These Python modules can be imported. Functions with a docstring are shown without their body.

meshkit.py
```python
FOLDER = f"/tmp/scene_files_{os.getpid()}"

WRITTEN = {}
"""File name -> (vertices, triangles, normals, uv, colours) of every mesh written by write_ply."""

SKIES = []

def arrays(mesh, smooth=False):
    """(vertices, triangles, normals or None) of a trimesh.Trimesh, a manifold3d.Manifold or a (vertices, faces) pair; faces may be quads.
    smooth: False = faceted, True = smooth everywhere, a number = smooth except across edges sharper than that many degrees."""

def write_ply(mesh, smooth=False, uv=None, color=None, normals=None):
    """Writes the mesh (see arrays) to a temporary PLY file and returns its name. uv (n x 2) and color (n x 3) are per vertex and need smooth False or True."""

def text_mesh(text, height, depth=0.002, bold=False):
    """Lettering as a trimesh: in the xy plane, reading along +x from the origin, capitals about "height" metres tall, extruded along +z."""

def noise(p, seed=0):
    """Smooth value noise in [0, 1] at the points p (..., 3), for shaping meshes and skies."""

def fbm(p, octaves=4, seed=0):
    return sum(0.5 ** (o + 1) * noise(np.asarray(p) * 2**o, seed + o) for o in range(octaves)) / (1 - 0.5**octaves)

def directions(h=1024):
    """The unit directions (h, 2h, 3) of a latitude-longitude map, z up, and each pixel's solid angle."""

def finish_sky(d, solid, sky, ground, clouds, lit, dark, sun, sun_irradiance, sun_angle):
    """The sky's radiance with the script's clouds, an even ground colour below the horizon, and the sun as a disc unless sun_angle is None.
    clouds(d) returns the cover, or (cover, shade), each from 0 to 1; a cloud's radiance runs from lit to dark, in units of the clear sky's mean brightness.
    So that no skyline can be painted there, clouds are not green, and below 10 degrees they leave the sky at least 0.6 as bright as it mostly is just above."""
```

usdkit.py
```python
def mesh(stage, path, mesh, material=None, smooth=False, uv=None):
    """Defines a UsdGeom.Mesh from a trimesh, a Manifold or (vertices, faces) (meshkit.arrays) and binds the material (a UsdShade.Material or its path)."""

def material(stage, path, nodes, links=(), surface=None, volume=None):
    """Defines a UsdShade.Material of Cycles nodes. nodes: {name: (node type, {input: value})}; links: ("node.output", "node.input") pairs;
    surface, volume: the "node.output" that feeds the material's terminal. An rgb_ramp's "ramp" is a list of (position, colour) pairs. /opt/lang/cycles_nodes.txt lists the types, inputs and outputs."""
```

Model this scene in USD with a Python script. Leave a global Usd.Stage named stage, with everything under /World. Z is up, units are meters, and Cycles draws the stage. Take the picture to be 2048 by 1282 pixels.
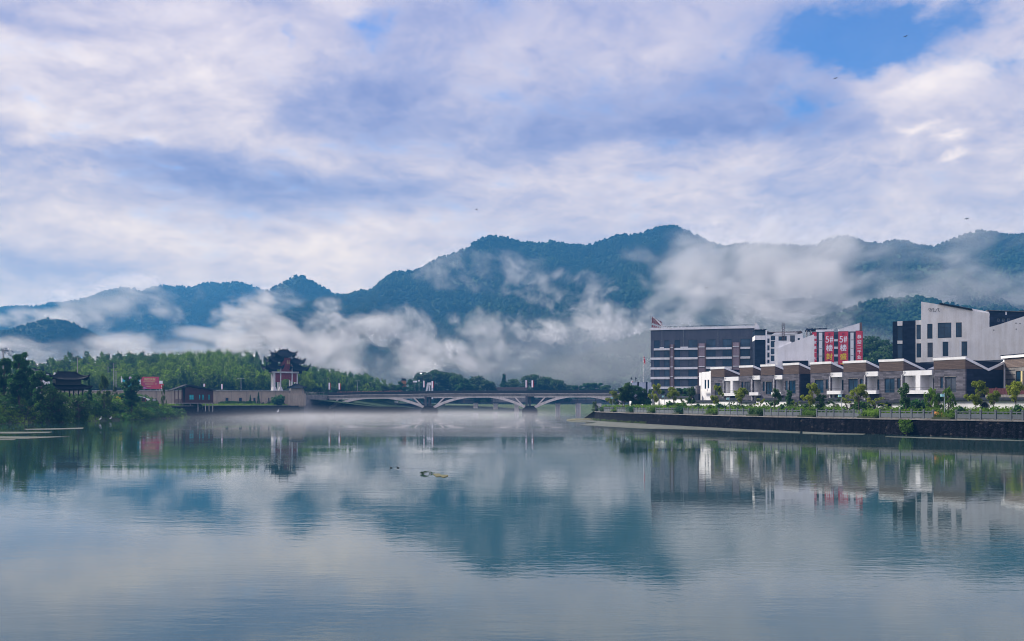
import math, random
import numpy as np
import trimesh
import usdkit, meshkit
from shapely.geometry import Polygon, box as sbox
from shapely.ops import unary_union
from pxr import Gf, Sdf, Usd, UsdGeom, UsdLux, UsdShade, Vt

random.seed(7); np.random.seed(7)
stage = Usd.Stage.CreateInMemory()
UsdGeom.SetStageUpAxis(stage, 'Z'); UsdGeom.SetStageMetersPerUnit(stage, 1.0)
stage.SetDefaultPrim(UsdGeom.Xform.Define(stage, '/World').GetPrim())
UsdGeom.Scope.Define(stage, '/World/Looks')

# ------------------------------------------------------------------ camera
H, F, HORIZON = 4.5, 2000.0, 806.0          # eye height, focal length and horizon row in photograph pixels
EXPOSURE = 2.2
cam = UsdGeom.Camera.Define(stage, '/World/camera')
cam.CreateHorizontalApertureAttr(36.0); cam.CreateVerticalApertureAttr(36.0 * 641 / 1024)
cam.CreateFocalLengthAttr(36.0 * F / 2048)
cam.CreateVerticalApertureOffsetAttr(36.0 * (HORIZON - 641) / 2048)
cam.CreateClippingRangeAttr(Gf.Vec2f(0.5, 60000)); cam.CreateExposureAttr(EXPOSURE)
cam.AddTranslateOp().Set(Gf.Vec3d(0, 0, H)); cam.AddRotateXOp().Set(90.0)


def at(px, py, Y):
    """World point at depth Y that the photograph shows at pixel px, py."""
    return np.array([(px - 1024) * Y / F, Y, H - (py - HORIZON) * Y / F])


# ------------------------------------------------------------------ node graphs
class Ref:
    def __init__(s, g, o): s.g, s.o = g, o
    def __add__(s, b): return s.g.math('add', s, b)
    def __radd__(s, b): return s.g.math('add', b, s)
    def __sub__(s, b): return s.g.math('subtract', s, b)
    def __rsub__(s, b): return s.g.math('subtract', b, s)
    def __mul__(s, b): return s.g.math('multiply', s, b)
    def __rmul__(s, b): return s.g.math('multiply', b, s)
    def __truediv__(s, b): return s.g.math('divide', s, b)


class Graph:
    def __init__(s): s.nodes, s.links = {}, []
    def n(s, kind, out, **inp):
        name = f'n{len(s.nodes)}'
        s.nodes[name] = (kind, {k: v for k, v in inp.items() if not isinstance(v, Ref)})
        s.links += [(v.o, f'{name}.{k}') for k, v in inp.items() if isinstance(v, Ref)]
        return Ref(s, f'{name}.{out}')
    def math(s, op, a, b=0.0, c=None, clamp=False):
        kw = dict(math_type=op, value1=a, value2=b)
        if c is not None: kw['value3'] = c
        if clamp: kw['use_clamp'] = True
        return s.n('math', 'value', **kw)
    def noise(s, scale, detail=4, rough=0.55, vec=None, dist=0.0, out='fac'):
        kw = dict(scale=scale, detail=detail, roughness=rough, distortion=dist)
        if vec is not None: kw['vector'] = vec
        return s.n('noise_texture', out, **kw)
    def pos(s): return s.n('geometry', 'position')
    def objc(s): return s.n('texture_coordinate', 'object')
    def map(s, vec, scale=(1, 1, 1), loc=(0, 0, 0), rot=(0, 0, 0)):
        return s.n('mapping', 'vector', vector=vec, scale=scale, location=loc, rotation=rot)
    def ramp(s, fac, stops): return s.n('rgb_ramp', 'color', fac=fac, ramp=stops)
    def rng(s, v, a, b, c, d, kind='linear'):
        return s.n('map_range', 'result', range_type=kind, value=v, from_min=a, from_max=b, to_min=c, to_max=d, clamp=True)
    def mix(s, fac, a, b, kind='mix'): return s.n('mix', 'color', mix_type=kind, fac=fac, color1=a, color2=b)
    def xyz(s, v):
        r = s.n('separate_xyz', 'x', vector=v); nm = r.o.split('.')[0]
        return Ref(s, nm + '.x'), Ref(s, nm + '.y'), Ref(s, nm + '.z')
    def comb(s, x, y, z): return s.n('combine_xyz', 'vector', x=x, y=y, z=z)
    def bump(s, h, strength=0.5, distance=0.1): return s.n('bump', 'normal', height=h, strength=strength, distance=distance)
    def principled(s, **kw): return s.n('principled_bsdf', 'BSDF', **kw)
    def make(s, name, surface=None, volume=None):
        return usdkit.material(stage, f'/World/Looks/{name}', s.nodes, s.links, surface=surface.o if surface else None, volume=volume.o if volume else None)


# ------------------------------------------------------------------ sky and sun
SKY_STRENGTH = 0.08
K = 1.0 / (SKY_STRENGTH * 2 ** EXPOSURE)     # radiance of a cloud that the picture shows at linear 1
SUN_EL, SUN_AZ = math.radians(38), math.radians(-62)
sun_dir = np.array([math.sin(SUN_AZ) * math.cos(SUN_EL), math.cos(SUN_AZ) * math.cos(SUN_EL), math.sin(SUN_EL)])


def lin(r, g, b):
    return tuple(((c / 255 + 0.055) / 1.055) ** 2.4 if c > 10 else c / 255 / 12.92 for c in (r, g, b))


def build_sky():
    g = Graph()
    d = g.n('texture_coordinate', 'generated')
    x, y, z = g.xyz(d)
    az = g.math('arctan2', x, y); el = g.math('arcsine', z)
    # cloud deck: a plane overhead seen in perspective
    h = g.math('maximum', z, 0.0) + 0.30
    deck = g.comb(x / h, y / h, 0.0)
    warp = g.noise(2.2, 4, 0.55, deck, out='color')
    wx, wy, wz = g.xyz(warp)
    deck2 = g.comb(x / h + (wx - 0.5) * 0.22, y / h * 1.0 + (wy - 0.5) * 0.22, 0.37)
    n1 = g.noise(3.6, 10, 0.56, deck2)
    n2 = g.noise(8.5, 9, 0.60, g.map(deck2, loc=(5.3, 2.1, 1.0)))
    n4 = g.noise(22.0, 6, 0.6, g.map(deck2, loc=(1.7, 8.3, 2.0)))
    n3 = g.noise(0.7, 3, 0.5, g.map(deck, loc=(9.1, 4.2, 3.0)))
    # single large clouds, where they stand in the sky
    wv = g.noise(5.0, 6, 0.62, g.comb(az, el * 1.6, 0.2), out='color')
    vx, vy, vz = g.xyz(wv)
    A = az + (vx - 0.5) * 0.16; E = el + (vy - 0.5) * 0.085

    def blobs(items):
        tot = None
        for px, py, sx, sy, amp in items:
            t = (px - 1024) / F
            a0, e0 = math.atan(t), math.atan((HORIZON - py) / F / math.hypot(1, t))
            sa, se = sx / F * math.cos(a0) ** 2, sy / F * math.cos(a0)
            q = g.math('power', (A - a0) * (1 / sa), 2.0) + g.math('power', (E - e0) * (1 / se), 2.0)
            b = g.math('exponent', q * -1.0) * amp
            tot = b if tot is None else tot + b
        return tot
    shade = blobs(CLOUD_SHADE)
    hole = blobs(CLOUD_GAPS)
    lightness = ((n1 - 0.5) * 1.35 + (n2 - 0.5) * 0.95 + (n4 - 0.5) * 0.62) * g.rng(el, 0.06, 0.22, 0.40, 1.0) + shade + 0.48 + g.rng(az, -0.55, 0.1, 0.13, 0.0)
    veil = g.ramp(g.math('multiply_add', lightness, 0.78, 0.15, clamp=True), [(0.0, lin(130, 147, 198)), (0.15, lin(147, 161, 206)), (0.345, lin(168, 178, 214)), (0.54, lin(197, 200, 221)), (0.71, lin(219, 219, 230)), (0.93, lin(246, 244, 243)), (1.0, lin(252, 250, 246))])
    warm = g.rng(el, 0.03, 0.36, 0.0, 1.0)
    veil = g.mix(warm, g.mix(1.0, veil, (0.985, 0.955, 0.92), 'multiply'), g.mix(1.0, veil, (0.975, 0.95, 1.04), 'multiply'))
    clear = g.n('sky_texture', 'color', sky_type='single_scattering', sun_disc=False, sun_elevation=SUN_EL, sun_rotation=SUN_AZ, altitude=100.0, air_density=1.0, aerosol_density=0.6, ozone_density=2.0)
    clear = g.mix(1.0, clear, (0.13, 0.24, 0.42), 'multiply')
    gap = g.rng(hole + (n3 - 0.5) * 0.5 + (n2 - 0.5) * 1.9 + (n4 - 0.5) * 1.2 + (n1 - 0.5) * -0.9, 0.10, 1.10, 0.0, 0.92, 'smoothstep')
    gap = gap * g.rng(el, 0.08, 0.22, 0.0, 1.0)
    # the deck goes on all round; below the horizon plain ground tone
    sky = g.mix(gap, g.mix(1.0, veil, (K, K, K), 'multiply'), clear)
    ground = g.rng(z, -0.02, 0.0, 1.0, 0.0)
    sky = g.mix(ground, sky, (0.10 * K, 0.13 * K, 0.14 * K))
    bg = g.n('background_shader', 'background', color=sky, strength=SKY_STRENGTH)
    m = g.make('sky_look', surface=bg)
    dome = UsdLux.DomeLight.Define(stage, '/World/sky')
    UsdShade.MaterialBindingAPI.Apply(dome.GetPrim()).Bind(m)
    dome.GetPrim().SetCustomDataByKey('kind', 'structure')
    dome.GetPrim().SetCustomDataByKey('label', 'cloudy morning sky, pale grey and lavender with blue gaps')


CLOUD_SHADE = [(400, 345, 330, 55, -.34), (640, 365, 300, 40, -.32), (300, 300, 160, 30, -.18), (740, 205, 150, 60, -.40), (620, 185, 70, 36, -.22), (740, 60, 80, 60, -.25), (130, 55, 150, 18, -.30), (170, 165, 70, 16, -.16),
               (60, 545, 300, 55, -.30), (1100, 250, 330, 50, -.34), (1390, 205, 210, 55, -.34), (1330, 285, 200, 18, -.36), (1550, 262, 280, 34, -.30), (900, 20, 90, 40, -.15), (1650, 330, 300, 40, -.12),
               (90, 150, 220, 70, .26), (110, 255, 220, 34, .38), (290, 280, 60, 14, .26), (330, 20, 140, 30, .15), (700, 15, 60, 22, .3), (600, 130, 200, 40, .16), (1130, 120, 260, 75, .20), (420, 470, 420, 42, .26),
               (900, 460, 300, 30, .12), (1350, 345, 220, 30, .22), (1850, 160, 190, 40, .24), (1870, 135, 150, 18, .14), (1835, 255, 50, 9, .42), (1925, 272, 36, 9, .42), (1920, 315, 28, 10, .42), (1700, 430, 400, 40, .05), (950, 560, 500, 30, .08)]
CLOUD_GAPS = [(1840, 60, 190, 46, .95), (1680, 105, 90, 40, .8), (1540, 110, 140, 60, .38), (1620, 210, 120, 22, .3), (2020, 15, 90, 36, .55), (2040, 130, 40, 60, .3), (1640, 90, 60, 60, .35), (1590, 205, 140, 26, .35), (1720, 40, 120, 60, .4), (590, 60, 26, 18, .55), (745, 45, 60, 50, .45), (480, 10, 90, 20, .4), (990, 30, 60, 40, .3), (1290, 30, 60, 40, .35), (1500, 60, 90, 60, .2), (1950, 15, 80, 30, .3), (1420, 195, 60, 22, .2)]
build_sky()
sun = UsdLux.DistantLight.Define(stage, '/World/sun')
sun.CreateIntensityAttr(0.34); sun.CreateAngleAttr(14.0); sun.CreateNormalizeAttr(True); sun.CreateColorAttr(Gf.Vec3f(1.0, 0.98, 0.96))
sun.AddRotateZOp().Set(math.degrees(-SUN_AZ)); sun.AddRotateXOp().Set(-(90.0 - math.degrees(SUN_EL)))


# ------------------------------------------------------------------ object helpers
counts = {}


def numbered(parent, name):
    k = (parent, name); i = counts.get(k, 0); counts[k] = i + 1
    return f'{parent}/{name}' + (f'_{i:03d}' if i else '')


def tag(prim, label=None, cat=None, group=None, kind=None):
    p = prim.GetPrim() if hasattr(prim, 'GetPrim') else prim
    for k, v in (('label', label), ('category', cat), ('group', group), ('kind', kind)):
        if v: p.SetCustomDataByKey(k, v)
    return p


def path_of(parent):
    if parent is None: return '/World'
    return str(parent) if isinstance(parent, (str, Sdf.Path)) else str(parent.GetPath())


def obj(name, mesh, mat, parent=None, smooth=False, **kw):
    m = usdkit.mesh(stage, numbered(path_of(parent), name), mesh, mat, smooth=smooth)
    if kw: tag(m, **kw)
    return m.GetPrim()


def thing(name, label, cat, loc=(0, 0, 0), rot=0.0, group=None, kind=None, scale=None):
    x = UsdGeom.Xform.Define(stage, numbered('/World', name))
    x.AddTranslateOp().Set(Gf.Vec3d(*map(float, loc)))
    if rot: x.AddRotateZOp().Set(math.degrees(rot))
    if scale: x.AddScaleOp().Set(Gf.Vec3f(*map(float, scale)))
    return tag(x, label, cat, group, kind)


def copy(src, name, label, cat, loc, rot=0.0, group=None, scale=None):
    p = thing(name, label, cat, loc, rot, group, scale=scale)
    p.GetReferences().AddInternalReference(src if isinstance(src, Sdf.Path) else src.GetPath()); p.SetInstanceable(True)
    return p


def cat(ms): return trimesh.util.concatenate(ms)


def bx(x0, x1, y0, y1, z0, z1):
    m = trimesh.creation.box((x1 - x0, y1 - y0, z1 - z0)); m.apply_translation(((x0 + x1) / 2, (y0 + y1) / 2, (z0 + z1) / 2))
    return m


def tube(pts, radii, sides=7):
    pts = np.asarray(pts, float); n = len(pts)
    radii = np.broadcast_to(np.asarray(radii, float), (n,))
    V, Fc = [], []
    t = np.gradient(pts, axis=0) if n > 2 else np.repeat((pts[1] - pts[0])[None], 2, 0)
    up = np.array([0.31, 0.17, 0.93])
    for i in range(n):
        w = t[i] / (np.linalg.norm(t[i]) + 1e-12)
        a = np.cross(w, up if abs(w @ up) < 0.95 else np.array([1., 0, 0])); a /= np.linalg.norm(a); b = np.cross(w, a)
        for k in range(sides):
            c = 2 * math.pi * k / sides
            V.append(pts[i] + radii[i] * (math.cos(c) * a + math.sin(c) * b))
    for i in range(n - 1):
        for k in range(sides):
            p, q = i * sides + k, i * sides + (k + 1) % sides
            Fc += [[p, q, q + sides], [p, q + sides, p + sides]]
    V += [pts[0], pts[-1]]
    for k in range(sides):
        Fc += [[n * sides, (k + 1) % sides, k], [n * sides + 1, (n - 1) * sides + k, (n - 1) * sides + (k + 1) % sides]]
    return trimesh.Trimesh(np.array(V), np.array(Fc), process=False)


def prism(poly, axis, a, b):
    """A polygon given in the plane across axis, pushed from a to b along it: axis 'y' takes (x, z), 'x' takes (y, z), 'z' takes (x, y)."""
    p = poly if isinstance(poly, Polygon) else Polygon(poly)
    if not p.exterior.is_ccw: p = Polygon(list(p.exterior.coords)[::-1], [list(r.coords) for r in p.interiors])
    m = trimesh.creation.extrude_polygon(p, abs(b - a), engine='earcut')
    v = np.array(m.vertices)
    lo = min(a, b)
    if axis == 'y': m.vertices = np.c_[v[:, 0], lo + v[:, 2], v[:, 1]]; m.invert()
    elif axis == 'x': m.vertices = np.c_[lo + v[:, 2], v[:, 0], v[:, 1]]
    else: m.vertices = np.c_[v[:, 0], v[:, 1], lo + v[:, 2]]
    return m


def sweep(path, profile, closed=False):
    """A profile (sideways, up) carried along a level path; sideways is to the right of the direction of travel."""
    P = np.asarray(path, float); n = len(P); k = len(profile)
    t = np.gradient(P, axis=0)[:, :2]; t /= np.linalg.norm(t, axis=1, keepdims=True)
    side = np.c_[t[:, 1], -t[:, 0]]
    V = np.array([[P[i, 0] + side[i, 0] * a, P[i, 1] + side[i, 1] * a, P[i, 2] + b] for i in range(n) for a, b in profile])
    Fc = []
    for i in range(n - 1):
        for j in range(k if closed else k - 1):
            p, q = i * k + j, i * k + (j + 1) % k
            Fc += [[p, q, q + k], [p, q + k, p + k]]
    if closed:
        for j in range(1, k - 1): Fc += [[0, j + 1, j], [(n - 1) * k, (n - 1) * k + j, (n - 1) * k + j + 1]]
    m = trimesh.Trimesh(V, np.array(Fc), process=False)
    return m


def plain(name, color, rough=0.8, var=0.12, scale=1.5, bump=0.0, bscale=20.0, spec=0.3, metallic=0.0):
    g = Graph(); p = g.pos()
    n = g.noise(scale, 5, 0.6, p)
    c = g.mix(1.0, tuple(color), g.ramp(n, [(0.25, (1 - var,) * 3), (0.75, (1 + var,) * 3)]), 'multiply')
    kw = dict(base_color=c, roughness=rough, specular_ior_level=spec, metallic=metallic)
    if bump: kw['normal'] = g.bump(g.noise(bscale, 4, 0.6, p), bump, 0.05)
    return g.make(name, g.principled(**kw))
# ------------------------------------------------------------------ haze
HAZE = 0.00021


def build_haze():
    g = Graph()
    v = g.n('principled_volume', 'volume', color=(0.08, 0.42, 1.0), absorption_color=(1.0, 1.0, 1.0), density=HAZE, anisotropy=0.0)
    m = g.make('haze_air', volume=v)
    o = obj('haze', bx(-3600, 3600, -700, 4200, -1.5, 362), m, kind='stuff', label='pale blue morning haze filling the valley')


build_haze()

# ------------------------------------------------------------------ water
def build_water():
    g = Graph(); p = g.pos()
    swell = g.noise(1.0, 3, 0.5, g.map(p, scale=(0.38, 1.25, 1)), dist=0.6)
    small = g.noise(1.0, 3, 0.55, g.map(p, scale=(1.6, 4.2, 1), rot=(0, 0, 0.12)), dist=0.4)
    calm = g.rng(g.noise(1.0, 4, 0.6, g.map(p, scale=(0.012, 0.045, 1))), 0.38, 0.62, 0.12, 1.0, 'smoothstep')
    hgt = (swell * 0.65 + small * 0.35) * calm
    nrm = g.bump(hgt, 1.0, 0.0088)
    tint = g.ramp(g.noise(0.02, 4, 0.5, p), [(0.3, (0.014, 0.042, 0.041)), (0.7, (0.022, 0.054, 0.051))])
    m = g.make('river_water', g.principled(base_color=tint, roughness=0.0, ior=1.42, specular_ior_level=0.5, specular_tint=(0.92, 1.0, 0.90), normal=nrm))
    V = np.array([[-1500, -300, 0], [1500, -300, 0], [1500, 1400, 0], [-1500, 1400, 0]], float)
    obj('river_water', (V, np.array([[0, 1, 2], [0, 2, 3]])), m, kind='structure', label='calm teal river mirroring hills and sky')


build_water()

# ------------------------------------------------------------------ mountains
def fb(x, y, seed, octv=4): return meshkit.fbm(np.stack([np.asarray(x, float), np.asarray(y, float), np.zeros_like(np.asarray(x, float))], -1), octv, seed)


RANGES = {
    'far_left': (2700, 900, [(-500, 640), (-200, 622), (0, 613), (20, 610), (65, 611), (96, 607), (109, 601), (126, 604), (143, 599), (171, 595), (191, 588), (212, 579), (239, 573.5), (267, 573.5), (284, 582), (301, 572.5), (321, 569), (359, 571), (390, 572.5), (410, 563), (451, 563), (478, 562.5), (499, 569), (526, 577), (580, 590), (700, 620), (900, 680), (1100, 760)]),
    'peak': (2200, 700, [(330, 760), (420, 660), (480, 610), (526, 582), (547, 572.5), (578, 555), (591, 547.5), (608, 549.5), (632, 564), (649, 571), (663, 582.7), (697, 590), (760, 615), (850, 660), (1000, 760)]),
    'massif': (1900, 950, [(480, 790), (560, 680), (610, 615), (651, 590), (694, 587), (717, 578), (744, 575.5), (768, 555), (787, 541), (827, 539), (850, 529), (873, 514), (905, 504), (932, 492), (959, 475), (983, 467), (1014, 471), (1030, 478), (1049, 480.5), (1080, 482), (1100, 478), (1127, 482.5), (1147, 486), (1186, 484.5), (1209, 476.6), (1240, 465), (1264, 466), (1287, 461), (1315, 450.5), (1338, 447), (1362, 451), (1381, 461), (1391, 465.6), (1413, 478), (1453, 489), (1520, 500), (1600, 525), (1750, 600), (1900, 700), (2000, 790)]),
    'right': (1600, 800, [(1180, 790), (1260, 640), (1330, 560), (1400, 510), (1453, 489), (1475, 484), (1504, 483), (1552, 485), (1585, 486), (1632, 489), (1647, 476.6), (1669, 468), (1694, 467.5), (1713, 475), (1735, 482), (1767, 483), (1786, 475), (1808, 475.5), (1826, 484), (1866, 491), (1892, 478.5), (1921, 467.5), (1957, 456.5), (1979, 458), (2008, 465.6), (2048, 464.6), (2120, 450), (2250, 470), (2500, 440), (2900, 480), (3300, 560)]),
    'near_left': (1500, 250, [(-300, 690), (-100, 668), (20, 655), (60, 642), (100, 632), (140, 640), (190, 664), (230, 690), (300, 730), (400, 775)]),
    'near_slope': (1000, 300, [(900, 790), (980, 765), (1040, 748), (1062, 735), (1075, 722), (1097, 712), (1130, 706), (1165, 700), (1200, 690), (1250, 672), (1300, 656), (1380, 645), (1500, 650), (1600, 640), (1700, 610), (1730, 596), (1780, 590), (1840, 585), (1900, 600), (2000, 620), (2100, 610), (2300, 640), (2600, 720)]),
}
ridge_trees = []


def build_range(name, Yr, D, prof, seed):
    px = np.array([p[0] for p in prof], float); py = np.array([p[1] for p in prof], float)
    xs = np.arange((px[0] - 1024) * Yr / F, (px[-1] - 1024) * Yr / F, Yr / 260.0)
    ridge = np.interp(xs * F / Yr + 1024, px, H + (HORIZON - py) * Yr / F) - 5.0
    s = np.r_[np.linspace(-0.55, -0.08, 6), np.linspace(0, 1, 62)]
    X, S = np.meshgrid(xs, s)
    Rg = np.broadcast_to(ridge, X.shape)
    # spurs run down from the ridge, wandering sideways
    wx = X + (fb(X / 260, S * 2.2, seed + 3, 3) - 0.5) * 240 * np.clip(S, 0, 1) * (Yr / 1900)
    spur = 1 - np.abs(2 * fb(wx / 210 * 1900 / Yr, S * 0.7, seed, 3) - 1) * 1.7
    fine = fb(X / 45, S * D / 45, seed + 7, 4) - 0.5
    base = np.where(S < 0, 1 + S * 1.3, (1 - np.clip(S, 0, 1)) ** 1.12)
    Z = Rg * base + Rg * 0.30 * (spur - 0.55) * np.clip(S * 2.6, 0, 1) * (1 - np.clip(S, 0, 1)) + fine * 26 * np.clip(S * 4, 0, 1) * (1 - np.clip(S, 0, 1) ** 3) * min(1, Yr / 1500)
    # a nearer slope never rises past the skyline as seen from the valley floor
    Y = Yr - S * D + (fb(X / 300, S * 0 + 3.1, seed + 11, 2) - 0.5) * 160 * np.clip(S, 0, 1)
    Z = np.where(S > 0, np.minimum(Z, Rg * (Y / Yr) * 0.985 - 1.5 * S * 10), Z)
    Z = np.maximum(Z, -4)
    ny, nx = X.shape
    V = np.c_[X.ravel(), Y.ravel(), Z.ravel()]
    i = np.arange(ny - 1)[:, None] * nx + np.arange(nx - 1)[None]
    q = np.stack([i, i + nx, i + nx + 1, i + 1], -1).reshape(-1, 4)
    fcs = np.vstack([q[:, [0, 1, 2]], q[:, [0, 2, 3]]])
    n = trimesh.Trimesh(V, fcs, process=False)
    if n.face_normals[:, 2].mean() < 0: fcs = fcs[:, ::-1]
    obj('mountain', (V, fcs), MAT['forest_floor'], smooth=True, kind='structure', label={'far_left': 'long low blue ridge at the far left', 'peak': 'small pointed blue peak left of the main mountain', 'massif': 'tall main mountain with double summit', 'right': 'misty mountain wall on the right side', 'near_left': 'dark wooded spur above the mist at the left', 'near_slope': 'near wooded slope beside the apartment block'}[name])
    # scattered crowns
    rng = np.random.default_rng(seed)
    mesh = trimesh.Trimesh(V, fcs, process=False)
    keep = (V[fcs].mean(1)[:, 1] < Yr + 60) & (V[fcs].mean(1)[:, 2] > 2)
    w = mesh.area_faces * keep
    cnt = int(w.sum() / (CROWN_AREA * (Yr / 1900) ** 1.3))
    f = rng.choice(len(fcs), cnt, p=w / w.sum())
    a, b = rng.random((2, cnt)); sw = a + b > 1; a[sw], b[sw] = 1 - a[sw], 1 - b[sw]
    T = V[fcs[f]]
    P = T[:, 0] + a[:, None] * (T[:, 1] - T[:, 0]) + b[:, None] * (T[:, 2] - T[:, 0])
    sc = rng.uniform(0.35, 0.70, cnt) * (Yr / 1900) ** 0.5
    ridge_trees.append((P, sc))


CROWN_AREA = 30.0
MAT = {}


def canopy_look(name, c0, c1, c2):
    g = Graph(); p = g.pos()
    r = g.n('object_info', 'random')
    n = g.noise(0.012, 4, 0.6, p) * 0.55 + g.noise(0.0035, 4, 0.55, p) * 0.65
    c = g.ramp(g.math('multiply', n * 1.1 + r * 0.35 - 0.28, 1.0, clamp=True), [(0.2, c0), (0.5, c1), (0.85, c2)])
    return g.make(name, g.principled(base_color=c, roughness=0.9, specular_ior_level=0.1))


MAT['forest_floor'] = canopy_look('forest_floor', (0.008, 0.022, 0.012), (0.014, 0.036, 0.018), (0.024, 0.055, 0.022))
MAT['forest_crown'] = canopy_look('forest_crown', (0.004, 0.016, 0.012), (0.009, 0.030, 0.018), (0.024, 0.060, 0.026))


def crown_blob(seed, h=9.0, r=4.5, sub=2):
    m = trimesh.creation.icosphere(subdivisions=sub, radius=1.0)
    v = np.array(m.vertices); n = meshkit.fbm(v * 1.7 + seed * 7.3, 3, seed)
    v = v * (0.62 + 0.75 * n)[:, None]
    v[:, 2] = np.where(v[:, 2] < -0.35, -0.35, v[:, 2])
    return trimesh.Trimesh(v * [r, r, h * 0.62] + [0, 0, h * 0.3], m.faces, process=False)


def scatter(name, P, scales, protos, mats, label, kind='stuff', rng=None, parent=None, sz=None):
    """Many like things as one object: a PointInstancer."""
    rng = rng or np.random.default_rng(1)
    pi = UsdGeom.PointInstancer.Define(stage, numbered(path_of(parent), name))
    base = str(pi.GetPath()); targets = []
    for k, (m, mt) in enumerate(zip(protos, mats)):
        targets.append(usdkit.mesh(stage, f'{base}/prototypes/{name}_piece_{k:03d}', m, mt, smooth=False).GetPath())
    pi.CreatePrototypesRel().SetTargets(targets)
    n = len(P)
    pi.CreateProtoIndicesAttr(Vt.IntArray.FromNumpy(rng.integers(0, len(protos), n).astype(np.int32)))
    pi.CreatePositionsAttr(Vt.Vec3fArray.FromNumpy(np.asarray(P, np.float32)))
    S = np.repeat(np.asarray(scales, float)[:, None], 3, 1)
    if sz is not None: S[:, 2] *= sz
    pi.CreateScalesAttr(Vt.Vec3fArray.FromNumpy(S.astype(np.float32)))
    a = rng.uniform(0, math.pi, n)
    pi.CreateOrientationsAttr(Vt.QuathArray([Gf.Quath(float(math.cos(t)), 0, 0, float(math.sin(t))) for t in a]))
    return tag(pi, label=label, kind=kind)


for k, (nm, (Yr, D, prof)) in enumerate(RANGES.items()): build_range(nm, Yr, D, prof, 11 + 17 * k)
P = np.vstack([a for a, _ in ridge_trees]); sc = np.concatenate([b for _, b in ridge_trees])
print('crowns', len(P))
scatter('forest', P, sc, [crown_blob(1, sub=1), crown_blob(2, 11, 4, 1), crown_blob(3, 8, 5, 1), crown_blob(4, 10, 4.2, 1)], [MAT['forest_crown']] * 4, 'dense dark green forest covering the mountains')

# ------------------------------------------------------------------ mist
def mist_look(name, density, scale, lo, hi, stretch=(1, 0.25, 1.3), seed=0.0):
    g = Graph(); p = g.pos(); o = g.objc()
    r2 = g.n('vector_math', 'value', vector_math_type='length') if False else None
    x, y, z = g.xyz(o)
    r = g.math('power', x, 2.0) + g.math('power', y, 2.0) + g.math('power', z, 2.0)
    mask = g.rng(r, 0.15, 0.98, 1.0, 0.0, 'smoothstep')
    q = g.map(p, scale=stretch, loc=(seed * 31.7, seed * 17.1, seed * 7.7))
    n = g.noise(scale * 1.35, 8, 0.66, q, dist=0.35)
    body = g.noise(scale * 0.38, 3, 0.5, g.map(q, loc=(400, 90, 10)))
    dn = g.rng((n - 0.5) * 1.7 + 0.5 + (body - 0.5) * 0.8 + (mask - 0.5) * 0.34, lo + 0.10, hi + 0.36, 0.0, 1.0, 'smoothstep') * g.rng(mask, 0.0, 0.35, 0.0, 1.0) * density
    v = g.n('principled_volume', 'volume', color=(0.90, 0.935, 1.0), density=dn, anisotropy=MIST_G)
    return g.make(name, volume=v)


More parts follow.
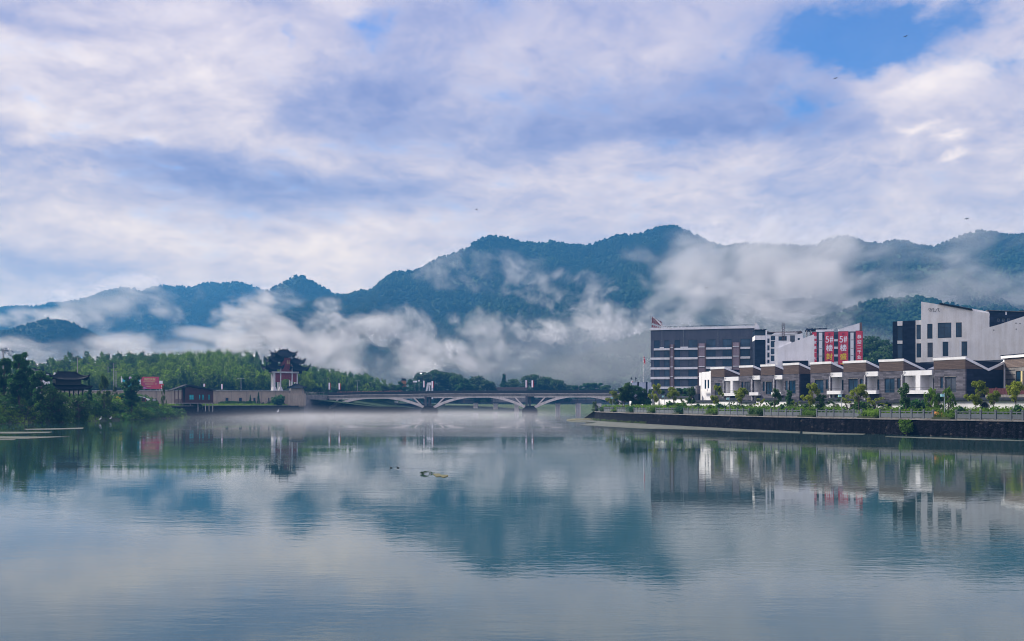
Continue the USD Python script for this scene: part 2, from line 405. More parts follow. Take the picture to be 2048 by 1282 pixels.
MIST_G = 0.2
MIST = [  # centre px, py, depth, half width px, half height px, half depth m, density, noise scale, lo, hi
    (0, 716, 900, 560, 54, 70, 0.026, 0.018, 0.34, 0.70),
    (570, 650, 1050, 230, 112, 60, 0.040, 0.018, 0.40, 0.70),
    (440, 700, 880, 430, 62, 60, 0.028, 0.018, 0.36, 0.70),
    (860, 668, 1050, 230, 92, 60, 0.030, 0.017, 0.42, 0.74),
    (760, 715, 850, 380, 58, 60, 0.030, 0.018, 0.36, 0.66),
    (1180, 675, 1250, 240, 95, 60, 0.036, 0.015, 0.40, 0.70),
    (1560, 615, 980, 360, 125, 60, 0.026, 0.014, 0.36, 0.74),
    (1560, 540, 1250, 400, 135, 60, 0.018, 0.010, 0.34, 0.76),
    (1800, 545, 1150, 560, 170, 70, 0.021, 0.010, 0.26, 0.90),
    (1130, 578, 1400, 150, 62, 45, 0.022, 0.014, 0.42, 0.74),
    (245, 605, 1900, 210, 70, 60, 0.013, 0.011, 0.40, 0.72),
    (960, 535, 1600, 200, 65, 40, 0.011, 0.013, 0.42, 0.80),
    (90, 640, 2000, 190, 36, 60, 0.016, 0.012, 0.38, 0.70),
    (520, 745, 760, 900, 60, 60, 0.0042, 0.012, 0.10, 0.80),
    (1300, 720, 780, 700, 110, 60, 0.0060, 0.010, 0.10, 0.85),
]


def build_mist():
    sph = trimesh.creation.icosphere(subdivisions=3, radius=1.0)
    for k, (px, py, Y, wx, wz, wy, dens, nsc, lo, hi) in enumerate(MIST):
        c = at(px, py, Y)
        m = mist_look(f'mist_air_{k:03d}', dens, nsc, lo, hi, seed=k * 1.0)
        o = obj('mist_bank', sph, m, kind='stuff', label='white morning mist drifting along the hills')
        x = UsdGeom.Xformable(o); x.AddTranslateOp().Set(Gf.Vec3d(*c)); x.AddScaleOp().Set(Gf.Vec3f(wx * Y / F, wy, wz * Y / F))


build_mist()
# ------------------------------------------------------------------ shared looks
def leaf_look(name, c0, c1, c2, trans=0.35):
    g = Graph()
    r = g.n('geometry', 'random_per_island'); o = g.n('object_info', 'random')
    n = g.noise(0.6, 3, 0.6, g.pos())
    f = g.math('multiply', r * 0.55 + n * 0.55 + o * 0.25 - 0.17, 1.0, clamp=True)
    c = g.ramp(f, [(0.1, c0), (0.5, c1), (0.95, c2)])
    d = g.principled(base_color=c, roughness=0.55, specular_ior_level=0.25)
    t = g.n('translucent_bsdf', 'BSDF', color=g.mix(1.0, c, (1.25, 1.35, 0.7), 'multiply'))
    return g.make(name, g.n('mix_closure', 'closure', fac=trans, closure1=d, closure2=t))


MAT['leaf_lime'] = leaf_look('leaf_lime', (0.12, 0.16, 0.02), (0.29, 0.32, 0.035), (0.48, 0.46, 0.06), 0.45)
MAT['leaf_green'] = leaf_look('leaf_green', (0.026, 0.065, 0.022), (0.075, 0.15, 0.032), (0.16, 0.25, 0.045), 0.42)
MAT['leaf_dark'] = leaf_look('leaf_dark', (0.024, 0.072, 0.038), (0.055, 0.145, 0.056), (0.115, 0.22, 0.070), 0.45)
MAT['leaf_willow'] = leaf_look('leaf_willow', (0.05, 0.09, 0.025), (0.11, 0.16, 0.04), (0.19, 0.24, 0.06), 0.42)
MAT['leaf_bamboo'] = leaf_look('leaf_bamboo', (0.07, 0.13, 0.022), (0.17, 0.26, 0.034), (0.34, 0.38, 0.05), 0.45)
MAT['leaf_grass'] = leaf_look('leaf_grass', (0.07, 0.14, 0.018), (0.17, 0.28, 0.03), (0.32, 0.38, 0.05), 0.42)
MAT['leaf_far'] = leaf_look('leaf_far', (0.030, 0.065, 0.028), (0.060, 0.115, 0.042), (0.11, 0.17, 0.055), 0.4)
MAT['bark'] = plain('bark', (0.075, 0.06, 0.05), 0.9, 0.3, 3.0, 0.6, 9)
MAT['white_paint'] = plain('white_paint', (0.60, 0.60, 0.62), 0.7, 0.07, 0.35)
MAT['steel'] = plain('steel', (0.30, 0.33, 0.35), 0.45, 0.1, 2.0, metallic=0.3)
MAT['dark_steel'] = plain('dark_steel', (0.016, 0.020, 0.023), 0.55, 0.15, 2.0)
MAT['black_tile'] = plain('black_tile', (0.016, 0.020, 0.028), 0.8, 0.35, 1.2, 0.6, 6, spec=0.08)
MAT['white_flag'] = plain('white_flag', (0.70, 0.66, 0.72), 0.8, 0.06, 1.0)
MAT['red_paint'] = plain('red_paint', (0.50, 0.035, 0.05), 0.7, 0.1, 0.8)
MAT['red_wood'] = plain('red_wood', (0.16, 0.028, 0.032), 0.7, 0.3, 2.5)
MAT['yellow_print'] = plain('yellow_print', (0.75, 0.55, 0.02), 0.7, 0.05, 1.0)
MAT['gold_print'] = plain('gold_print', (0.50, 0.42, 0.20), 0.7, 0.08, 1.0)
MAT['white_print'] = plain('white_print', (0.78, 0.76, 0.80), 0.7, 0.04, 1.0)
MAT['concrete'] = plain('concrete', (0.30, 0.29, 0.28), 0.85, 0.25, 0.7, 0.3, 6)
MAT['wire'] = plain('wire', (0.02, 0.02, 0.022), 0.6)
MAT['earth'] = plain('earth', (0.10, 0.075, 0.05), 0.95, 0.3, 0.5, 0.5, 3)
MAT['orange_soil'] = plain('orange_soil', (0.45, 0.17, 0.06), 0.95, 0.15, 0.9)


def glass_look(name, tint, rough=0.06):
    g = Graph(); p = g.pos()
    n = g.noise(0.45, 2, 0.5, p)
    c = g.mix(1.0, tint, g.ramp(n, [(0.3, (0.6,) * 3), (0.7, (1.5,) * 3)]), 'multiply')
    b = g.bump(g.noise(0.8, 1, 0.5, p), 0.12, 0.03)
    return g.make(name, g.principled(base_color=c, roughness=rough, specular_ior_level=0.28, normal=b))


MAT['glass'] = glass_look('glass', (0.010, 0.032, 0.060))
MAT['glass_teal'] = glass_look('glass_teal', (0.03, 0.26, 0.30), 0.15)
MAT['frame_dark'] = plain('frame_dark', (0.02, 0.035, 0.05), 0.5)


def stained(name, color, streak=0.35, scale=0.5, rough=0.85, bump=0.25, tone=(0.35, 0.33, 0.28)):
    """Painted or rendered wall with rain streaks running down."""
    g = Graph(); p = g.pos()
    a = g.noise(1.0, 5, 0.6, g.map(p, scale=(scale * 2.4, scale * 2.4, scale * 0.22)))
    b = g.noise(scale * 0.6, 6, 0.65, p)
    f = g.rng(a * 0.6 + b * 0.5, 0.50, 0.78, 0.0, streak)
    c = g.mix(f, tuple(color), tuple(np.array(color) * np.array(tone)))
    return g.make(name, g.principled(base_color=c, roughness=rough, specular_ior_level=0.08, normal=g.bump(g.noise(8.0, 4, 0.6, p), bump, 0.03)))


def slab_stone(name, color, w=1.2, h=0.3, var=0.35, joint=0.5, bump=0.5):
    """Thin courses of dressed stone; fine relief only, far below ten pixels."""
    g = Graph(); p = g.pos()
    x, y, z = g.xyz(p)
    c1 = tuple(np.array(color) * (1 - var)); c2 = tuple(np.array(color) * (1 + var))
    v = g.comb(x * 0.72 - y * 0.69, z, 0.0)
    col = g.n('brick_texture', 'color', vector=v, color1=c1, color2=c2, mortar=tuple(np.array(color) * joint), scale=1.0, mortar_size=0.012, brick_width=w, row_height=h, bias=0.0)
    n = g.noise(0.9, 5, 0.6, g.map(p, scale=(1, 1, 2.2)))
    c = g.mix(1.0, col, g.ramp(n, [(0.25, (0.72,) * 3), (0.75, (1.3,) * 3)]), 'multiply')
    return g.make(name, g.principled(base_color=c, roughness=0.85, specular_ior_level=0.08, normal=g.bump(n, bump, 0.04)))


MAT['grey_stone'] = slab_stone('grey_stone', (0.105, 0.100, 0.120), 1.1, 0.28)
MAT['dark_stone'] = slab_stone('dark_stone', (0.016, 0.022, 0.040), 1.3, 0.4, 0.25)
MAT['grey_render'] = stained('grey_render', (0.085, 0.092, 0.118), 0.75, 0.35, tone=(0.45, 0.5, 0.62))
MAT['gate_white'] = stained('gate_white', (0.44, 0.44, 0.47), 0.5, 0.8)
MAT['old_white'] = stained('old_white', (0.76, 0.745, 0.73), 0.55, 0.5, tone=(0.55, 0.50, 0.42))
MAT['clean_white'] = stained('clean_white', (0.72, 0.72, 0.74), 0.34, 0.45)
MAT['weathered'] = stained('weathered', (0.19, 0.18, 0.175), 0.85, 0.9, tone=(0.22, 0.21, 0.20))
MAT['flood_wall'] = stained('flood_wall', (0.30, 0.25, 0.20), 0.6, 0.4, tone=(0.5, 0.5, 0.5))
MAT['river_stone'] = None


def rubble_look(name, color, pale):
    g = Graph(); p = g.pos()
    x, y, z = g.xyz(p)
    v = g.n('voronoi_texture', 'distance', feature='distance_to_edge', vector=g.map(p, scale=(1, 1, 1.35)), scale=2.7)
    cell = g.n('voronoi_texture', 'color', feature='f1', vector=g.map(p, scale=(1, 1, 1.35)), scale=2.7)
    cr, cg, cb = g.xyz(cell)
    tone = g.ramp(cr, [(0.0, tuple(np.array(color) * 0.6)), (0.8, tuple(np.array(color) * 1.6)), (0.95, tuple(np.array(color) * 2.5)), (1.0, tuple(np.array(pale) * .7))])
    seam = g.rng(v, 0.0, 0.06, 0.35, 1.0)
    streak = g.rng(g.noise(1.0, 5, 0.6, g.map(p, scale=(1.6, 1.6, 0.12))), 0.35, 0.7, 0.45, 2.1)
    c = g.mix(1.0, g.mix(1.0, tone, g.comb(seam, seam, seam), 'multiply'), g.comb(streak, streak, streak), 'multiply')
    return g.make(name, g.principled(base_color=c, roughness=0.95, specular_ior_level=0.03, normal=g.bump(g.rng(v, 0, 0.15, 0, 1), 0.8, 0.08)))


MAT['river_stone'] = rubble_look('river_stone', (0.0050, 0.0050, 0.0075), (0.05, 0.045, 0.045))


def wood_look(name, color):
    g = Graph(); p = g.pos()
    r = g.n('geometry', 'random_per_island')
    n = g.noise(1.0, 5, 0.6, g.map(p, scale=(1.2, 1.2, 9)))
    c = g.mix(1.0, tuple(color), g.ramp(n * 0.5 + r * 0.5, [(0.2, (0.62, 0.62, 0.66)), (0.8, (1.4, 1.36, 1.3))]), 'multiply')
    return g.make(name, g.principled(base_color=c, roughness=0.75, specular_ior_level=0.2))


MAT['wood'] = wood_look('wood', (0.140, 0.100, 0.084))
MAT['cabin_wood'] = wood_look('cabin_wood', (0.075, 0.034, 0.034))
MAT['pink_panel'] = stained('pink_panel', (0.33, 0.26, 0.29), 0.4, 0.6)
MAT['brown_frame'] = plain('brown_frame', (0.12, 0.075, 0.065), 0.7)

# ------------------------------------------------------------------ lettering
GLYPHS = {
    '5': '-30,-34 -23,-24 -12,-32 2,-34 11,-29 15,-19 14,-7 8,1 -5,3 -16,-2 -23,3 -20,46 25,47 25,34 -6,34 -9,15 13,14 25,5 30,-7 30,-22 26,-33 16,-43 5,-47 -6,-47 -17,-44',
    '#': '-31,-17 -30,-7 -19,-6 -18,9 -28,10 -29,19 -27,21 -16,22 -13,45 -2,44 -4,22 9,22 12,45 22,45 23,40 20,22 29,21 31,19 31,11 19,9 17,-6 28,-8 28,-17 15,-19 12,-44 1,-44 4,-19 -9,-18 -13,-44 -23,-45 -24,-41 -21,-19|-6,9 -7,-6 6,-6 7,9',
    '楼': '-57,-24 -57,-20 -50,-6 -42,19 -42,22 -54,22 -54,34 -41,34 -40,56 -38,58 -30,58 -28,56 -27,34 -5,34 -12,50 -4,54 0,52 9,34 12,35 13,57 15,58 23,58 25,56 26,34 28,34 40,55 43,55 50,51 50,48 42,35 53,34 54,23 37,21 50,11 56,9 57,5 50,-2 48,-2 26,14 25,-1 21,-2 19,-7 55,-9 55,-19 43,-20 34,-37 54,-48 47,-57 22,-47 0,-55 -16,-57 -20,-49 -19,-46 -1,-43 3,-40 -10,-34 -4,-20 -17,-20 -19,-11 -22,-11 -26,-5 -28,-56 -30,-58 -38,-58 -40,-56 -41,-19 -43,-20 -50,-33 -53,-31|8,-28 20,-32 28,-21 12,-20|-14,-2 -17,-8 4,-8 9,2 12,3 12,13 -7,-1 -11,-3|-27,22 -19,8 -9,12 1,21 -16,23',
    '封': '-56,-52 -57,-40 -33,-36 -33,-21 -54,-20 -53,-9 -33,-8 -34,5 -56,5 -56,17 -33,18 -33,30 -53,31 -52,42 -34,42 -33,57 -22,58 -20,57 -20,42 -1,42 -1,30 -20,30 -20,18 -1,17 0,29 32,29 32,55 45,56 45,30 57,28 57,17 45,15 45,-50 41,-55 29,-58 18,-58 13,-48 14,-45 32,-44 31,16 3,16 1,5 -20,4 -20,-9 0,-9 0,-21 -20,-21 -20,-33 3,-31 4,-43 -51,-53;4,4 8,8 16,9 28,-18 28,-22 19,-26 16,-25',
    '盛': '-56,-13 -47,9 -44,42 -1,43 0,56 10,56 13,43 23,43 23,44 17,50 17,51 25,56 35,49 40,43 54,41 54,32 45,30 46,26 29,4 34,-1 43,-3 47,10 56,5 53,-10 48,-15 42,-18 43,-44 55,-45 56,-56 -55,-56 -54,-45 -41,-44 -40,-17 -42,-16 -46,-20 -48,-20|16,30 22,15 28,21 33,30|4,-14 4,-16 30,-15 19,-5|20,-27 19,-44 29,-44 29,-27|-32,30 -32,24 -3,22 -4,-2 11,6 6,18 2,30|-4,-27 -4,-44 6,-44 6,-27|-42,-15 -2,-16 -2,-14 -7,-8 -13,-10 -29,-10 -31,0 -18,1 -16,12 -32,12 -37,-4|-18,-45 -18,-27 -28,-27 -28,-44',
    '恭': '-58,-16 -41,-5 -32,3 -32,5 -54,6 -54,17 -26,18 -26,30 -46,31 -46,42 -26,43 -24,57 -13,56 -12,43 13,43 14,57 25,57 27,43 47,42 47,31 26,29 27,18 56,16 55,6 32,5 41,-4 58,-14 58,-16 51,-24 35,-16 47,-39 46,-41 38,-45 36,-44 30,-33 18,-14 19,-12 25,-7 15,5 -14,5 -27,-10 -27,-12 -20,-16 -20,-18 -27,-32 -36,-44 -43,-42 -47,-38 -37,-25 -34,-17 -50,-26|-12,18 12,18 13,19 13,29 12,30 -12,30;-29,-48 -28,-46 -14,-45 -12,-2 -1,-3 0,-16 10,-13 13,-14 20,-34 20,-42 13,-44 10,-43 5,-25 0,-17 -2,-52 -10,-57 -26,-57',
    '迎': '-57,-49 -57,-47 -41,-33 -41,2 -55,3 -56,14 -28,14 -28,-32 -10,-42 13,-44 12,-19 -17,-29 -20,-29 -25,-22 -25,-20 -19,-12 -19,45 -12,48 6,57 17,49 52,47 52,-22 46,-27 31,-28 28,-21 25,-20 24,-42 57,-43 54,-55 -1,-56 -16,-53 -30,-45 -35,-44 -48,-57 -51,-57|25,-18 40,-16 39,36 25,36|13,45 -7,36 -6,-12 13,-5;-54,42 -48,49 -44,49 -29,39 -23,32 -29,25 -32,25',
    '二': '-55,-30 55,-29 55,-42 -55,-42;-45,41 44,42 45,30 -44,29',
    '千': '-56,-1 -55,11 -7,12 -7,35 -45,31 -47,32 -49,43 6,50 33,57 36,57 44,49 44,46 7,38 6,12 56,10 55,-2 6,-2 5,-57 -7,-56 -7,-2',
    '业': '-54,-52 -53,-41 -21,-40 -21,-17 -31,-21 -35,-20 -43,2 -51,21 -52,24 -42,27 -39,25 -23,-13 -21,-14 -20,53 -8,52 -7,-40 8,-40 9,52 21,53 22,-12 24,-11 34,9 41,25 43,27 53,21 33,-20 29,-22 22,-20 22,-39 54,-41 54,-53',
    '国': '-52,54 52,54 52,-52 50,-54 38,-53 37,-47 -37,-48 -40,-54 -50,-54 -52,-52|-38,43 -39,-35 38,-35 38,43;-35,-27 -35,-19 -33,-17 -7,-15 -7,-1 -29,0 -30,2 -29,11 -7,12 -7,24 -32,25 -32,36 33,35 32,25 6,24 6,13 30,10 30,1 21,-2 30,-11 31,-16 35,-18 34,-28|6,-15 19,-16 10,-6 9,-1 6,-1',
    '贸': '-54,-49 -51,-46 -38,-43 -19,-36 -11,-31 -7,-24 -7,-7 -26,-7 -27,-35 -40,-36 -40,4 -3,6 -6,10 -12,10 -15,15 -43,6 -47,7 -50,15 -46,20 -46,50 -12,57 -8,57 -3,51 -2,52 51,52 48,18 45,11 39,7 42,4 42,-34 38,-38 54,-46 54,-49 49,-56 1,-37 -15,-48 -44,-57 -47,-57|26,41 20,20 23,19 35,19 38,33 38,41|6,-28 28,-34 28,-7 6,-7|18,16 8,6 23,6|-33,24 -21,27 -25,37 -19,40 -14,40 -1,17 9,25 14,41 -2,42 -4,46 -32,41',
    '第': '-55,25 -55,28 -43,42 -35,58 -24,55 -25,50 -25,47 2,47 5,44 11,58 15,58 22,56 22,47 55,47 55,36 38,35 41,29 42,24 46,23 46,-6 7,-8 7,-14 50,-15 49,-32 45,-47 38,-52 19,-52 15,-41 33,-40 36,-27 7,-26 5,-57 -6,-57 -7,-34 -34,-53 -45,-58 -47,-57 -53,-48 -36,-40 -19,-27 -45,-26 -41,4 -7,5 -7,11 -45,12 -46,20|6,6 33,5 33,11 7,12|16,36 9,24 28,25 22,36|-14,36 -11,24 -5,24 -5,29 -1,35|-30,-13 -7,-14 -7,-8 -30,-7|-32,36 -40,24 -24,25 -29,36',
    '一': '-57,6 56,7 57,-6 -56,-7',
    '大': '-57,-49 -56,-47 -40,-38 -27,-26 -15,-6 -11,7 -12,9 -54,10 -55,20 -54,23 -8,23 -7,55 -5,57 7,56 6,23 55,21 55,10 11,9 20,-13 31,-28 42,-38 57,-47 50,-57 46,-57 37,-52 22,-39 10,-23 0,-5 -12,-29 -28,-46 -46,-57 -50,-57',
    '热': '-58,-53 -42,-29 -48,-28 -51,-17 -37,-15 -37,-1 -52,-5 -56,-2 -57,8 -39,12 -37,14 -37,28 -54,28 -55,40 -37,40 -37,57 -25,57 -25,42 -23,40 4,40 5,57 16,58 18,56 17,40 42,39 41,-2 43,-14 46,-15 47,-4 57,-7 58,-9 55,-24 51,-28 42,-30 56,-51 54,-55 44,-58 28,-34 28,-30 36,-26 32,-20 30,-10 25,-16 21,-16 10,-8 -4,-25 -11,-29 -8,-37 -7,-55 -19,-57 -22,-32 -12,-29 -19,-19 -4,-7 -1,0 -12,7 -25,2 -25,-21 -27,-25 -33,-28 -30,-30 -30,-34 -44,-56 -49,-58|15,5 29,-5 28,28 17,27|-24,28 -24,17 -11,19 -9,15 -5,17 1,13 3,14 3,28;8,-46 3,-31 5,-30 14,-29 16,-31 23,-50 22,-55 14,-57 10,-56',
    '烈': '17,-18 18,-14 36,-13 36,56 48,57 49,-18 48,-21 41,-26 54,-44 57,-52 45,-57 30,-34 30,-27 20,-26;13,45 26,45 25,-6 13,-6;4,-33 5,-29 16,-28 24,-49 23,-54 11,-55;-57,-52 -42,-29 -43,-27 -49,-28 -54,-18 -38,-12 -24,-3 -38,8 -50,0 -57,9 -42,24 -33,39 -34,41 -53,41 -53,53 8,53 8,41 -17,41 -21,35 -20,33 0,34 7,31 3,14 -4,0 -15,-13 -36,-25 -29,-29 -29,-33 -45,-57|-28,22 -32,16 -28,16 -16,7 -11,14 -9,21;-18,-56 -21,-31 -18,-29 -9,-29 -6,-42 -7,-55',
    '庆': '-58,-51 -51,-35 -48,-19 -46,42 -2,43 -6,53 5,57 16,43 57,41 56,30 18,29 16,13 17,10 55,8 55,-2 17,-3 32,-27 44,-38 58,-46 58,-49 51,-57 36,-49 20,-33 10,-19 0,-36 -17,-52 -26,-57 -30,-57 -36,-50 -35,-47 -21,-39 -11,-29 0,-7 -1,-3 -31,-2 -31,9 2,10 4,29 -34,29 -34,-7 -39,-40 -46,-57 -50,-57',
    '祝': '-52,-22 -58,-11 -38,8 -28,23 -29,25 -56,27 -55,37 -35,38 -43,50 -43,52 -38,56 -34,57 -28,51 -21,40 -22,38 -16,37 -12,35 -10,49 51,48 51,0 35,-2 35,-43 37,-45 45,-45 47,-28 58,-32 56,-50 52,-55 30,-56 23,-51 21,-2 14,-2 13,-19 5,-41 -3,-50 -14,-57 -17,-57 -24,-50 -27,-57 -38,-56 -38,-13|2,12 38,11 38,37 2,37|-25,-46 -17,-44 -6,-34 1,-13 1,-2 -11,0 -12,26 -23,7 -9,-8 -8,-12 -12,-18 -16,-20 -25,-12',
}



def glyph(ch, height, depth=0.03):
    """One printed character as a thin mesh in the x, z plane, centred, facing -y."""
    ms = []
    for p in GLYPHS[ch].split(';'):
        rings = [[tuple(map(int, q.split(','))) for q in ring.split(' ')] for ring in p.split('|')]
        g = Polygon(rings[0], rings[1:]).buffer(0)
        for q in getattr(g, 'geoms', [g]):
            if q.area > 1: ms.append(prism(q, 'y', 0, 1.0))
    m = cat(ms); s = height / 100.0
    m.apply_scale([s, depth, s]); m.apply_translation([0, -depth, 0])
    return m


# ------------------------------------------------------------------ plants
def leaves(C, R, n, size, rng, squash=1.0, flat=0.35, aspect=0.55):
    """n leaf sprays spread through ellipsoids C with radii R, denser towards their skins."""
    C = np.asarray(C, float); R = np.asarray(R, float)
    if R.ndim == 1: R = np.c_[R, R, R * squash]
    w = R.prod(1) ** 0.67
    k = rng.choice(len(C), n, p=w / w.sum())
    d = rng.normal(size=(n, 3)); d /= np.linalg.norm(d, axis=1, keepdims=True)
    P = C[k] + d * R[k] * (rng.random(n)[:, None] ** 0.42)
    nrm = d * 0.6 + rng.normal(size=(n, 3)) * 0.75 + [0, 0, flat]
    nrm /= np.linalg.norm(nrm, axis=1, keepdims=True)
    a = np.cross(nrm, rng.normal(size=(n, 3))); a /= np.linalg.norm(a, axis=1, keepdims=True)
    b = np.cross(nrm, a)
    s = size * rng.uniform(0.6, 1.35, n)[:, None]
    V = np.stack([P - a * s, P - b * s * aspect + nrm * s * .15, P + a * s, P + b * s * aspect + nrm * s * .15], 1).reshape(-1, 3)
    i = np.arange(n)[:, None] * 4
    return trimesh.Trimesh(V, np.vstack([i + [0, 1, 2], i + [0, 2, 3]]), process=False)


KINDS = stage.CreateClassPrim('/plant_kinds')


def kind(name, trunk, crown, leaf, crown_name='crown', trunk_name='trunk'):
    p = stage.DefinePrim(f'/plant_kinds/{name}', 'Xform')
    if trunk is not None: usdkit.mesh(stage, f'/plant_kinds/{name}/{trunk_name}', trunk, MAT['bark'], smooth=40)
    usdkit.mesh(stage, f'/plant_kinds/{name}/{crown_name}', crown, MAT[leaf])
    return p.GetPath()


def make_street(seed, h=5.0):
    rng = np.random.default_rng(seed)
    top = np.array([rng.uniform(-.15, .15), rng.uniform(-.15, .15), h * .62])
    tr = [tube([[0, 0, -.2], [0.03, 0, h * .25], [top[0] * .5, top[1] * .5, h * .45], top], [.085, .07, .055, .03])]
    C, R = [], []
    for i in range(15):
        a = rng.uniform(0, 2 * math.pi); r = rng.uniform(.15, 1.0) * h * .24; z = h * rng.uniform(.42, .92)
        r *= 1.25 - abs(z / h - .68) * 1.8
        c = np.array([r * math.cos(a), r * math.sin(a), z]); C.append(c); R.append(rng.uniform(.26, .52) * h / 5)
        s = np.array([0.02, 0, h * rng.uniform(.34, .5)])
        tr.append(tube([s, s * .4 + c * .6 - [0, 0, .1], c], [.032, .02, .008], 5))
    return cat(tr), leaves(C, R, 1700, .14 * h / 5, rng)


def make_dark(seed, h=14.0, slim=1.0, n=4600, size=.38, low=.22):
    rng = np.random.default_rng(seed)
    tr = [tube([[0, 0, -.5], [.1, 0, h * .2], [0, .15, h * .5], [.1, 0, h * .85]], [.3, .24, .16, .05])]
    C, R = [], []
    for i in range(42):
        z = h * rng.uniform(low, .97); a = rng.uniform(0, 2 * math.pi)
        wd = h * .26 * slim * (math.sin(math.pi * min(1, max(0.0, (z / h - low * .6 + .04) / 1.02))) ** .6 + .10)
        r = wd * rng.uniform(.35, 1.0)
        c = np.array([r * math.cos(a), r * math.sin(a), z]); C.append(c); R.append(rng.uniform(.055, .10) * h * (.75 + .25 * slim) * (1.55 if low < .1 else 1.0))
        s = np.array([0.05, 0, max(h * .15, z - h * rng.uniform(.08, .2))])
        tr.append(tube([s, (s + c) / 2 + [0, 0, .3], c], [.10, .06, .02], 5))
    return cat(tr), leaves(C, R, n, size, rng, .8)


def make_willow(seed, h=9.0, w=2.6, n=2200, size=.30):
    rng = np.random.default_rng(seed); C, R = [], []
    tr = [tube([[0, 0, -.3], [.05, 0, h * .3], [0, 0, h * .75]], [.14, .1, .03])]
    for i in range(34):
        a = rng.uniform(0, 2 * math.pi); z = h * rng.uniform(.12, .95); r = w * rng.uniform(.15, 1) * (1.05 - (z / h) ** 2 * .75)
        C.append([r * math.cos(a), r * math.sin(a), z]); R.append([.32 * w / 2.6, .32 * w / 2.6, h * rng.uniform(.07, .13)])
        tr.append(tube([[0, 0, max(.4, z - h * .15)], [r * math.cos(a), r * math.sin(a), z]], [.035, .01], 4))
    return cat(tr), leaves(C, R, n, size, rng, flat=0.0, aspect=.28)


def make_conifer(seed, h=10.0, w=2.2, n=1500, size=.34):
    rng = np.random.default_rng(seed); C, R = [], []
    for i in range(40):
        t = rng.random() ** .8; a = rng.uniform(0, 2 * math.pi); r = w * (1 - t) * rng.uniform(.3, .9)
        C.append([r * math.cos(a), r * math.sin(a), h * (.06 + .9 * t)]); R.append((.22 + .16 * (1 - t)) * w * .7)
    return tube([[0, 0, -.3], [0, 0, h * .9]], [.16, .03]), leaves(C, R, n, size, rng, 1.0)


def make_bush(seed, n=420, size=.13):
    rng = np.random.default_rng(seed); C, R = [[0, 0, .48]], [.5]
    for i in range(7):
        a = rng.uniform(0, 6.28); C.append([.33 * math.cos(a), .33 * math.sin(a), rng.uniform(.3, .7)]); R.append(rng.uniform(.2, .32))
    tr = cat([tube([[0, 0, -.1], [.2 * math.cos(k), .2 * math.sin(k), .5]], [.03, .01], 4) for k in range(5)])
    return tr, leaves(C, R, n, size, rng)


def make_twiggy(seed, h=3.0):
    rng = np.random.default_rng(seed); tr, C, R = [], [], []
    tr.append(tube([[0, 0, -.1], [.03, 0, h * .4]], [.05, .035], 5))
    for i in range(9):
        a = rng.uniform(0, 6.28); r = rng.uniform(.3, .95); z = h * rng.uniform(.55, 1.0)
        c = np.array([r * math.cos(a), r * math.sin(a), z]); tr.append(tube([[.02, 0, h * .35], c * [.5, .5, .8], c], [.025, .016, .006], 4)); C.append(c); R.append(rng.uniform(.14, .28))
    return cat(tr), leaves(C, R, 230, .13, rng)


SIZE = {}
for nm, fn, leaf, hh in [('street_lime', lambda: make_street(1), 'leaf_lime', 5), ('street_lime_b', lambda: make_street(22), 'leaf_lime', 5), ('street_green', lambda: make_street(5), 'leaf_green', 5), ('street_green_b', lambda: make_street(8), 'leaf_green', 5),
                         ('dark_broad', lambda: make_dark(3, low=.24), 'leaf_dark', 14), ('dark_broad_b', lambda: make_dark(13, low=.24), 'leaf_dark', 14), ('dark_slim', lambda: make_dark(4, 14, .62, 3200), 'leaf_dark', 14),
                         ('far_broad', lambda: make_dark(6, 14, 1.25, 2200, .55, .06), 'leaf_far', 14), ('far_broad_b', lambda: make_dark(7, 14, 1.15, 2200, .55, .06), 'leaf_far', 14),
                         ('big_shrub', lambda: make_dark(17, 5, 1.5, 2200, .17, .05), 'leaf_green', 5), ('willow', lambda: make_willow(5), 'leaf_willow', 9), ('feathery', lambda: make_willow(9, 5.0, 1.5, 1500, .2), 'leaf_grass', 5),
                         ('conifer', lambda: make_conifer(2), 'leaf_dark', 10), ('round_bush', lambda: make_bush(2), 'leaf_dark', 1), ('round_bush_b', lambda: make_bush(4), 'leaf_green', 1), ('lime_bush', lambda: make_bush(6), 'leaf_grass', 1),
                         ('twiggy', lambda: make_twiggy(3), 'leaf_green', 3), ('twiggy_b', lambda: make_twiggy(9), 'leaf_lime', 3)]:
    t, c = fn(); SIZE[nm] = hh
    kind(nm, t, c, leaf, *(('foliage', 'stem') if 'bush' in nm else ()))


def plant(k, name, label, cat_, loc, h, rot=0.0, wide=1.0, group=None):
    s = h / SIZE[k]
    return copy(Sdf.Path(f'/plant_kinds/{k}'), name, label, cat_, loc, rot, group, (s * wide, s * wide, s))


# ------------------------------------------------------------------ faces of buildings
class Face:
    """A vertical face between two photograph columns at two depths; local x runs along it to the right, y goes in, z up from zb."""
    def __init__(s, pxl, Yl, pxr, Yr, zb):
        s.a = np.array([(pxl - 1024) * Yl / F, Yl]); s.b = np.array([(pxr - 1024) * Yr / F, Yr]); s.zb = zb
        d = s.b - s.a; s.w = float(np.linalg.norm(d)); s.d = d / s.w
        s.loc = (s.a[0], s.a[1], zb); s.rot = math.atan2(s.d[1], s.d[0])
    def t(s, px):
        k = (px - 1024) / F
        return float((k * s.a[1] - s.a[0]) / (s.d[0] - k * s.d[1]))
    def z(s, px, py):
        Y = s.a[1] + s.d[1] * s.t(px)
        return H - (py - HORIZON) * Y / F - s.zb
    def box(s, x0, x1, y0, y1, d0, d1):
        """From photograph columns x0..x1 and rows y0 (top)..y1, between depths d0 and d1 behind the face."""
        xm = (x0 + x1) / 2
        return bx(s.t(x0), s.t(x1), d0, d1, s.z(xm, y1), s.z(xm, y0))


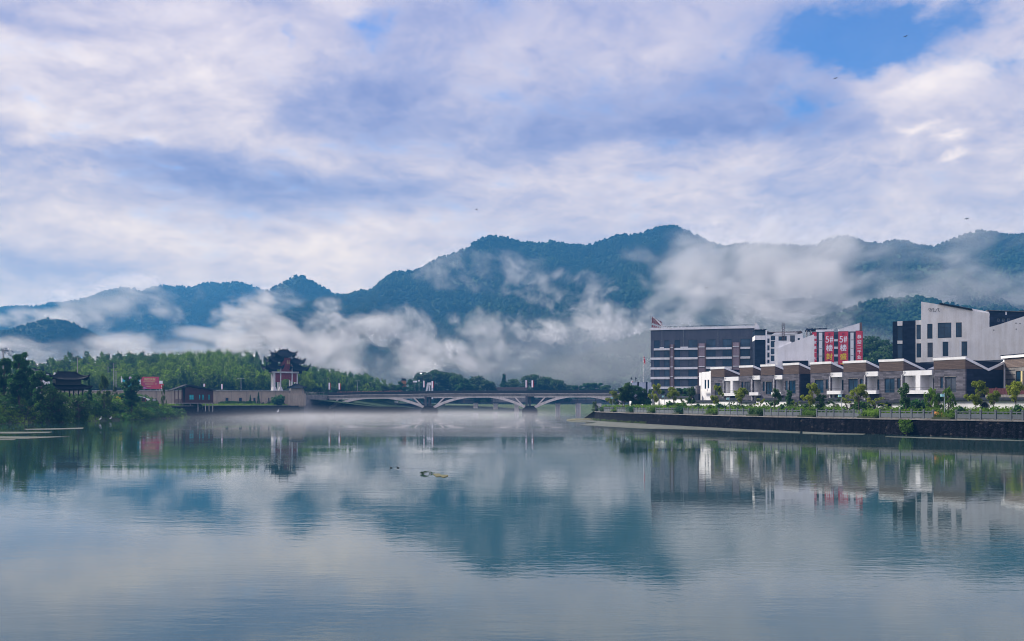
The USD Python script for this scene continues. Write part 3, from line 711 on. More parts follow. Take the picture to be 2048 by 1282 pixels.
MAT['glass_mid'] = glass_look('glass_mid', (0.030, 0.060, 0.095))
MAT['glass_curtain'] = glass_look('glass_curtain', (0.055, 0.065, 0.085))
PANES = np.random.default_rng(31)


def window(parent, t0, t1, z0, z1, d=0.0, panes=2, rail=0.0, glass='glass', frame='frame_dark', fw=0.07, label=None):
    """A set-back pane in a frame: sits in a recess whose back is at depth d + 0.12."""
    if glass == 'glass': glass = ('glass', 'glass_mid', 'glass_curtain')[int(np.searchsorted([.62, .92], PANES.random()))]
    w = UsdGeom.Xform.Define(stage, numbered(str(parent.GetPath()), 'window')).GetPrim()
    if label: w.SetCustomDataByKey('label', label)
    fr = [bx(t0, t1, d - .03, d + .10, z0, z0 + fw), bx(t0, t1, d - .03, d + .10, z1 - fw, z1), bx(t0, t0 + fw, d - .03, d + .10, z0 + fw, z1 - fw), bx(t1 - fw, t1, d - .03, d + .10, z0 + fw, z1 - fw)]
    for k in range(1, panes):
        x = t0 + (t1 - t0) * k / panes; fr.append(bx(x - fw * .4, x + fw * .4, d - .02, d + .09, z0 + fw, z1 - fw))
    if rail: zz = z0 + (z1 - z0) * rail; fr.append(bx(t0 + fw, t1 - fw, d - .025, d + .095, zz - fw * .4, zz + fw * .4))
    obj('frame', cat(fr), MAT[frame], w)
    obj('pane', bx(t0 + fw * .5, t1 - fw * .5, d + .03, d + .07, z0 + fw * .5, z1 - fw * .5), MAT[glass], w)
    return w


def holed(outline, holes):
    """An outline (polygon) less its openings, each (x0, x1, z0, z1)."""
    p = Polygon(outline) if not isinstance(outline, Polygon) else outline
    return p.difference(unary_union([sbox(a, c, b, d) for a, b, c, d in holes])) if holes else p


def wall_mesh(poly, d0, d1):
    return cat([prism(q, 'y', d0, d1) for q in getattr(poly, 'geoms', [poly]) if q.area > 1e-4])
# ------------------------------------------------------------------ banks and ground
import shapely
WATERLINE_W = [(-175, 90), (-140, 130), (-119, 180), (-110, 214), (-103, 244), (-98.5, 286), (-100.5, 316), (-111, 325), (-107, 341), (-100.5, 365), (-92, 400), (-81.5, 437), (-83, 470), (-90, 560)]
W_LAND = Polygon(WATERLINE_W + [(-900, 560), (-900, 90)])
E_PATH = [(44, 520), (41, 440), (33, 360), (26, 305), (21.2, 263), (26.1, 231), (29.7, 215), (34.9, 193.5), (40.8, 171.4), (46, 158.5), (51.5, 149), (55.6, 139.5), (60.2, 132.6), (64.6, 125.8), (78, 108), (100, 84)]
FLOOD = [(-260, 372), (-148, 399), (-86, 414.5)]
MAT['bank_soil'] = plain('bank_soil', (0.035, 0.045, 0.022), 0.95, 0.4, 0.4, 0.6, 2)
MAT['bank_stone'] = plain('bank_stone', (0.085, 0.075, 0.06), 0.95, 0.4, 0.6, 0.8, 2)
MAT['valley_grass'] = plain('valley_grass', (0.045, 0.075, 0.025), 0.95, 0.4, 0.08, 0.5, 1)
MAT['paving'] = plain('paving', (0.22, 0.21, 0.20), 0.9, 0.2, 0.6)


def inland_w(x, y):
    P = shapely.points(x, y)
    d = shapely.distance(shapely.boundary(W_LAND), P)
    return np.where(shapely.contains(W_LAND, P), d, -d)


def sm(a, b, x):
    t = np.clip((x - a) / (b - a), 0, 1); return t * t * (3 - 2 * t)


def ground_w(x, y):
    x, y = np.asarray(x, float), np.asarray(y, float)
    s = inland_w(x, y)
    n = fb(x / 9, y / 9, 5, 3) - .5
    slope = -0.7 + 5.6 * sm(-1.5, 15, s) + n * 1.1 * sm(0, 4, s) * (1 - sm(14, 22, s))
    flat = np.where(s > 2.6, 3.5, -0.7)
    z = np.where(y > 327, flat, slope)
    fy = np.interp(x, [p[0] for p in FLOOD], [p[1] for p in FLOOD])
    z = np.where((x < -86) & (y > fy + 1.2), 9.25, z)
    z = np.where((x >= -86) & (y > 330) & (s > 2.6), 3.5 + 4.4 * sm(410, 420, y), z)
    return z


def grid_mesh(x0, x1, y0, y1, step, fz):
    xs, ys = np.arange(x0, x1 + step, step), np.arange(y0, y1 + step, step)
    X, Y = np.meshgrid(xs, ys); Z = fz(X, Y); ny, nx = X.shape
    i = np.arange(ny - 1)[:, None] * nx + np.arange(nx - 1)[None]
    q = np.stack([i, i + 1, i + nx + 1, i + nx], -1).reshape(-1, 4)
    return np.c_[X.ravel(), Y.ravel(), Z.ravel()], q


obj('river_bank', grid_mesh(-330, -78, 92, 452, 2.0, ground_w), MAT['bank_soil'], smooth=True, kind='structure', label='grassy earth bank on the left side of the river')
ground_e = lambda d: np.interp(d, [0, 6, 12, 20, 260], [2.30, 2.42, 2.6, 3.0, 3.2])
obj('river_bank', sweep([(a, b, 0) for a, b in E_PATH], [(-1.1, 2.26), (-6, 2.42), (-12, 2.6), (-20, 3.0), (-260, 3.2)]), MAT['bank_soil'], kind='structure', label='level planted bank behind the stone embankment')
V = np.array([[-1500, 640, 3.0], [1500, 640, 3.0], [1500, 1500, 6.0], [-1500, 1500, 6.0], [-1500, 618, -.6], [1500, 618, -.6]], float)
obj('valley_floor', (V, np.array([[0, 1, 2], [0, 2, 3], [4, 5, 1], [4, 1, 0]])), MAT['valley_grass'], kind='structure', label='flat green valley floor beyond the bridges')


def knoll(x, y):
    px = np.asarray(x) * F / 520 + 1024
    h = np.interp(px, [-420, -200, 0, 100, 170, 230, 360, 470, 540, 610, 680, 740, 790, 830], [9, 14, 11, 13, 19.5, 20, 21, 21.5, 16.5, 12.5, 10.5, 7.5, 4.0, 2.0])
    g = np.interp(px, [-420, 640, 700, 800], [9.2, 9.2, 6, 3])
    n = (fb(np.asarray(x) / 22, np.asarray(y) / 22, 8, 3) - .5) * 5
    return g + (h - g + n * (h > g + 2)) * sm(424, 520, y) * (1 - .5 * sm(560, 700, y))


obj('bamboo_hill', grid_mesh(-380, -52, 420, 690, 5.0, knoll), MAT['forest_floor'], smooth=True, kind='structure', label='low rounded hill behind the gate and the flood wall')


def bamboo_plume(seed, h=8.0):
    rng = np.random.default_rng(seed); C, R = [], []
    for i in range(9):
        a = rng.uniform(0, 6.28); t = rng.random()
        r = 1.9 * (1 - .5 * t) * rng.random() ** .5
        C.append([r * math.cos(a) + t * .6, r * math.sin(a), h * (.25 + .72 * t)]); R.append([.75 - .3 * t, .75 - .3 * t, 1.25])
    return leaves(C, R, 150, .52, rng, flat=.1, aspect=.36)


def build_bamboo():
    rng = np.random.default_rng(42)
    n = 5200
    x, y = rng.uniform(-370, -58, n), rng.uniform(428, 560, n)
    keep = (knoll(x, y) > 4.2) & ((x < -90) | (y > 475)) & (fb(x / 30, y / 30, 3, 2) + rng.random(n) * .5 > .5) & ~((x > -100) & (x < -80) & (y < 445))
    x, y = x[keep], y[keep]
    z = knoll(x, y) - .4
    patch = fb(x / 38, y / 55, 21, 3) + rng.normal(0, .05, len(x))
    for sel, look, lab in ((patch > .47, 'leaf_bamboo', 'feathery bright green bamboo covering the low hill'), (patch <= .47, 'leaf_green', 'darker broadleaf thicket between the bamboo on the hill')):
        scatter('bamboo_grove' if look == 'leaf_bamboo' else 'hill_thicket', np.c_[x, y, z][sel], rng.uniform(.65, 1.25, sel.sum()), [bamboo_plume(1), bamboo_plume(2, 9), bamboo_plume(3, 7)], [MAT[look]] * 3, lab, rng=rng)


build_bamboo()


def tuft(seed, n=26, h=.8, w=.5, size=.2):
    rng = np.random.default_rng(seed)
    return leaves([[0, 0, h * .4]], [[w, w, h * .5]], n, size, rng, flat=0, aspect=.3)


def build_bank_cover():
    rng = np.random.default_rng(77)
    n = 9000
    y = rng.uniform(150, 326, n); x = np.interp(y, [p[1] for p in WATERLINE_W[:7]], [p[0] for p in WATERLINE_W[:7]]) - rng.uniform(1.2, 38, n) ** 1.0
    s = inland_w(x, y); k = (s > 1.6) & (rng.random(n) < .35 + .65 * sm(1.5, 6, s))
    x, y = x[k], y[k]; z = ground_w(x, y)
    m = fb(x / 7, y / 7, 4, 2) + rng.normal(0, .06, len(x))
    scatter('bank_grass', np.c_[x, y, z][m > .41], rng.uniform(.7, 1.5, (m > .41).sum()), [tuft(1), tuft(2, 22, 1.1), tuft(3, 26, .6, .7)], [MAT['leaf_grass']] * 3, 'long grass growing down the left bank', rng=rng)
    scatter('bank_undergrowth', np.c_[x, y, z][m <= .41], rng.uniform(.8, 2.2, (m <= .41).sum()), [tuft(4, 34, 1.3, .9, .26), tuft(5, 34, 1.0, 1.0, .26)], [MAT['leaf_green'], MAT['leaf_dark']], 'dark bushes and weeds on the left bank', rng=rng)
    # terrace above the low wall
    n = 2600; y = rng.uniform(330, 418, n); wx = np.interp(y, [p[1] for p in WATERLINE_W[7:12]], [p[0] for p in WATERLINE_W[7:12]])
    x = wx - rng.uniform(1.0, 22, n); z = ground_w(x, y); k = z < 6; x, y, z = x[k], y[k], np.maximum(z[k], 3.45)
    scatter('terrace_grass', np.c_[x, y, z], rng.uniform(.5, 1.2, len(x)), [tuft(6), tuft(7, 22, .7)], [MAT['leaf_grass'], MAT['leaf_bamboo']], 'bright grass strip above the low river wall', rng=rng)
    # foot of the flood wall, scrub
    n = 260; x = rng.uniform(-132, -88, n); y = np.interp(x, [-148, -86], [399, 414.5]) - rng.uniform(.8, 4.5, n)
    k = fb(x / 6, y / 20, 9, 2) > .46; x, y = x[k], y[k]
    scatter('wall_foot_scrub', np.c_[x, y, np.full(len(x), 3.5)], rng.uniform(1.0, 2.6, len(x)), [tuft(8, 34, .9, .8, .24)], [MAT['leaf_green']], 'scrub along the foot of the beige flood wall', rng=rng)


build_bank_cover()

# ------------------------------------------------------------------ walls on the left
def low_wall():
    pts = np.array([(-111.2, 324.6), (-107, 341), (-100.5, 365), (-92, 400), (-84.5, 428)], float)
    P = np.array([[np.interp(t, np.linspace(0, 1, len(pts)), pts[:, 0]), np.interp(t, np.linspace(0, 1, len(pts)), pts[:, 1]), 0] for t in np.linspace(0, 1, 40)])
    t = thing('river_wall', 'low dark stone river wall below the cabin and beige wall', 'wall', (0, 0, 0))
    obj('wall_body', sweep(P, [(.25, -1), (-.05, 3.42), (-2.6, 3.42), (-2.6, -1)], True), MAT['river_stone'], t)
    obj('coping', sweep(P, [(.08, 3.424), (.08, 3.60), (-.7, 3.60), (-.7, 3.424)], True), MAT['weathered'], t)


low_wall()


def flood_wall():
    t = thing('flood_wall', 'long beige concrete flood wall in tall panels with pale coping', 'wall', (0, 0, 0))
    L = [np.array(p, float) for p in FLOOD]
    for a, b in zip(L[:-1], L[1:]):
        ln = np.linalg.norm(b - a); n = round(ln / 6.0); d = (b - a) / ln; nr = np.array([-d[1], d[0]])
        for k in range(n):
            p, q = a + d * (ln * k / n + .06), a + d * (ln * (k + 1) / n - .06)
            poly = [p, q, q + nr * .7, p + nr * .7]
            obj('panel', prism([tuple(v) for v in poly], 'z', 2.9, 9.35), MAT['flood_wall'], t)
        poly = [a - nr * -.3, b - nr * -.3, b + nr * .9, a + nr * .9]
        obj('wall_core', prism([tuple(v) for v in poly], 'z', 2.9, 9.3), MAT['weathered'], t)
    for k, px in enumerate([454, 481, 508, 536]):      # dark recessed drain niches
        Yk = np.interp((px - 1024) / F * 408, [-148, -86], [399, 414.5]); c = at(px, 797, Yk)
        obj('drain_niche', bx(c[0] - .55, c[0] + .55, Yk - .16, Yk - .05, 4.4, 6.6), MAT['dark_stone'], t)
    P = np.array([[*p, 0] for p in L]); P = np.array([[np.interp(s, [0, .6, 1], P[:, 0]), np.interp(s, [0, .6, 1], P[:, 1]), 0] for s in np.linspace(0, 1, 30)])
    obj('coping', sweep(P, [(.25, 9.36), (.25, 9.62), (-.9, 9.62), (-.9, 9.36)], True), MAT['concrete'], t)


flood_wall()


def abutment():
    t = thing('bridge_abutment', 'concrete abutment and side wall where the bridge meets the left bank', 'abutment', (-82, 430, 0))
    obj('wall_body', prism([(-4.2, -15.5), (.6, 3.0), (1.2, 24), (-30, 24), (-30, -14)], 'z', -.8, 7.9), MAT['weathered'], t)
    m = [bx(-4.5 + i * 1.0, -4.36 + i * 1.0, -15 + i * 3.4, -14.86 + i * 3.4, 7.9, 9.1) for i in range(6)]
    obj('rail_post', cat(m[:1]), MAT['weathered'], t)
    for q in m[1:]: obj('rail_post', q, MAT['weathered'], t)
    obj('handrail', tube([(-4.4, -14.9, 9.1), (.9, 2.5, 9.1)], .07, 6), MAT['weathered'], t)


abutment()

# ------------------------------------------------------------------ roofs with lifted corners
def lifted_roof(w, d, h, ridge, lift=.9, thick=.22, n=14, m=6, sag=1.5, curl=4.0):
    """Hipped roof with a sagging slope and upturned corners; its eaves stand round z = 0, the ridge along x at z = h."""
    per = []
    for k in range(4 * n):
        e, s = divmod(k, n); u = -1 + 2 * s / n
        per.append([(u, -1), (1, u), (-u, 1), (-1, -u)][e])
    per = np.array(per); V, Fc = [], []
    for t in np.linspace(0, 1, m):
        for u, v in per:
            c = (min(abs(u), abs(v))) ** curl
            ex, ey = u * w / 2 * (1 + .07 * c), v * d / 2 * (1 + .07 * c)
            rx = np.clip(u * w / 2, -ridge / 2, ridge / 2)
            V.append([rx + (ex - rx) * t, ey * t, h * (1 - t) ** sag + lift * c * t ** 2.2])
    k = len(per)
    for i in range(m - 1):
        for j in range(k):
            a, b = i * k + j, i * k + (j + 1) % k; Fc += [[a, a + k, b + k], [a, b + k, b]]
    top = trimesh.Trimesh(np.array(V), np.array(Fc), process=False)
    V2 = np.array(V) - [0, 0, thick]; base = len(V)
    Fa = Fc + [[a + base, c + base, b + base] for a, b, c in Fc]
    for j in range(k):
        a, b = (m - 1) * k + j, (m - 1) * k + (j + 1) % k; Fa += [[a, a + base, b + base], [a, b + base, b]]
    body = trimesh.Trimesh(np.vstack([V, V2]), np.array(Fa), process=False)
    V = np.array(V).reshape(m, k, 3); hips = []
    for cidx in (0, n, 2 * n, 3 * n):
        line = V[:, cidx]; tip = line[-1] + (line[-1] - line[-2]) * .12 + [0, 0, lift * .26]
        hips.append(tube(np.vstack([line + [0, 0, .06], tip]), [.16] * m + [.05], 5))
    return body, cat(hips)


def ridge_mesh(ridge, h, fin=.9):
    m = [bx(-ridge / 2 - .1, ridge / 2 + .1, -.14, .14, h - .1, h + .28)]
    for s in (-1, 1): m.append(tube([(s * ridge / 2, 0, h), (s * (ridge / 2 + .12), 0, h + fin * .6), (s * (ridge / 2 + .02), 0, h + fin)], [.2, .14, .05], 5))
    return cat(m)


# ------------------------------------------------------------------ memorial gate
def gate():
    f = Face(548, 417, 606, 424, 9.6)
    t = thing('memorial_gate', 'tall ceremonial gate with white columns, red panels and three tiers of black roofs', 'gate', f.loc, f.rot)
    w = f.w
    X = [f.t(547.8), f.t(560.8), f.t(584), f.t(594.2)]
    zb = f.z(575, 746.2); tops = [zb - .05, f.z(560, 733), f.z(584, 733), zb - .05]
    for x, top, r in zip(X, tops, (.46, .26, .26, .25)):
        obj('column', bx(x - r, x + r, -r, r, 1.6, top), MAT['gate_white'], t)
        b = trimesh.creation.box((1, 1, 1)); v = np.array(b.vertices)
        v[:, :2] *= np.where(v[:, 2:] < 0, 2 * r + 1.5, 2 * r + .55); v[:, 2] = np.where(v[:, 2] < 0, 0.0, 1.6)
        v[:, :2] *= [.72, 1.3]
        obj('column_base', trimesh.Trimesh(v + [x, 0, 0], b.faces, process=False), MAT['gate_white'], t)
        obj('rear_column', bx(x - .26, x + .26, 2.3, 2.85, 0, min(top, zb - .3)), MAT['gate_white'], t)
    obj('beam', bx(X[0] - .9, X[3] + .55, -.75, 3.2, zb, zb + .62), MAT['gate_white'], t)
    def lattice(a, b, z0, z1, name, hang=0.0):
        m = [bx(a, b, -.06, .12, z0, z1)]; n = max(2, round((b - a) / .5))
        for k in range(n + 1): x = a + (b - a) * k / n; m.append(bx(x - .05, x + .05, -.14, -.065, z0 - hang * (1 - abs(2 * k / n - 1) ** .5), z1))
        for k in range(1, 4): z = z0 + (z1 - z0) * k / 4; m.append(bx(a, b, -.11, -.062, z - .04, z + .04))
        obj(name, cat(m), MAT['red_wood'], t)
    lattice(X[1] + .3, X[2] - .3, f.z(572, 758), zb - .01, 'lower_lattice')
    lattice(X[0] + .57, X[1] - .3, f.z(554, 764), zb - .01, 'side_lattice')
    lattice(X[2] + .3, X[3] - .28, f.z(590, 764), zb - .01, 'side_lattice')
    for a, b, c in ((X[0] + .57, X[1] - .3, 1), (X[2] + .3, X[3] - .28, 1), (X[1] + .3, X[2] - .3, 0)):
        z = f.z(572, 758); s = -1 if c else 0
        if c: obj('bracket', prism([(b - .02, z - 1.4), (b - .02, z), (b - 1.1, z)], 'y', -.05, .1), MAT['red_wood'], t)
        else:
            obj('bracket', prism([(a + .02, z - .9), (a + 1.2, z), (a + .02, z)], 'y', -.05, .1), MAT['red_wood'], t)
            obj('bracket', prism([(b - .02, z - 1.0), (b - .02, z), (b - 1.3, z)], 'y', -.05, .1), MAT['red_wood'], t)
    zc = f.z(572, 731.5)
    lattice(X[1] + .3, X[2] - .3, zb + .63, zc, 'upper_lattice')
    zp = f.z(572, 716.5)
    obj('plaque_ledge', bx(X[1] + .1, X[2] - .1, -.5, 2.6, zc + .005, zc + .3), MAT['red_wood'], t)
    pl = obj('plaque', bx(X[1] + .75, X[2] - .75, -.3, 2.3, zc + .305, zp + .2), MAT['red_wood'], t)
    xm = (X[1] + X[2]) / 2
    for k in (0, 1): obj('gold_character', cat([bx(xm + .2 + k * .75, xm + .72 + k * .75, -.36, -.302, zc + .8 + j * .55, zc + .98 + j * .55) for j in range(3)] + [bx(xm + .42 + k * .75, xm + .52 + k * .75, -.355, -.303, zc + .7, zc + 2.3)]), MAT['gold_print'], pl)
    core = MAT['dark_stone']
    for nm, xc, wd, dp, y0, y1, rd in (('top_roof', f.t(569.3), 9.0, 5.6, 713.6, 699.8, 3.4),
                                       ('middle_roof', f.t(550.8), 6.2, 5.6, 724, 713.8, 2.2), ('middle_roof', f.t(593.2), 6.2, 5.6, 726.6, 716.6, 2.2),
                                       ('lower_roof', f.t(547.5), 7.6, 6.2, 739, 729.3, 2.6), ('lower_roof', f.t(597), 8.2, 6.2, 740.5, 730.6, 2.6)):
        ze, zr = f.z(572, y0), f.z(572, y1)
        b, hp = lifted_roof(wd, dp, zr - ze, rd, 2.2, curl=3.0)
        b.apply_translation((xc, 1.2, ze)); hp.apply_translation((xc, 1.2, ze))
        r = obj(nm, b, MAT['black_tile'], t, smooth=35)
        obj('hip_ridge', hp, MAT['black_tile'], r)
        rm = ridge_mesh(rd, zr - ze, 1.1); rm.apply_translation((xc, 1.2, ze)); obj('roof_ridge', rm, MAT['black_tile'], r)
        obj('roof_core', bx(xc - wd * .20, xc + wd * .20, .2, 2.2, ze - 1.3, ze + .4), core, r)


gate()

# ------------------------------------------------------------------ pavilions
def pavilion():
    Y = 246; c = at(134, 806, Y)
    t = thing('garden_pavilion', 'open black-tiled pavilion with two tiers of upswept roofs among the trees', 'pavilion', (c[0], Y, 4.9), .62)
    s = Y / F
    z = lambda py: H - (py - HORIZON) * Y / F - 4.9
    for x in (-3.1, -1.05, 1.05, 3.1):
        for y in (-2.3, 2.3): obj('post', tube([(x, y, 0), (x, y, z(779))], .17, 8), MAT['dark_steel'], t)
    obj('floor_slab', bx(-3.9, 3.9, -3.0, 3.0, -.5, .12), MAT['concrete'], t)
    for y in (-2.3, 2.3): obj('bench_rail', bx(-3.0, 3.0, y - .06, y + .06, .7, .82), MAT['dark_steel'], t)
    obj('eaves_beam', cat([bx(-3.4, 3.4, -2.5, -2.2, z(781), z(776)), bx(-3.4, 3.4, 2.2, 2.5, z(781), z(776))]), MAT['dark_steel'], t)
    b, hp = lifted_roof(9.4, 6.9, z(766.5) - z(776.5), 5.4, .45, m=4); b.apply_translation((0, 0, z(776.5))); hp.apply_translation((0, 0, z(776.5)))
    r = obj('lower_roof', b, MAT['black_tile'], t, smooth=35); obj('hip_ridge', hp, MAT['black_tile'], r)
    obj('clerestory', bx(-2.9, 2.9, -1.9, 1.9, z(770), z(758)), MAT['dark_steel'], t)
    ze, zr = z(759), z(745)
    b, hp = lifted_roof(8.6, 5.8, zr - ze, 4.0, 1.1); b.apply_translation((0, 0, ze)); hp.apply_translation((0, 0, ze))
    r = obj('upper_roof', b, MAT['black_tile'], t, smooth=35); obj('hip_ridge', hp, MAT['black_tile'], r)
    rm = ridge_mesh(4.0, zr - ze, .8); rm.apply_translation((0, 0, ze)); obj('roof_ridge', rm, MAT['black_tile'], r)
    obj('gable', prism([(-.85, 0), (.85, 0), (0, .8)], 'x', -2.62, -2.3).apply_translation((-.35, 0, ze + .9)), MAT['white_paint'], r)
    t2 = thing('small_pavilion', 'small dark hip-roofed kiosk on the wall beside the gate', 'pavilion', (at(594, 0, 409)[0], 409, 8.4))
    b, hp = lifted_roof(6.4, 5.0, 1.7, 1.2, .35); r = obj('roof', b.apply_translation((0, 0, 2.3)), MAT['black_tile'], t2, smooth=35); obj('hip_ridge', hp.apply_translation((0, 0, 2.3)), MAT['black_tile'], r)
    obj('kiosk_wall', bx(-2.4, 2.4, -1.6, 1.6, 0, 2.35), MAT['flood_wall'], t2)
    for x in (-2.7, 2.7): obj('post', bx(x - .12, x + .12, -2.0, -1.76, 0, 2.4), MAT['weathered'], t2)
    obj('base_wall', bx(-3.2, 3.2, -2.3, 2.3, -5, .0), MAT['flood_wall'], t2)


pavilion()

# ------------------------------------------------------------------ cabin
def cabin():
    Y = 338; f = Face(348, 334, 428, 341, 4.6)
    t = thing('wooden_cabin', 'dark brown plank cabin on stilts with teal windows and a porch', 'cabin', f.loc, f.rot)
    x0, x1, x2 = f.t(370.5), f.t(394.5), f.t(426.5); zf = f.z(390, 805.5)
    zt1, zt2 = f.z(372, 771), f.z(410, 778)
    wins = [(378.5, 388, 789, 799.5), (397.5, 401, 789, 799.5), (403.5, 408.5, 789, 799.5), (416, 420.5, 789, 799.5)]
    holes = [(f.t(a), f.t(b), f.z(a, d), f.z(a, c)) for a, b, c, d in wins]
    top = f.z(372, 773.5)
    body = [(x0, zf), (x2, zf), (x2, f.z(426, 782)), (f.t(409), f.z(410, 778.5)), (f.t(394), f.z(394, 776.5)), (x0 + .6, top), (x0, top - .2)]
    obj('wall', wall_mesh(holed(body, holes), 0, .25), MAT['cabin_wood'], t)
    m = []
    for k in range(int((x2 - x0) / .42)):
        x = x0 + k * .42; zt = np.interp(x, [q[0] for q in body[2:][::-1]], [q[1] for q in body[2:][::-1]])
        p = holed([(x, zf), (x + .38, zf), (x + .38, zt - .1), (x, zt - .1)], holes)
        if p.area > .05: m.append(wall_mesh(p, -.05, -.003))
    obj('plank_cladding', cat(m), MAT['cabin_wood'], t)
    obj('side_wall', cat([bx(x0, x0 + .22, .26, 5, zf, top - .3), bx(x2 - .22, x2, .26, 5, zf, f.z(426, 783)), bx(x0, x2, 5, 5.2, zf, f.z(410, 780))]), MAT['cabin_wood'], t)
    for (a, b, c, d) in wins: window(t, f.t(a), f.t(b), f.z(a, d), f.z(a, c), .05, 2 if b - a > 6 else 1, .35 if b - a > 6 else .28, 'glass_teal', 'dark_steel', .09)
    roof = [(f.t(343.5), f.z(344, 781.5)), (f.t(376), f.z(376, 771)), (f.t(392), f.z(392, 775.2)), (f.t(411), f.z(411, 778)), (f.t(411), f.z(411, 776.6)), (f.t(400), f.z(400, 774)), (f.t(390), f.z(390, 770.6)), (f.t(374), f.z(374, 769)), (f.t(343.5), f.z(344, 780))]
    # the slab's front edge, and the slope that falls to the right and rear
    obj('roof', prism(roof, 'y', -.7, 5.8), MAT['black_tile'], t)
    obj('lower_roof', prism([(f.t(408.5), f.z(409, 777.6)), (f.t(431), f.z(431, 781.4)), (f.t(431), f.z(431, 780.4)), (f.t(418), f.z(418, 777.2)), (f.t(409), f.z(409, 776.4))], 'y', -.85, 5.4), MAT['black_tile'], t)
    obj('floor_deck', bx(f.t(348.5), f.t(428), -.5, 5.4, zf - .32, zf - .004), MAT['weathered'], t)
    for px in (349.5, 356.5, 364.5): obj('porch_post', bx(f.t(px) - .13, f.t(px) + .13, -.15, .11, zf, f.z(px, 780)), MAT['cabin_wood'], t)
    obj('porch_back', bx(f.t(365), x0 - .01, 1.2, 1.4, zf, f.z(368, 776)), MAT['dark_steel'], t)
    m = [bx(f.t(349.5), x0 - .2, -.1, -.02, zf + 1.05, zf + 1.15)] + [bx(f.t(349.5) + k * .28, f.t(349.5) + k * .28 + .14, -.09, -.03, zf, zf + 1.05) for k in range(int((x0 - .3 - f.t(349.5)) / .28))]
    obj('porch_rail', cat(m), MAT['cabin_wood'], t)
    for px in (351, 366, 381, 396, 411, 425.5):
        for y in (.1, 4.6): obj('stilt', bx(f.t(px) - .12, f.t(px) + .12, y - .12, y + .12, -3.0, zf - .325), MAT['concrete'], t)


cabin()


# ------------------------------------------------------------------ poles, wires, lamps, signs
def power_pole(px, ytop, Y, label, arms=1, zb=4.5):
    c = at(px, ytop, Y); h = c[2] - zb
    t = thing('power_pole', label, 'power pole', (c[0], Y, zb), .25)
    obj('mast', tube([(0, 0, -.5), (0, 0, h)], [.2, .12], 8), MAT['concrete'], t)
    for k in range(arms):
        z = h - .35 - 1.6 * k
        obj('crossarm', bx(-1.35, 1.35, -.07, .07, z - .07, z + .07), MAT['dark_steel'], t)
        for x in (-1.2, -.45, .45, 1.2): obj('insulator', tube([(x, 0, z + .07), (x, 0, z + .38)], [.10, .06], 6), MAT['dark_steel'], t)
    return np.array([c[0], Y, c[2] - .02]), t


pp1, _ = power_pole(6.5, 699, 262, 'dark power pole rising above the trees by the water')
pp2, _ = power_pole(155, 715, 335, 'pale concrete power pole behind the black-tiled pavilion')
pp3, _ = power_pole(227.5, 726, 400, 'slim power pole with two crossarms before the bamboo', 2, 9.2)
power_pole(99.5, 727, 470, 'small distant power pole left of the pavilion roof', 1, 9.2)
power_pole(216, 734, 450, 'thin far power pole behind the yellow machine', 2, 9.2)
power_pole(232, 742, 420, 'short grey pole next to the two-armed power pole', 1, 9.2)


def wires():
    far = np.array([-215.0, 215, 19.0])
    for k, (a, b, sag) in enumerate(((pp1, pp2, 4.2), (pp2, pp3, 2.2), (far, pp1, 3.0))):
        for j, x in enumerate((-1.2, -.45, 1.2)):
            s = np.linspace(0, 1, 15)[:, None]
            p = a + (b - a) * s + [x, .3 * x, .3]; p[:, 2] -= sag * 4 * (s * (1 - s))[:, 0] * (1.0 + .12 * x)
            lab = ('wire sagging from the dark pole to the pale pole', 'wire running from the pale pole into the bamboo', 'wire leaving the dark pole past the picture edge')[k]
            tag(obj('power_wire', tube(p, .035, 4), MAT['wire']), ('leftmost overhead ', 'middle overhead ', 'rightmost overhead ')[j] + lab, 'wire', 'overhead wires on the left bank')


wires()


def lamp_banner(px, y0, y1, Y, label, zb, base=None, grp=None, ball=True):
    a, b = at(px, y0, Y), at(px, y1, Y)
    t = thing('banner_lamp_post', label, 'lamp post', (a[0], Y, zb), 0, grp)
    obj('mast', tube([(0, 0, 0), (0, 0, a[2] - zb + 1.9)], [.12, .07], 7), MAT['dark_steel'], t)
    s = trimesh.creation.icosphere(1, .24); s.apply_translation((0, 0, a[2] - zb + 2.0)); obj('lamp_head', cat([s, tube([(0, 0, a[2] - zb + 1.4), (0, 0, a[2] - zb + 1.9)], [.30, .16], 7)]), MAT['dark_steel'], t)
    obj('banner', bx(.14, .78, -.03, .03, b[2] - zb, a[2] - zb), MAT['white_flag'], t)
    obj('banner_stripe', bx(.785, .93, -.03, .03, b[2] - zb, a[2] - zb), MAT['red_paint'], t)


BY = 440
lamp_banner(406, 767.5, 773.5, 420, 'lamp post with a short white banner rising behind the cabin roof', 9.3)
lamp_banner(441.5, 768, 778.5, 420, 'lamp post with a white and red banner on the flood wall', 9.4)


def street_lamp_thin(px, ytop, Y, zb, label, arm=1.2):
    c = at(px, ytop, Y); h = c[2] - zb
    t = thing('street_lamp', label, 'street lamp', (c[0], Y, zb))
    obj('mast', tube([(0, 0, 0), (0, 0, h)], [.13, .07], 7), MAT['steel'], t)
    obj('arm', tube([(-arm, 0, h - .15), (0, 0, h - .05), (arm, 0, h - .15)], .05, 5), MAT['steel'], t)
    for s in (-1, 1): obj('lamp_head', bx(s * arm - .3, s * arm + .3, -.14, .14, h - .3, h - .12), MAT['steel'], t)


street_lamp_thin(482, 756, 420, 9.4, 'pale double-armed street lamp on the flood wall')
street_lamp_thin(715.5, 761, 470, 8.0, 'thin grey street lamp behind the left end of the bridge', .8)


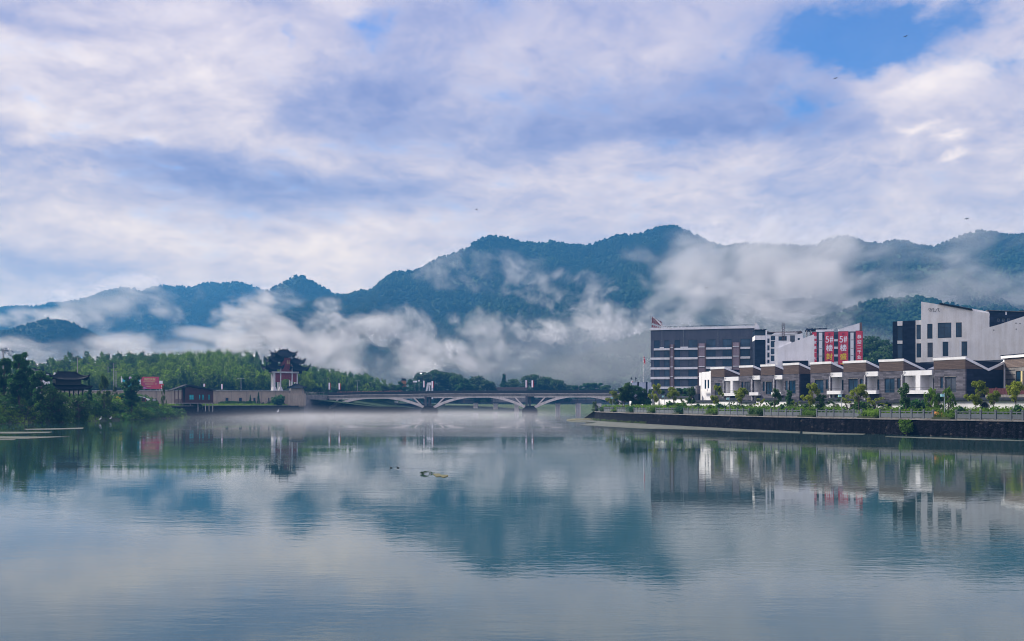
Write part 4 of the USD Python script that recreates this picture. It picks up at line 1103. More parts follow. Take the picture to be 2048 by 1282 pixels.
def billboard(x0, x1, y0, y1, Y, name, label, mat, zb=9.2):
    f = Face(x0, Y, x1, Y + 1, zb)
    t = thing(name, label, 'billboard', f.loc, f.rot)
    z0, z1 = f.z(x0, y1), f.z(x0, y0)
    bd = obj('board', bx(0, f.w, -.1, .1, z0, z1), mat, t)
    for k in (.15, .5, .85): obj('post', bx(f.w * k - .12, f.w * k + .12, .11, .4, 0, z1 - .3), MAT['steel'], t)
    return f, t, bd


def red_board_look():
    g = Graph(); p = g.pos()
    n = g.noise(.28, 3, .5, p)
    return g.make('red_board', g.principled(base_color=g.ramp(n, [(.3, (.30, .030, .085)), (.55, (.42, .035, .06)), (.75, (.50, .07, .06))]), roughness=.6))


MAT['red_board'] = red_board_look()
MAT['violet_print'] = plain('violet_print', (.42, .24, .55), .7)
f, t, bd = billboard(282.5, 318, 753.5, 778, 404, 'red_billboard', 'wide red billboard with rows of yellow lettering', MAT['red_board'])
for k, ch in enumerate('热烈庆祝'):
    m = glyph(ch, .95, .02); m.apply_translation((f.t(291.5 + 5.6 * k), -.105, f.z(300, 758.4))); obj('yellow_character', m, MAT['gold_print'], bd)
for a, b, y in ((287, 311.5, 763.6), (290, 308.5, 768), (310.5, 316, 767.8), (293.5, 304, 772.5)):
    obj('lettering_line', cat([bx(f.t(a) + i * .42, f.t(a) + i * .42 + .32, -.125, -.103, f.z(a, y) - .13, f.z(a, y) + .13) for i in range(int((f.t(b) - f.t(a)) / .42))]), MAT['gold_print'], bd)
obj('painted_swoosh', prism([(f.t(284), f.z(285, 776.8)), (f.t(288), f.z(288, 774.4)), (f.t(295), f.z(295, 776.8))], 'y', -.125, -.104), MAT['violet_print'], bd)
f, t, bd = billboard(242, 281.5, 753, 776, 402, 'white_billboard', 'pale billboard mostly hidden behind the round dark tree', MAT['white_paint'])
obj('picture_patch', bx(f.t(245), f.t(279), -.13, -.104, f.z(260, 774), f.z(260, 757.5)), MAT['glass_teal'], bd)
obj('picture_patch', bx(f.t(256), f.t(271), -.15, -.132, f.z(260, 763), f.z(260, 755)), MAT['violet_print'], bd)
f, t, bd = billboard(318.6, 327.5, 767.8, 777.6, 396, 'red_sign', 'small dark red sign topped with a white square panel', MAT['red_paint'])
obj('white_panel', bx(f.t(319), f.t(325.2), -.12, .08, f.z(320, 767.4), f.z(320, 761.6)), MAT['white_print'], t)
for k in range(3): obj('white_character', cat([bx(f.t(321.7), f.t(323.6), -.125, -.102, f.z(322, 770.4 + 3 * k) - .05, f.z(322, 770.4 + 3 * k) + .07), bx(f.t(322.4), f.t(322.9), -.13, -.103, f.z(322, 770.4 + 3 * k) - .2, f.z(322, 770.4 + 3 * k) + .22)]), MAT['white_print'], bd)


# ------------------------------------------------------------------ vehicles and small things by the left road
def car():
    c = at(285, 803.5, 300)
    t = thing('parked_car', 'white hatchback parked in front of the beige wall', 'car', (c[0], 300, 4.9), .1)
    prof = [(-1.9, .35), (1.9, .35), (2.0, .6), (1.85, .85), (1.05, .95), (.45, 1.45), (-1.2, 1.5), (-1.85, 1.0), (-1.98, .6)]
    b = prism(prof, 'y', -.82, .82)
    obj('body', b, MAT['clean_white'], t)
    for s in (-1, 1):
        obj('side_window', prism([(-1.35, 1.0), (.85, .98), (.38, 1.36), (-1.1, 1.4)], 'y', s * .825 - .01, s * .825 + .012), MAT['glass'], t)
        for x in (-1.2, 1.25):
            w = trimesh.creation.cylinder(.33, .2, sections=18); w.apply_transform(trimesh.transformations.rotation_matrix(math.pi / 2, [1, 0, 0])); w.apply_translation((x, s * .78, .33)); obj('wheel', w, MAT['dark_steel'], t)
    obj('windscreen', prism([(1.02, .99), (.5, 1.42), (.47, 1.40), (.98, .97)], 'y', -.7, .7), MAT['glass'], t)


car()


def digger():
    c = at(237, 803, 292)
    t = thing('yellow_digger', 'yellow digger with folded arm parked under the willow', 'digger', (c[0], 292, 4.9), .2)
    yl = MAT['yellow_print']
    for s in (-.75, .75): obj('track', prism([(-1.2, .05), (1.2, .05), (1.4, .4), (1.2, .7), (-1.2, .7), (-1.4, .4)], 'y', s - .2, s + .2), MAT['dark_steel'], t)
    obj('body', prism([(-1.3, .8), (.2, .8), (.2, 1.5), (-1.3, 1.4)], 'y', -.8, .8), yl, t)
    cb = obj('cab', prism([(.22, .8), (1.1, .8), (1.05, 1.6), (.8, 2.3), (.22, 2.3)], 'y', -.7, .15), yl, t)
    obj('cab_window', bx(.34, .95, -.72, -.703, 1.5, 2.15), MAT['glass'], cb)
    obj('arm', tube([(.9, .45, 1.1), (2.1, .45, 2.7), (3.2, .45, 2.0)], [.16, .14, .10], 5), yl, t)
    obj('bucket', prism([(3.0, 1.4), (3.5, 1.5), (3.4, 2.1), (3.1, 2.1)], 'y', .2, .7), MAT['dark_steel'], t)


digger()
for px, y0, y1, w, lab in ((230, 796.2, 803.2, .95, 'dark panel cabinet beside the yellow digger'), (287.6, 796.6, 803.4, 1.0, 'dark square cabinet in front of the white car'), (308.5, 796, 803.2, 1.1, 'dark framed notice stand before the beige wall')):
    a, b = at(px, y0, 290), at(px, y1, 290)
    t = thing('utility_cabinet' if px < 300 else 'notice_stand', lab, 'cabinet' if px < 300 else 'stand', (a[0], 290, b[2]))
    h = a[2] - b[2]
    if px < 300:
        obj('body', bx(-w / 2, w / 2, -.3, .3, 0, h), MAT['red_wood'], t); obj('door', bx(-w / 2 + .06, w / 2 - .06, -.33, -.302, .1, h - .1), MAT['dark_steel'], t); obj('cap', bx(-w / 2 - .05, w / 2 + .05, -.36, .35, h + .002, h + .07), MAT['dark_steel'], t)
    else:
        for s in (-1, 1): obj('leg', bx(s * w / 2 - .08, s * w / 2 + .08, -.08, .08, 0, h), MAT['dark_steel'], t)
        obj('panel', bx(-w / 2 + .09, w / 2 - .09, -.03, .03, .25, h - .3), MAT['steel'], t)


def stepped_house():
    f = Face(50, 330, 93, 336, 5.0)
    t = thing('gabled_house', 'white house with stepped black-capped gable walls behind the trees', 'house', f.loc, f.rot)
    z = lambda y: f.z(70, y)
    steps = [(50, 58, 740), (58, 70, 737.5), (70, 79, 739.5), (79, 87, 742), (87, 94, 746.5)]
    for a, b, y in steps:
        obj('gable_wall', bx(f.t(a), f.t(b) - .02, 0, .5, 0, z(y)), MAT['clean_white'], t)
        obj('wall_cap', bx(f.t(a) - .3, f.t(b) + .25, -.35, .85, z(y) + .004, z(y) + .32), MAT['black_tile'], t)
    f2 = [(a, b, y + 6) for a, b, y in steps[1:4]]
    for a, b, y in f2:
        obj('front_wall', bx(f.t(a), f.t(b) - .02, -4, -3.5, 0, z(y)), MAT['clean_white'], t)
        obj('wall_cap', bx(f.t(a) - .3, f.t(b) + .25, -4.35, -3.15, z(y) + .004, z(y) + .32), MAT['black_tile'], t)
    obj('roof', prism([(-3.4, z(748)), (0, z(742)), (.4, z(742)), (.4, z(749)), (-3.4, z(750))], 'x', f.t(58), f.t(87)), MAT['black_tile'], t)
    obj('side_wall', bx(f.t(58), f.t(87), -3.4, -.1, 0, z(750)), MAT['clean_white'], t)


stepped_house()

# ------------------------------------------------------------------ trees on the left
def tree_at(px, ytop, Y, k, label, zb=None, wide=1.0, cat_='tree', name='tree', group=None, rot=None):
    x = (px - 1024) * Y / F
    if zb is None: zb = float(ground_w(np.array([x]), np.array([Y]))[0])
    h = H - (ytop - HORIZON) * Y / F - zb
    return plant(k, name, label, cat_, (x, Y, zb), h, (px * 1.7) % 6.28 if rot is None else rot, wide, group)


tree_at(-26, 712, 226, 'dark_broad', 'dark tree cut by the picture edge above the water', wide=.85)
tree_at(8, 718, 236, 'dark_broad_b', 'dark broad tree in front of the power pole by the water', wide=.8)
tree_at(38, 706, 232, 'dark_slim', 'tallest narrow dark tree on the left bank', wide=.95)
tree_at(60, 742, 236, 'dark_slim', 'shorter dark tree between the tall one and the pavilion', wide=.85)
tree_at(84, 744, 228, 'dark_broad_b', 'dark bushy tree half covering the pavilion roof', wide=.85)
tree_at(102, 780, 226, 'big_shrub', 'green shrub below the bushy tree at the pavilion', name='shrub', cat_='shrub')
tree_at(119, 792, 228, 'big_shrub', 'green shrub in front of the pavilion posts', name='shrub', cat_='shrub', wide=1.2)
tree_at(178, 752, 262, 'conifer', 'narrow dark conifer right of the pavilion', wide=.62, name='conifer')
tree_at(208, 751, 262, 'willow', 'soft olive willow next to the narrow conifer', wide=.95, name='willow_tree')
tree_at(230, 772, 300, 'willow', 'pale small willow behind the yellow digger', wide=.9, name='willow_tree')
tree_at(263, 749, 276, 'dark_broad', 'round dark tree covering the pale billboard', wide=1.0)
tree_at(327, 771, 306, 'willow', 'thin yellow-green willow under the small red sign', wide=.45, name='willow_tree')
tree_at(155, 794, 236, 'big_shrub', 'dark bush at the right foot of the pavilion', name='shrub', cat_='shrub', wide=1.2)
tree_at(386, 804, 341, 'round_bush_b', 'green bush spilling over the river wall below the cabin', 2.2, 1.9, 'shrub', 'shrub')
tree_at(372, 806, 338, 'round_bush', 'dark bush on the river wall below the porch', 2.0, 1.6, 'shrub', 'shrub')
tree_at(500.5, 789, 394, 'conifer', 'smaller cone-shaped shrub against the flood wall', 3.5, .9, 'shrub', 'cone_shrub')
tree_at(517, 784, 394, 'conifer', 'larger cone-shaped shrub against the flood wall', 3.5, .8, 'shrub', 'cone_shrub')
tree_at(556, 789, 398, 'round_bush', 'broad dark bush under the gate against the wall', 3.4, 1.1, 'shrub', 'shrub')
tree_at(635, 772, 452, 'far_broad_b', 'dark green tree between the gate and the bridge', 7.8, 2.0)
tree_at(617, 768, 455, 'far_broad', 'broad green tree right behind the small kiosk', 8.5, 1.5)
tree_at(668, 772, 452, 'round_bush', 'dark round tree between the two left banner lamps', 7.8, .8)
# ------------------------------------------------------------------ arch bridge
MAT['bridge_concrete'] = stained('bridge_concrete', (0.62, 0.56, 0.53), 0.6, 0.55, tone=(0.28, 0.27, 0.27))
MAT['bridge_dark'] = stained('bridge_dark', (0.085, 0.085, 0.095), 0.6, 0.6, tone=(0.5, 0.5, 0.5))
MAT['flower_red'] = plain('flower_red', (0.30, 0.12, 0.10), 0.9, 0.5, 2.5)


def arch_bridge():
    Y0, Y1 = BY, BY + 9.0
    X = lambda px: (px - 1024) * BY / F
    Z = lambda py: H - (py - HORIZON) * BY / F
    t = thing('arch_bridge', 'pale concrete arch bridge with slanted struts and dark railing over the river', 'bridge', (0, 0, 0))
    xs = np.linspace(X(652), X(1262), 62)
    dz = lambda x: np.interp(x, [X(652), X(800), X(960), X(1215), X(1262)], [Z(791.2), Z(788.9), Z(787.3), Z(786.6), Z(786.8)])   # deck top edge
    def strip(f0, f1, y0, y1):
        poly = [(x, f1(x)) for x in xs] + [(x, f0(x)) for x in xs[::-1]]
        return prism(poly, 'y', y0, y1)
    obj('deck', strip(lambda x: dz(x) - 1.25, lambda x: dz(x) - .3, Y0 + .3, Y1 - .3), MAT['bridge_concrete'], t)
    ed = obj('edge_beam', strip(lambda x: dz(x) - .95, lambda x: dz(x), Y0 - .1, Y0 + .295), MAT['weathered'], t)
    obj('edge_beam', strip(lambda x: dz(x) - .95, lambda x: dz(x), Y1 - .295, Y1 + .1), MAT['weathered'], t)
    obj('deck_lip', strip(lambda x: dz(x) + .004, lambda x: dz(x) + .16, Y0 - .25, Y0 + .3), MAT['bridge_concrete'], t)
    # arches: crown just under the deck, springing low at the piers
    zs = Z(818.5)
    piers = [X(655), X(858), X(1060), X(1262)]
    for a, b in zip(piers[:-1], piers[1:]):
        l, r = a + (1.6 if a > piers[0] else .6), b - 1.6
        u = np.linspace(-1, 1, 27); xx = (l + r) / 2 + u * (r - l) / 2
        crown = dz((l + r) / 2) - 1.55
        lo = crown - (crown - zs) * (np.abs(u) ** 2.05)
        th = .95 + .3 * np.abs(u)
        hi = np.minimum(lo + th, dz(xx) - 1.26)
        hi = np.where(np.abs(u) < .50, dz(xx) - 1.26, hi)
        poly = list(zip(xx, lo)) + list(zip(xx[::-1], hi[::-1]))
        for k, y in enumerate((Y0 + .15, Y0 + 4.0, Y1 - 1.0)):
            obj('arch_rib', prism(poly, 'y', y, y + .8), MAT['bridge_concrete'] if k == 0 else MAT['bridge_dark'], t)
        soff = sweep([(x, y_, 0) for x, y_ in [(0, Y0 + .96), (0, Y0 + 3.99)]], [(0, 0), (0, .1)]) if False else None
        sh = [(x, z) for x, z in zip(xx[3:-3], (lo + .12)[3:-3])] + [(x, z) for x, z in zip(xx[3:-3][::-1], (lo + .36)[3:-3][::-1])]
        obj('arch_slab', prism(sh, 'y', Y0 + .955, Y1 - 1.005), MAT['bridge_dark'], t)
        obj('spandrel_beam', prism([(l + .2, dz(l) - 1.75), (r - .2, dz(r) - 1.75), (r - .2, dz(r) - 1.255), (l + .2, dz(l) - 1.255)], 'y', Y0 + .2, Y0 + .7), MAT['bridge_concrete'], t)
        for px0, side in ((l, 1), (r, -1)):
            if px0 < piers[0] + 3: xb, xt = X(659), X(676)
            elif side == 1: xb, xt = px0 + .2, px0 + side * 4.9
            else: xb, xt = px0 - .2, px0 + side * 4.9
            for k, y in enumerate((Y0 + .25, Y0 + 4.1, Y1 - .9)):
                m = prism([(xb - .4, zs + .3), (xb + .4, zs + .3), (xt + .4, dz(xt) - 1.76), (xt - .4, dz(xt) - 1.76)], 'y', y, y + .5)
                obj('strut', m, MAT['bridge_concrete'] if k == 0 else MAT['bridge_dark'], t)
    for x in piers[1:3]:
        p = obj('pier', prism([(x - 3.4, -1.2), (x + 3.4, -1.2), (x + 3.2, Z(818) - .4), (x + 1.7, Z(812)), (x - 1.9, Z(812)), (x - 3.4, Z(818) - .4)], 'y', Y0 - 1.2, Y1 + 1.2), MAT['river_stone'], t)
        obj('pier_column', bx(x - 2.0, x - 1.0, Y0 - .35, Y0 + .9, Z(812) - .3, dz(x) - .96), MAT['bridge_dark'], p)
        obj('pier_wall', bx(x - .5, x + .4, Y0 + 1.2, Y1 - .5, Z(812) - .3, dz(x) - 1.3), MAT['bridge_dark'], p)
    for y in (Y0, Y1 - .2):
        n = 82; px = np.linspace(X(656), X(1260), n + 1)
        for a, b in zip(px[::1], px[1::1]):
            pass
        posts = [bx(x - .15, x + .15, y - .1, y + .1, dz(x) + .165, dz(x) + 1.55) for x in px]
        if y == Y0:
            for q in posts: obj('rail_post', q, MAT['dark_steel'], t)
        else: obj('far_rail_posts', cat(posts), MAT['dark_steel'], t)
        bars = []
        for a, b in zip(px[:-1], px[1:]):
            for f_ in (.2, .4, .6, .8):
                x = a + (b - a) * f_; bars.append(bx(x - .15, x + .15, y - .04, y + .04, dz(x) + .3, dz(x) + 1.3))
        for hgt in (.3, 1.3): bars += [tube([(a, y, dz(a) + hgt), (b, y, dz(b) + hgt)], .06, 4) for a, b in zip(px[:-1], px[1:])]
        obj('rail_infill', cat(bars), MAT['dark_steel'], t)
    fl = thing('flower_trough', 'long trough of reddish flowers along the left half of the bridge rail', 'flower trough', (0, 0, 0))
    xq = np.linspace(X(674), X(805), 30)
    obj('trough', cat([bx(a, b - .08, Y0 + .5, Y0 + .95, dz(a) + .2, dz(a) + 1.0) for a, b in zip(xq[:-1], xq[1:])]), MAT['weathered'], fl)
    rng = np.random.default_rng(3)
    obj('blossoms', leaves([[x, Y0 + .7, dz(x) + 1.35] for x in np.linspace(X(675), X(804), 70)], np.full(70, .42), 1500, .14, rng), MAT['flower_red'], fl)
    for px, y0, y1, lab in ((656.5, 765.5, 779, 'banner lamp post at the left end of the arch bridge'), (676.5, 766.5, 779, 'banner lamp post beside the dark round tree on the bridge'), (845.5, 761.5, 774.5, 'banner lamp post just left of the white frame structure'), (862.5, 762, 776, 'banner lamp post in front of the white frame structure'),
                            (1050, 760, 775, 'banner lamp post above the second bridge pier'), (1062.5, 760.5, 774.5, 'banner lamp post just right of the second bridge pier')):
        lamp_banner(px, y0, y1, BY + (.6 if px not in (676.5, 862.5, 1062.5) else 8.3), lab, float(dz(X(px))), grp=None)


arch_bridge()


def back_bridge():
    Yb = 585
    X = lambda px: (px - 1024) * Yb / F
    Z = lambda py: H - (py - HORIZON) * Yb / F
    t = thing('beam_bridge', 'low beam bridge on stout piers seen beneath the arches', 'bridge', (0, 0, 0))
    obj('beam', bx(X(880), X(1330), Yb, Yb + 8, Z(807), Z(799.5)), MAT['bridge_dark'], t)
    obj('kerb', bx(X(880), X(1330), Yb - .3, Yb + .3, Z(799.4), Z(797.5)), MAT['weathered'], t)
    for px in (951, 991, 1033, 1116, 1157, 1198):
        x = X(px)
        obj('pier', prism([(x - 1.4, -1), (x + 1.4, -1), (x + 1.2, Z(809)), (x - 1.2, Z(809))], 'y', Yb + .2, Yb + 7.8), MAT['bridge_concrete'], t)
        obj('pier_cap', bx(x - 1.5, x + 1.5, Yb - .1, Yb + 8.1, Z(808.9), Z(807.05)), MAT['bridge_concrete'], t)


back_bridge()


def far_shore():
    V, q = grid_mesh(-170, 160, 540, 640, 6.0, lambda x, y: -1 + 4.6 * sm(560 + 14 * (fb(x / 40, x * 0, 2, 2) - .5) + 28 * sm(-40, 40, x), 600 + 20 * sm(-40, 40, x), y))
    obj('river_bank', (V, q), MAT['valley_grass'], smooth=True, kind='structure', label='low grassy shore behind the arch bridge')
    t = thing('quay_wall', 'dark low quay wall under the first arch of the bridge', 'wall', at(790, 812, 520))
    obj('wall_body', bx(-26, 18, 0, 2, -5, 1.2), MAT['river_stone'], t)
    obj('coping', bx(-26, 18, -.2, 1, 1.204, 1.4), MAT['weathered'], t)
    obj('quay_ground', bx(-40, 22, 2.05, 60, -5, 1.15), MAT['valley_grass'], t)
    f = Face(742, 545, 796, 545, 3.6)
    t = thing('waterside_house', 'white flat-roofed house with dark windows seen beneath the first arch', 'house', f.loc, f.rot)
    wins = [(749, 756, 800.5, 804.5), (764.5, 772, 800.5, 804.5), (780, 787.5, 800.5, 805)]
    holes = [(f.t(a), f.t(b), f.z(a, d), f.z(a, c)) for a, b, c, d in wins]
    obj('wall', wall_mesh(holed([(f.t(745.5), 0), (f.w, 0), (f.w, f.z(770, 797.5)), (f.t(745.5), f.z(770, 797.5))], holes), 0, .3), MAT['clean_white'], t)
    obj('side_wall', bx(0, f.t(745.5) - .01, 0, 6, 0, f.z(745, 798.5)), MAT['yellow_print'], t)
    obj('roof', bx(-.4, f.w + .4, -.5, 7, f.z(770, 797.4), f.z(770, 796)), MAT['clean_white'], t)
    for a, b, c, d in wins: window(t, f.t(a), f.t(b), f.z(a, d), f.z(a, c), .1, 2, 0, fw=.12)
    t = thing('brown_signboard', 'tall brown signboard with dark roof standing on the far side of the bridge', 'signboard', (*at(807.5, 0, 500)[:2], 6.5))
    zz = lambda py: H - (py - HORIZON) * 500 / F - 6.5
    MAT['brown_board'] = plain('brown_board', (.30, .13, .055), .7, .2, .8)
    for s in (-1, 1): obj('post', bx(s * 1.0 - .12, s * 1.0 + .12, .15, .4, 0, zz(758)), MAT['dark_steel'], t)
    obj('board', bx(-1.2, 1.2, -.1, .14, zz(775.5), zz(761.5)), MAT['brown_board'], t)
    obj('roof', prism([(-1.35, zz(761.4)), (1.35, zz(761.4)), (.9, zz(757)), (-.9, zz(757))], 'y', -.4, .6), MAT['dark_steel'], t)
    t = thing('entrance_frame', 'white angular entrance frame standing behind the bridge rail', 'frame', (*at(858, 0, 510)[:2], 6.5))
    zz = lambda py: H - (py - HORIZON) * 510 / F - 6.5; xx = lambda px: (px - 858) * 510 / F
    obj('leaning_leg', prism([(xx(848), 0), (xx(851.5), 0), (xx(857), zz(770.5)), (xx(854), zz(768))], 'y', 0, .6), MAT['white_paint'], t)
    obj('leg', bx(xx(863), xx(866), 0, .6, 0, zz(767)), MAT['white_paint'], t)
    obj('middle_leg', prism([(xx(858.5), 0), (xx(860.5), 0), (xx(860), zz(771)), (xx(857.2), zz(771))], 'y', .02, .58), MAT['white_paint'], t)
    obj('top_panel', prism([(xx(853), zz(770)), (xx(866), zz(771)), (xx(864.5), zz(764.8)), (xx(855), zz(765.2))], 'y', -.1, -.003), MAT['white_paint'], t)
    for px, py, w in ((830, 762, 2.2), (838, 760.3, .8)):
        c = at(px, py, 530)
        t = thing('white_sign', 'small white sign panel left of the white frame' if w > 1 else 'tiny white sign above the white panel', 'sign', (c[0], 530, 6.5))
        obj('panel', bx(-w / 2, w / 2, -.06, .06, c[2] - 7.2, c[2] - 6.4), MAT['white_print'], t); obj('post', tube([(0, .1, 0), (0, .1, c[2] - 7.2)], .07, 5), MAT['steel'], t)
    f = Face(984, 560, 1056, 560, 5)
    t = thing('low_house', 'low brown-roofed house just above the middle of the bridge', 'house', f.loc, 0)
    obj('roof', prism([(0, f.z(1000, 779)), (f.w, f.z(1000, 779)), (f.w * .93, f.z(1000, 774.3)), (f.w * .08, f.z(1000, 774.3))], 'y', 0, 6), MAT['wood'], t)
    obj('wall', bx(.5, f.w - .5, .3, 5.6, 0, f.z(1000, 779.02)), MAT['weathered'], t)


far_shore()


def trees_behind():
    L = [(803, 763, 500, 'dark_broad', 'dark tree behind the brown signboard', 1.1), (826, 760, 535, 'dark_broad_b', 'dark tree right of the brown signboard', 1.15),
         (848, 745, 585, 'far_broad', 'tall hazy tree left behind the white frame', 1.25), (872, 742, 590, 'far_broad_b', 'tallest hazy tree right behind the white frame', 1.2), (898, 745, 590, 'far_broad', 'hazy tree to the left of the dark round tree', 1.25), (915, 750, 585, 'far_broad_b', 'hazy lower tree next to the dark round tree', 1.1),
         (929, 757, 530, 'dark_broad', 'dark round tree above the middle arch', 1.35), (955, 752, 570, 'far_broad', 'green tree just right of the dark round tree', 1.4), (975, 762, 560, 'far_broad_b', 'small green tree left of the pointed conifer', 1.3),
         (1008, 747, 570, 'conifer', 'pointed conifer over the middle of the bridge', 1.25), (1028, 758, 570, 'far_broad', 'green tree right of the pointed conifer', 1.2), (1066, 750, 585, 'far_broad_b', 'broad olive tree behind the right pair of banner lamps', 1.35), (1090, 753, 590, 'far_broad', 'olive tree further right of the banner lamps', 1.4), (1115, 760, 580, 'far_broad_b', 'low olive tree above the third arch', 1.4),
         (1136, 770, 575, 'far_broad', 'small dark tree above the right pier of the beam bridge', 1.2), (1155, 771, 540, 'dark_broad', 'low dark tree over the right arch', 1.5), (1172, 767, 545, 'dark_broad_b', 'dark tree over the right arch', 1.4), (1192, 766, 545, 'dark_broad', 'dark tree where the bridge meets the right bank', 1.5), (1214, 771, 540, 'far_broad_b', 'green tree behind the right bridge end', 1.4),
         (700, 757, 505, 'far_broad', 'green tree behind the flower trough, left one', 1.6), (735, 764, 500, 'far_broad_b', 'green tree behind the flower trough, middle one', 1.7), (765, 768, 505, 'far_broad', 'green tree behind the flower trough, right one', 1.6), (787, 770, 510, 'far_broad_b', 'low green tree left of the brown signboard', 1.5)]
    for px, y, Y, k, lab, w in L:
        tree_at(px, y, Y, k, lab, 5.0 if Y > 520 else 6.0, w)


trees_behind()

# ------------------------------------------------------------------ on the water
MAT['duckweed'] = plain('duckweed', (.12, .13, .115), .95, .3, .6, spec=.03)
MAT['mat_weed'] = plain('mat_weed', (.115, .11, .05), .8, .3, 3)


def float_patch(name, pts, label, mat, seed, amp=.5, group=None):
    """A thin floating sheet with a ragged edge."""
    rng = np.random.default_rng(seed)
    p = Polygon(pts).segmentize(1.2); q = np.array(p.exterior.coords)[:-1]
    q[:, :2] += (np.stack([fb(q[:, 0] / 2.3, q[:, 1] / 6, seed, 3), fb(q[:, 0] / 2.3 + 40, q[:, 1] / 6, seed, 3)], -1) - .5) * 2 * amp
    p = Polygon(q).buffer(0)
    p = max(getattr(p, 'geoms', [p]), key=lambda g: g.area)
    return tag(obj(name, prism(Polygon(p.exterior), 'z', .006, .03), mat), label, None, group, 'stuff')


def water_xy(px, py): 
    Y = F * H / (py - HORIZON); return ((px - 1024) * Y / F, Y)


float_patch('duckweed', [water_xy(*q) for q in ((1140, 838.5), (1185, 841.2), (1250, 845.5), (1320, 849.5), (1390, 853.4), (1480, 858), (1600, 863.5), (1600, 866.5), (1530, 864.5), (1470, 862.5), (1430, 860.5), (1380, 859.2), (1330, 858), (1290, 857.2), (1240, 854.5), (1190, 851.5), (1160, 850), (1195, 845), (1150, 841))], 'pale duckweed belt along the foot of the right embankment', MAT['duckweed'], 4, .35)
float_patch('duckweed', [water_xy(*q) for q in ((1605, 863.6), (1680, 866.8), (1730, 868), (1725, 869.5), (1650, 869), (1605, 867.5))], 'short pale weed strip under the embankment, before the wall shrub', MAT['duckweed'], 5, .2)
float_patch('duckweed', [water_xy(*q) for q in ((1770, 873), (1860, 875), (1990, 879), (2048, 881), (2048, 882), (1960, 880.3), (1860, 876.6), (1790, 874.3))], 'thin pale weed line along the wall at the picture edge', MAT['duckweed'], 6, .15)
for k, (a, b, lab) in enumerate((([(48, 858.2), (100, 857), (168, 855.4), (166, 858), (90, 859.6), (50, 859.8)], None, 'pale weed streak nearest the left bank'), ([(-30, 864), (40, 864), (104, 863.8), (100, 865.8), (30, 867.2), (-30, 867)], None, 'pale weed streak, second from the left bank'), ([(-40, 873), (60, 873.4), (140, 873.2), (96, 875.6), (55, 877.6), (-40, 876.4)], None, 'longest pale weed streak on the left water'), ([(-40, 878.6), (32, 878), (28, 879.8), (-40, 880.2)], None, 'lowest short weed streak at the left edge'))):
    float_patch('duckweed', [water_xy(*q) for q in a], lab, MAT['duckweed'], 10 + k, .25)
float_patch('floating_weed', [water_xy(*q) for q in ((866, 948), (876, 947.2), (882, 949.6), (893, 950), (897, 952.6), (890, 955), (884, 953), (874, 953.2))], 'yellowish weed mat floating in the middle of the river', MAT['mat_weed'], 20, .5)


def sedge(px, py, n, w, label):
    x, y = water_xy(px, py); rng = np.random.default_rng(int(px)); m = []
    for k in range(n):
        a, b = rng.normal(0, w), rng.normal(0, .12); l = rng.uniform(.08, .22)
        m.append(tube([(a, b, -.05), (a + rng.normal(0, .06), b, l * .6), (a + rng.normal(0, .22), b, l)], [.02, .018, .004], 4))
    t = thing('water_plant', label, 'water plant', (x, y, 0)); obj('leaf_clump', cat(m), MAT['leaf_dark'], t)
    obj('floating_root', tube([(-w, 0, .0), (0, .1, .05), (w, 0, .0)], [.01, .02, .01], 5), MAT['earth'], t)


sedge(845, 948, 12, .045, 'dark clump of leaves sticking out of the water in mid river')
sedge(862.5, 947, 6, .08, 'sparse leaf blades between the dark clump and the weed mat')


def sphere_chain(joints):
    """A smooth body through balls (x, y, z, r)."""
    m = trimesh.creation.icosphere(2)
    hulls = []
    for a, b in zip(joints[:-1], joints[1:]):
        pts = np.vstack([np.array(m.vertices) * a[3] + a[:3], np.array(m.vertices) * b[3] + b[:3]])
        hulls.append(trimesh.convex.convex_hull(pts))
    return cat(hulls)


def duck(px, py, lab, mat='dark_steel', sc=1.0):
    x, y = water_xy(px, py)
    t = thing('duck', lab, 'duck', (x, y, 0), math.pi, None, None, (sc, sc, sc))
    b = sphere_chain([(-.26, 0, .14, .03), (-.12, 0, .08, .10), (.06, 0, .08, .13), (.17, 0, .10, .09), (.22, 0, .22, .05), (.26, 0, .30, .065)])
    obj('body', b, MAT[mat], t, smooth=True)
    obj('beak', prism([(.31, -.025), (.40, 0), (.31, .025)], 'z', .28, .305), MAT['mat_weed'], t)
    for s in (-1, 1): obj('wing', sphere_chain([(.06, s * .10, .13, .045), (-.16, s * .08, .15, .02)]), MAT[mat], t)


duck(782.5, 936, 'leading dark duck swimming left in mid river', sc=.32)
duck(796, 936, 'second dark duck with the longer wake behind it', sc=.32)
MAT['wake'] = plain('wake', (.30, .34, .38), .3, .1, 2)
for (pts, lab, sd) in (([(800, 936.6), (850, 936.9), (885, 938.0), (850, 937.4), (800, 937.0)], 'long pale wake trailing the second duck', 31), ([(787, 937.6), (800, 938.6), (815, 939.6), (798, 939.2)], 'short pale wake between the two ducks', 32)):
    tag(obj('duck_wake', prism([water_xy(*q) for q in pts], 'z', .005, .012), MAT['wake']), lab, None, None, 'stuff')


def egret(px, py, lab, Yx=None, sc=1.0):
    x, y = water_xy(px, py)
    t = thing('egret', lab, 'bird', (x, y, 0.15), 1.0, None, None, (sc, sc, sc))
    obj('body', sphere_chain([(-.30, 0, .42, .03), (-.08, 0, .50, .11), (.12, 0, .58, .10), (.20, 0, .72, .035), (.14, 0, .86, .03), (.22, 0, .95, .045)]), MAT['white_print'], t, smooth=True)
    obj('beak', tube([(.25, 0, .95), (.42, 0, .92)], [.018, .004], 5), MAT['mat_weed'], t)
    for s in (-.05, .05): obj('leg', tube([(0, s, .45), (.02, s, .2), (0, s, -.2)], .012, 5), MAT['dark_steel'], t)


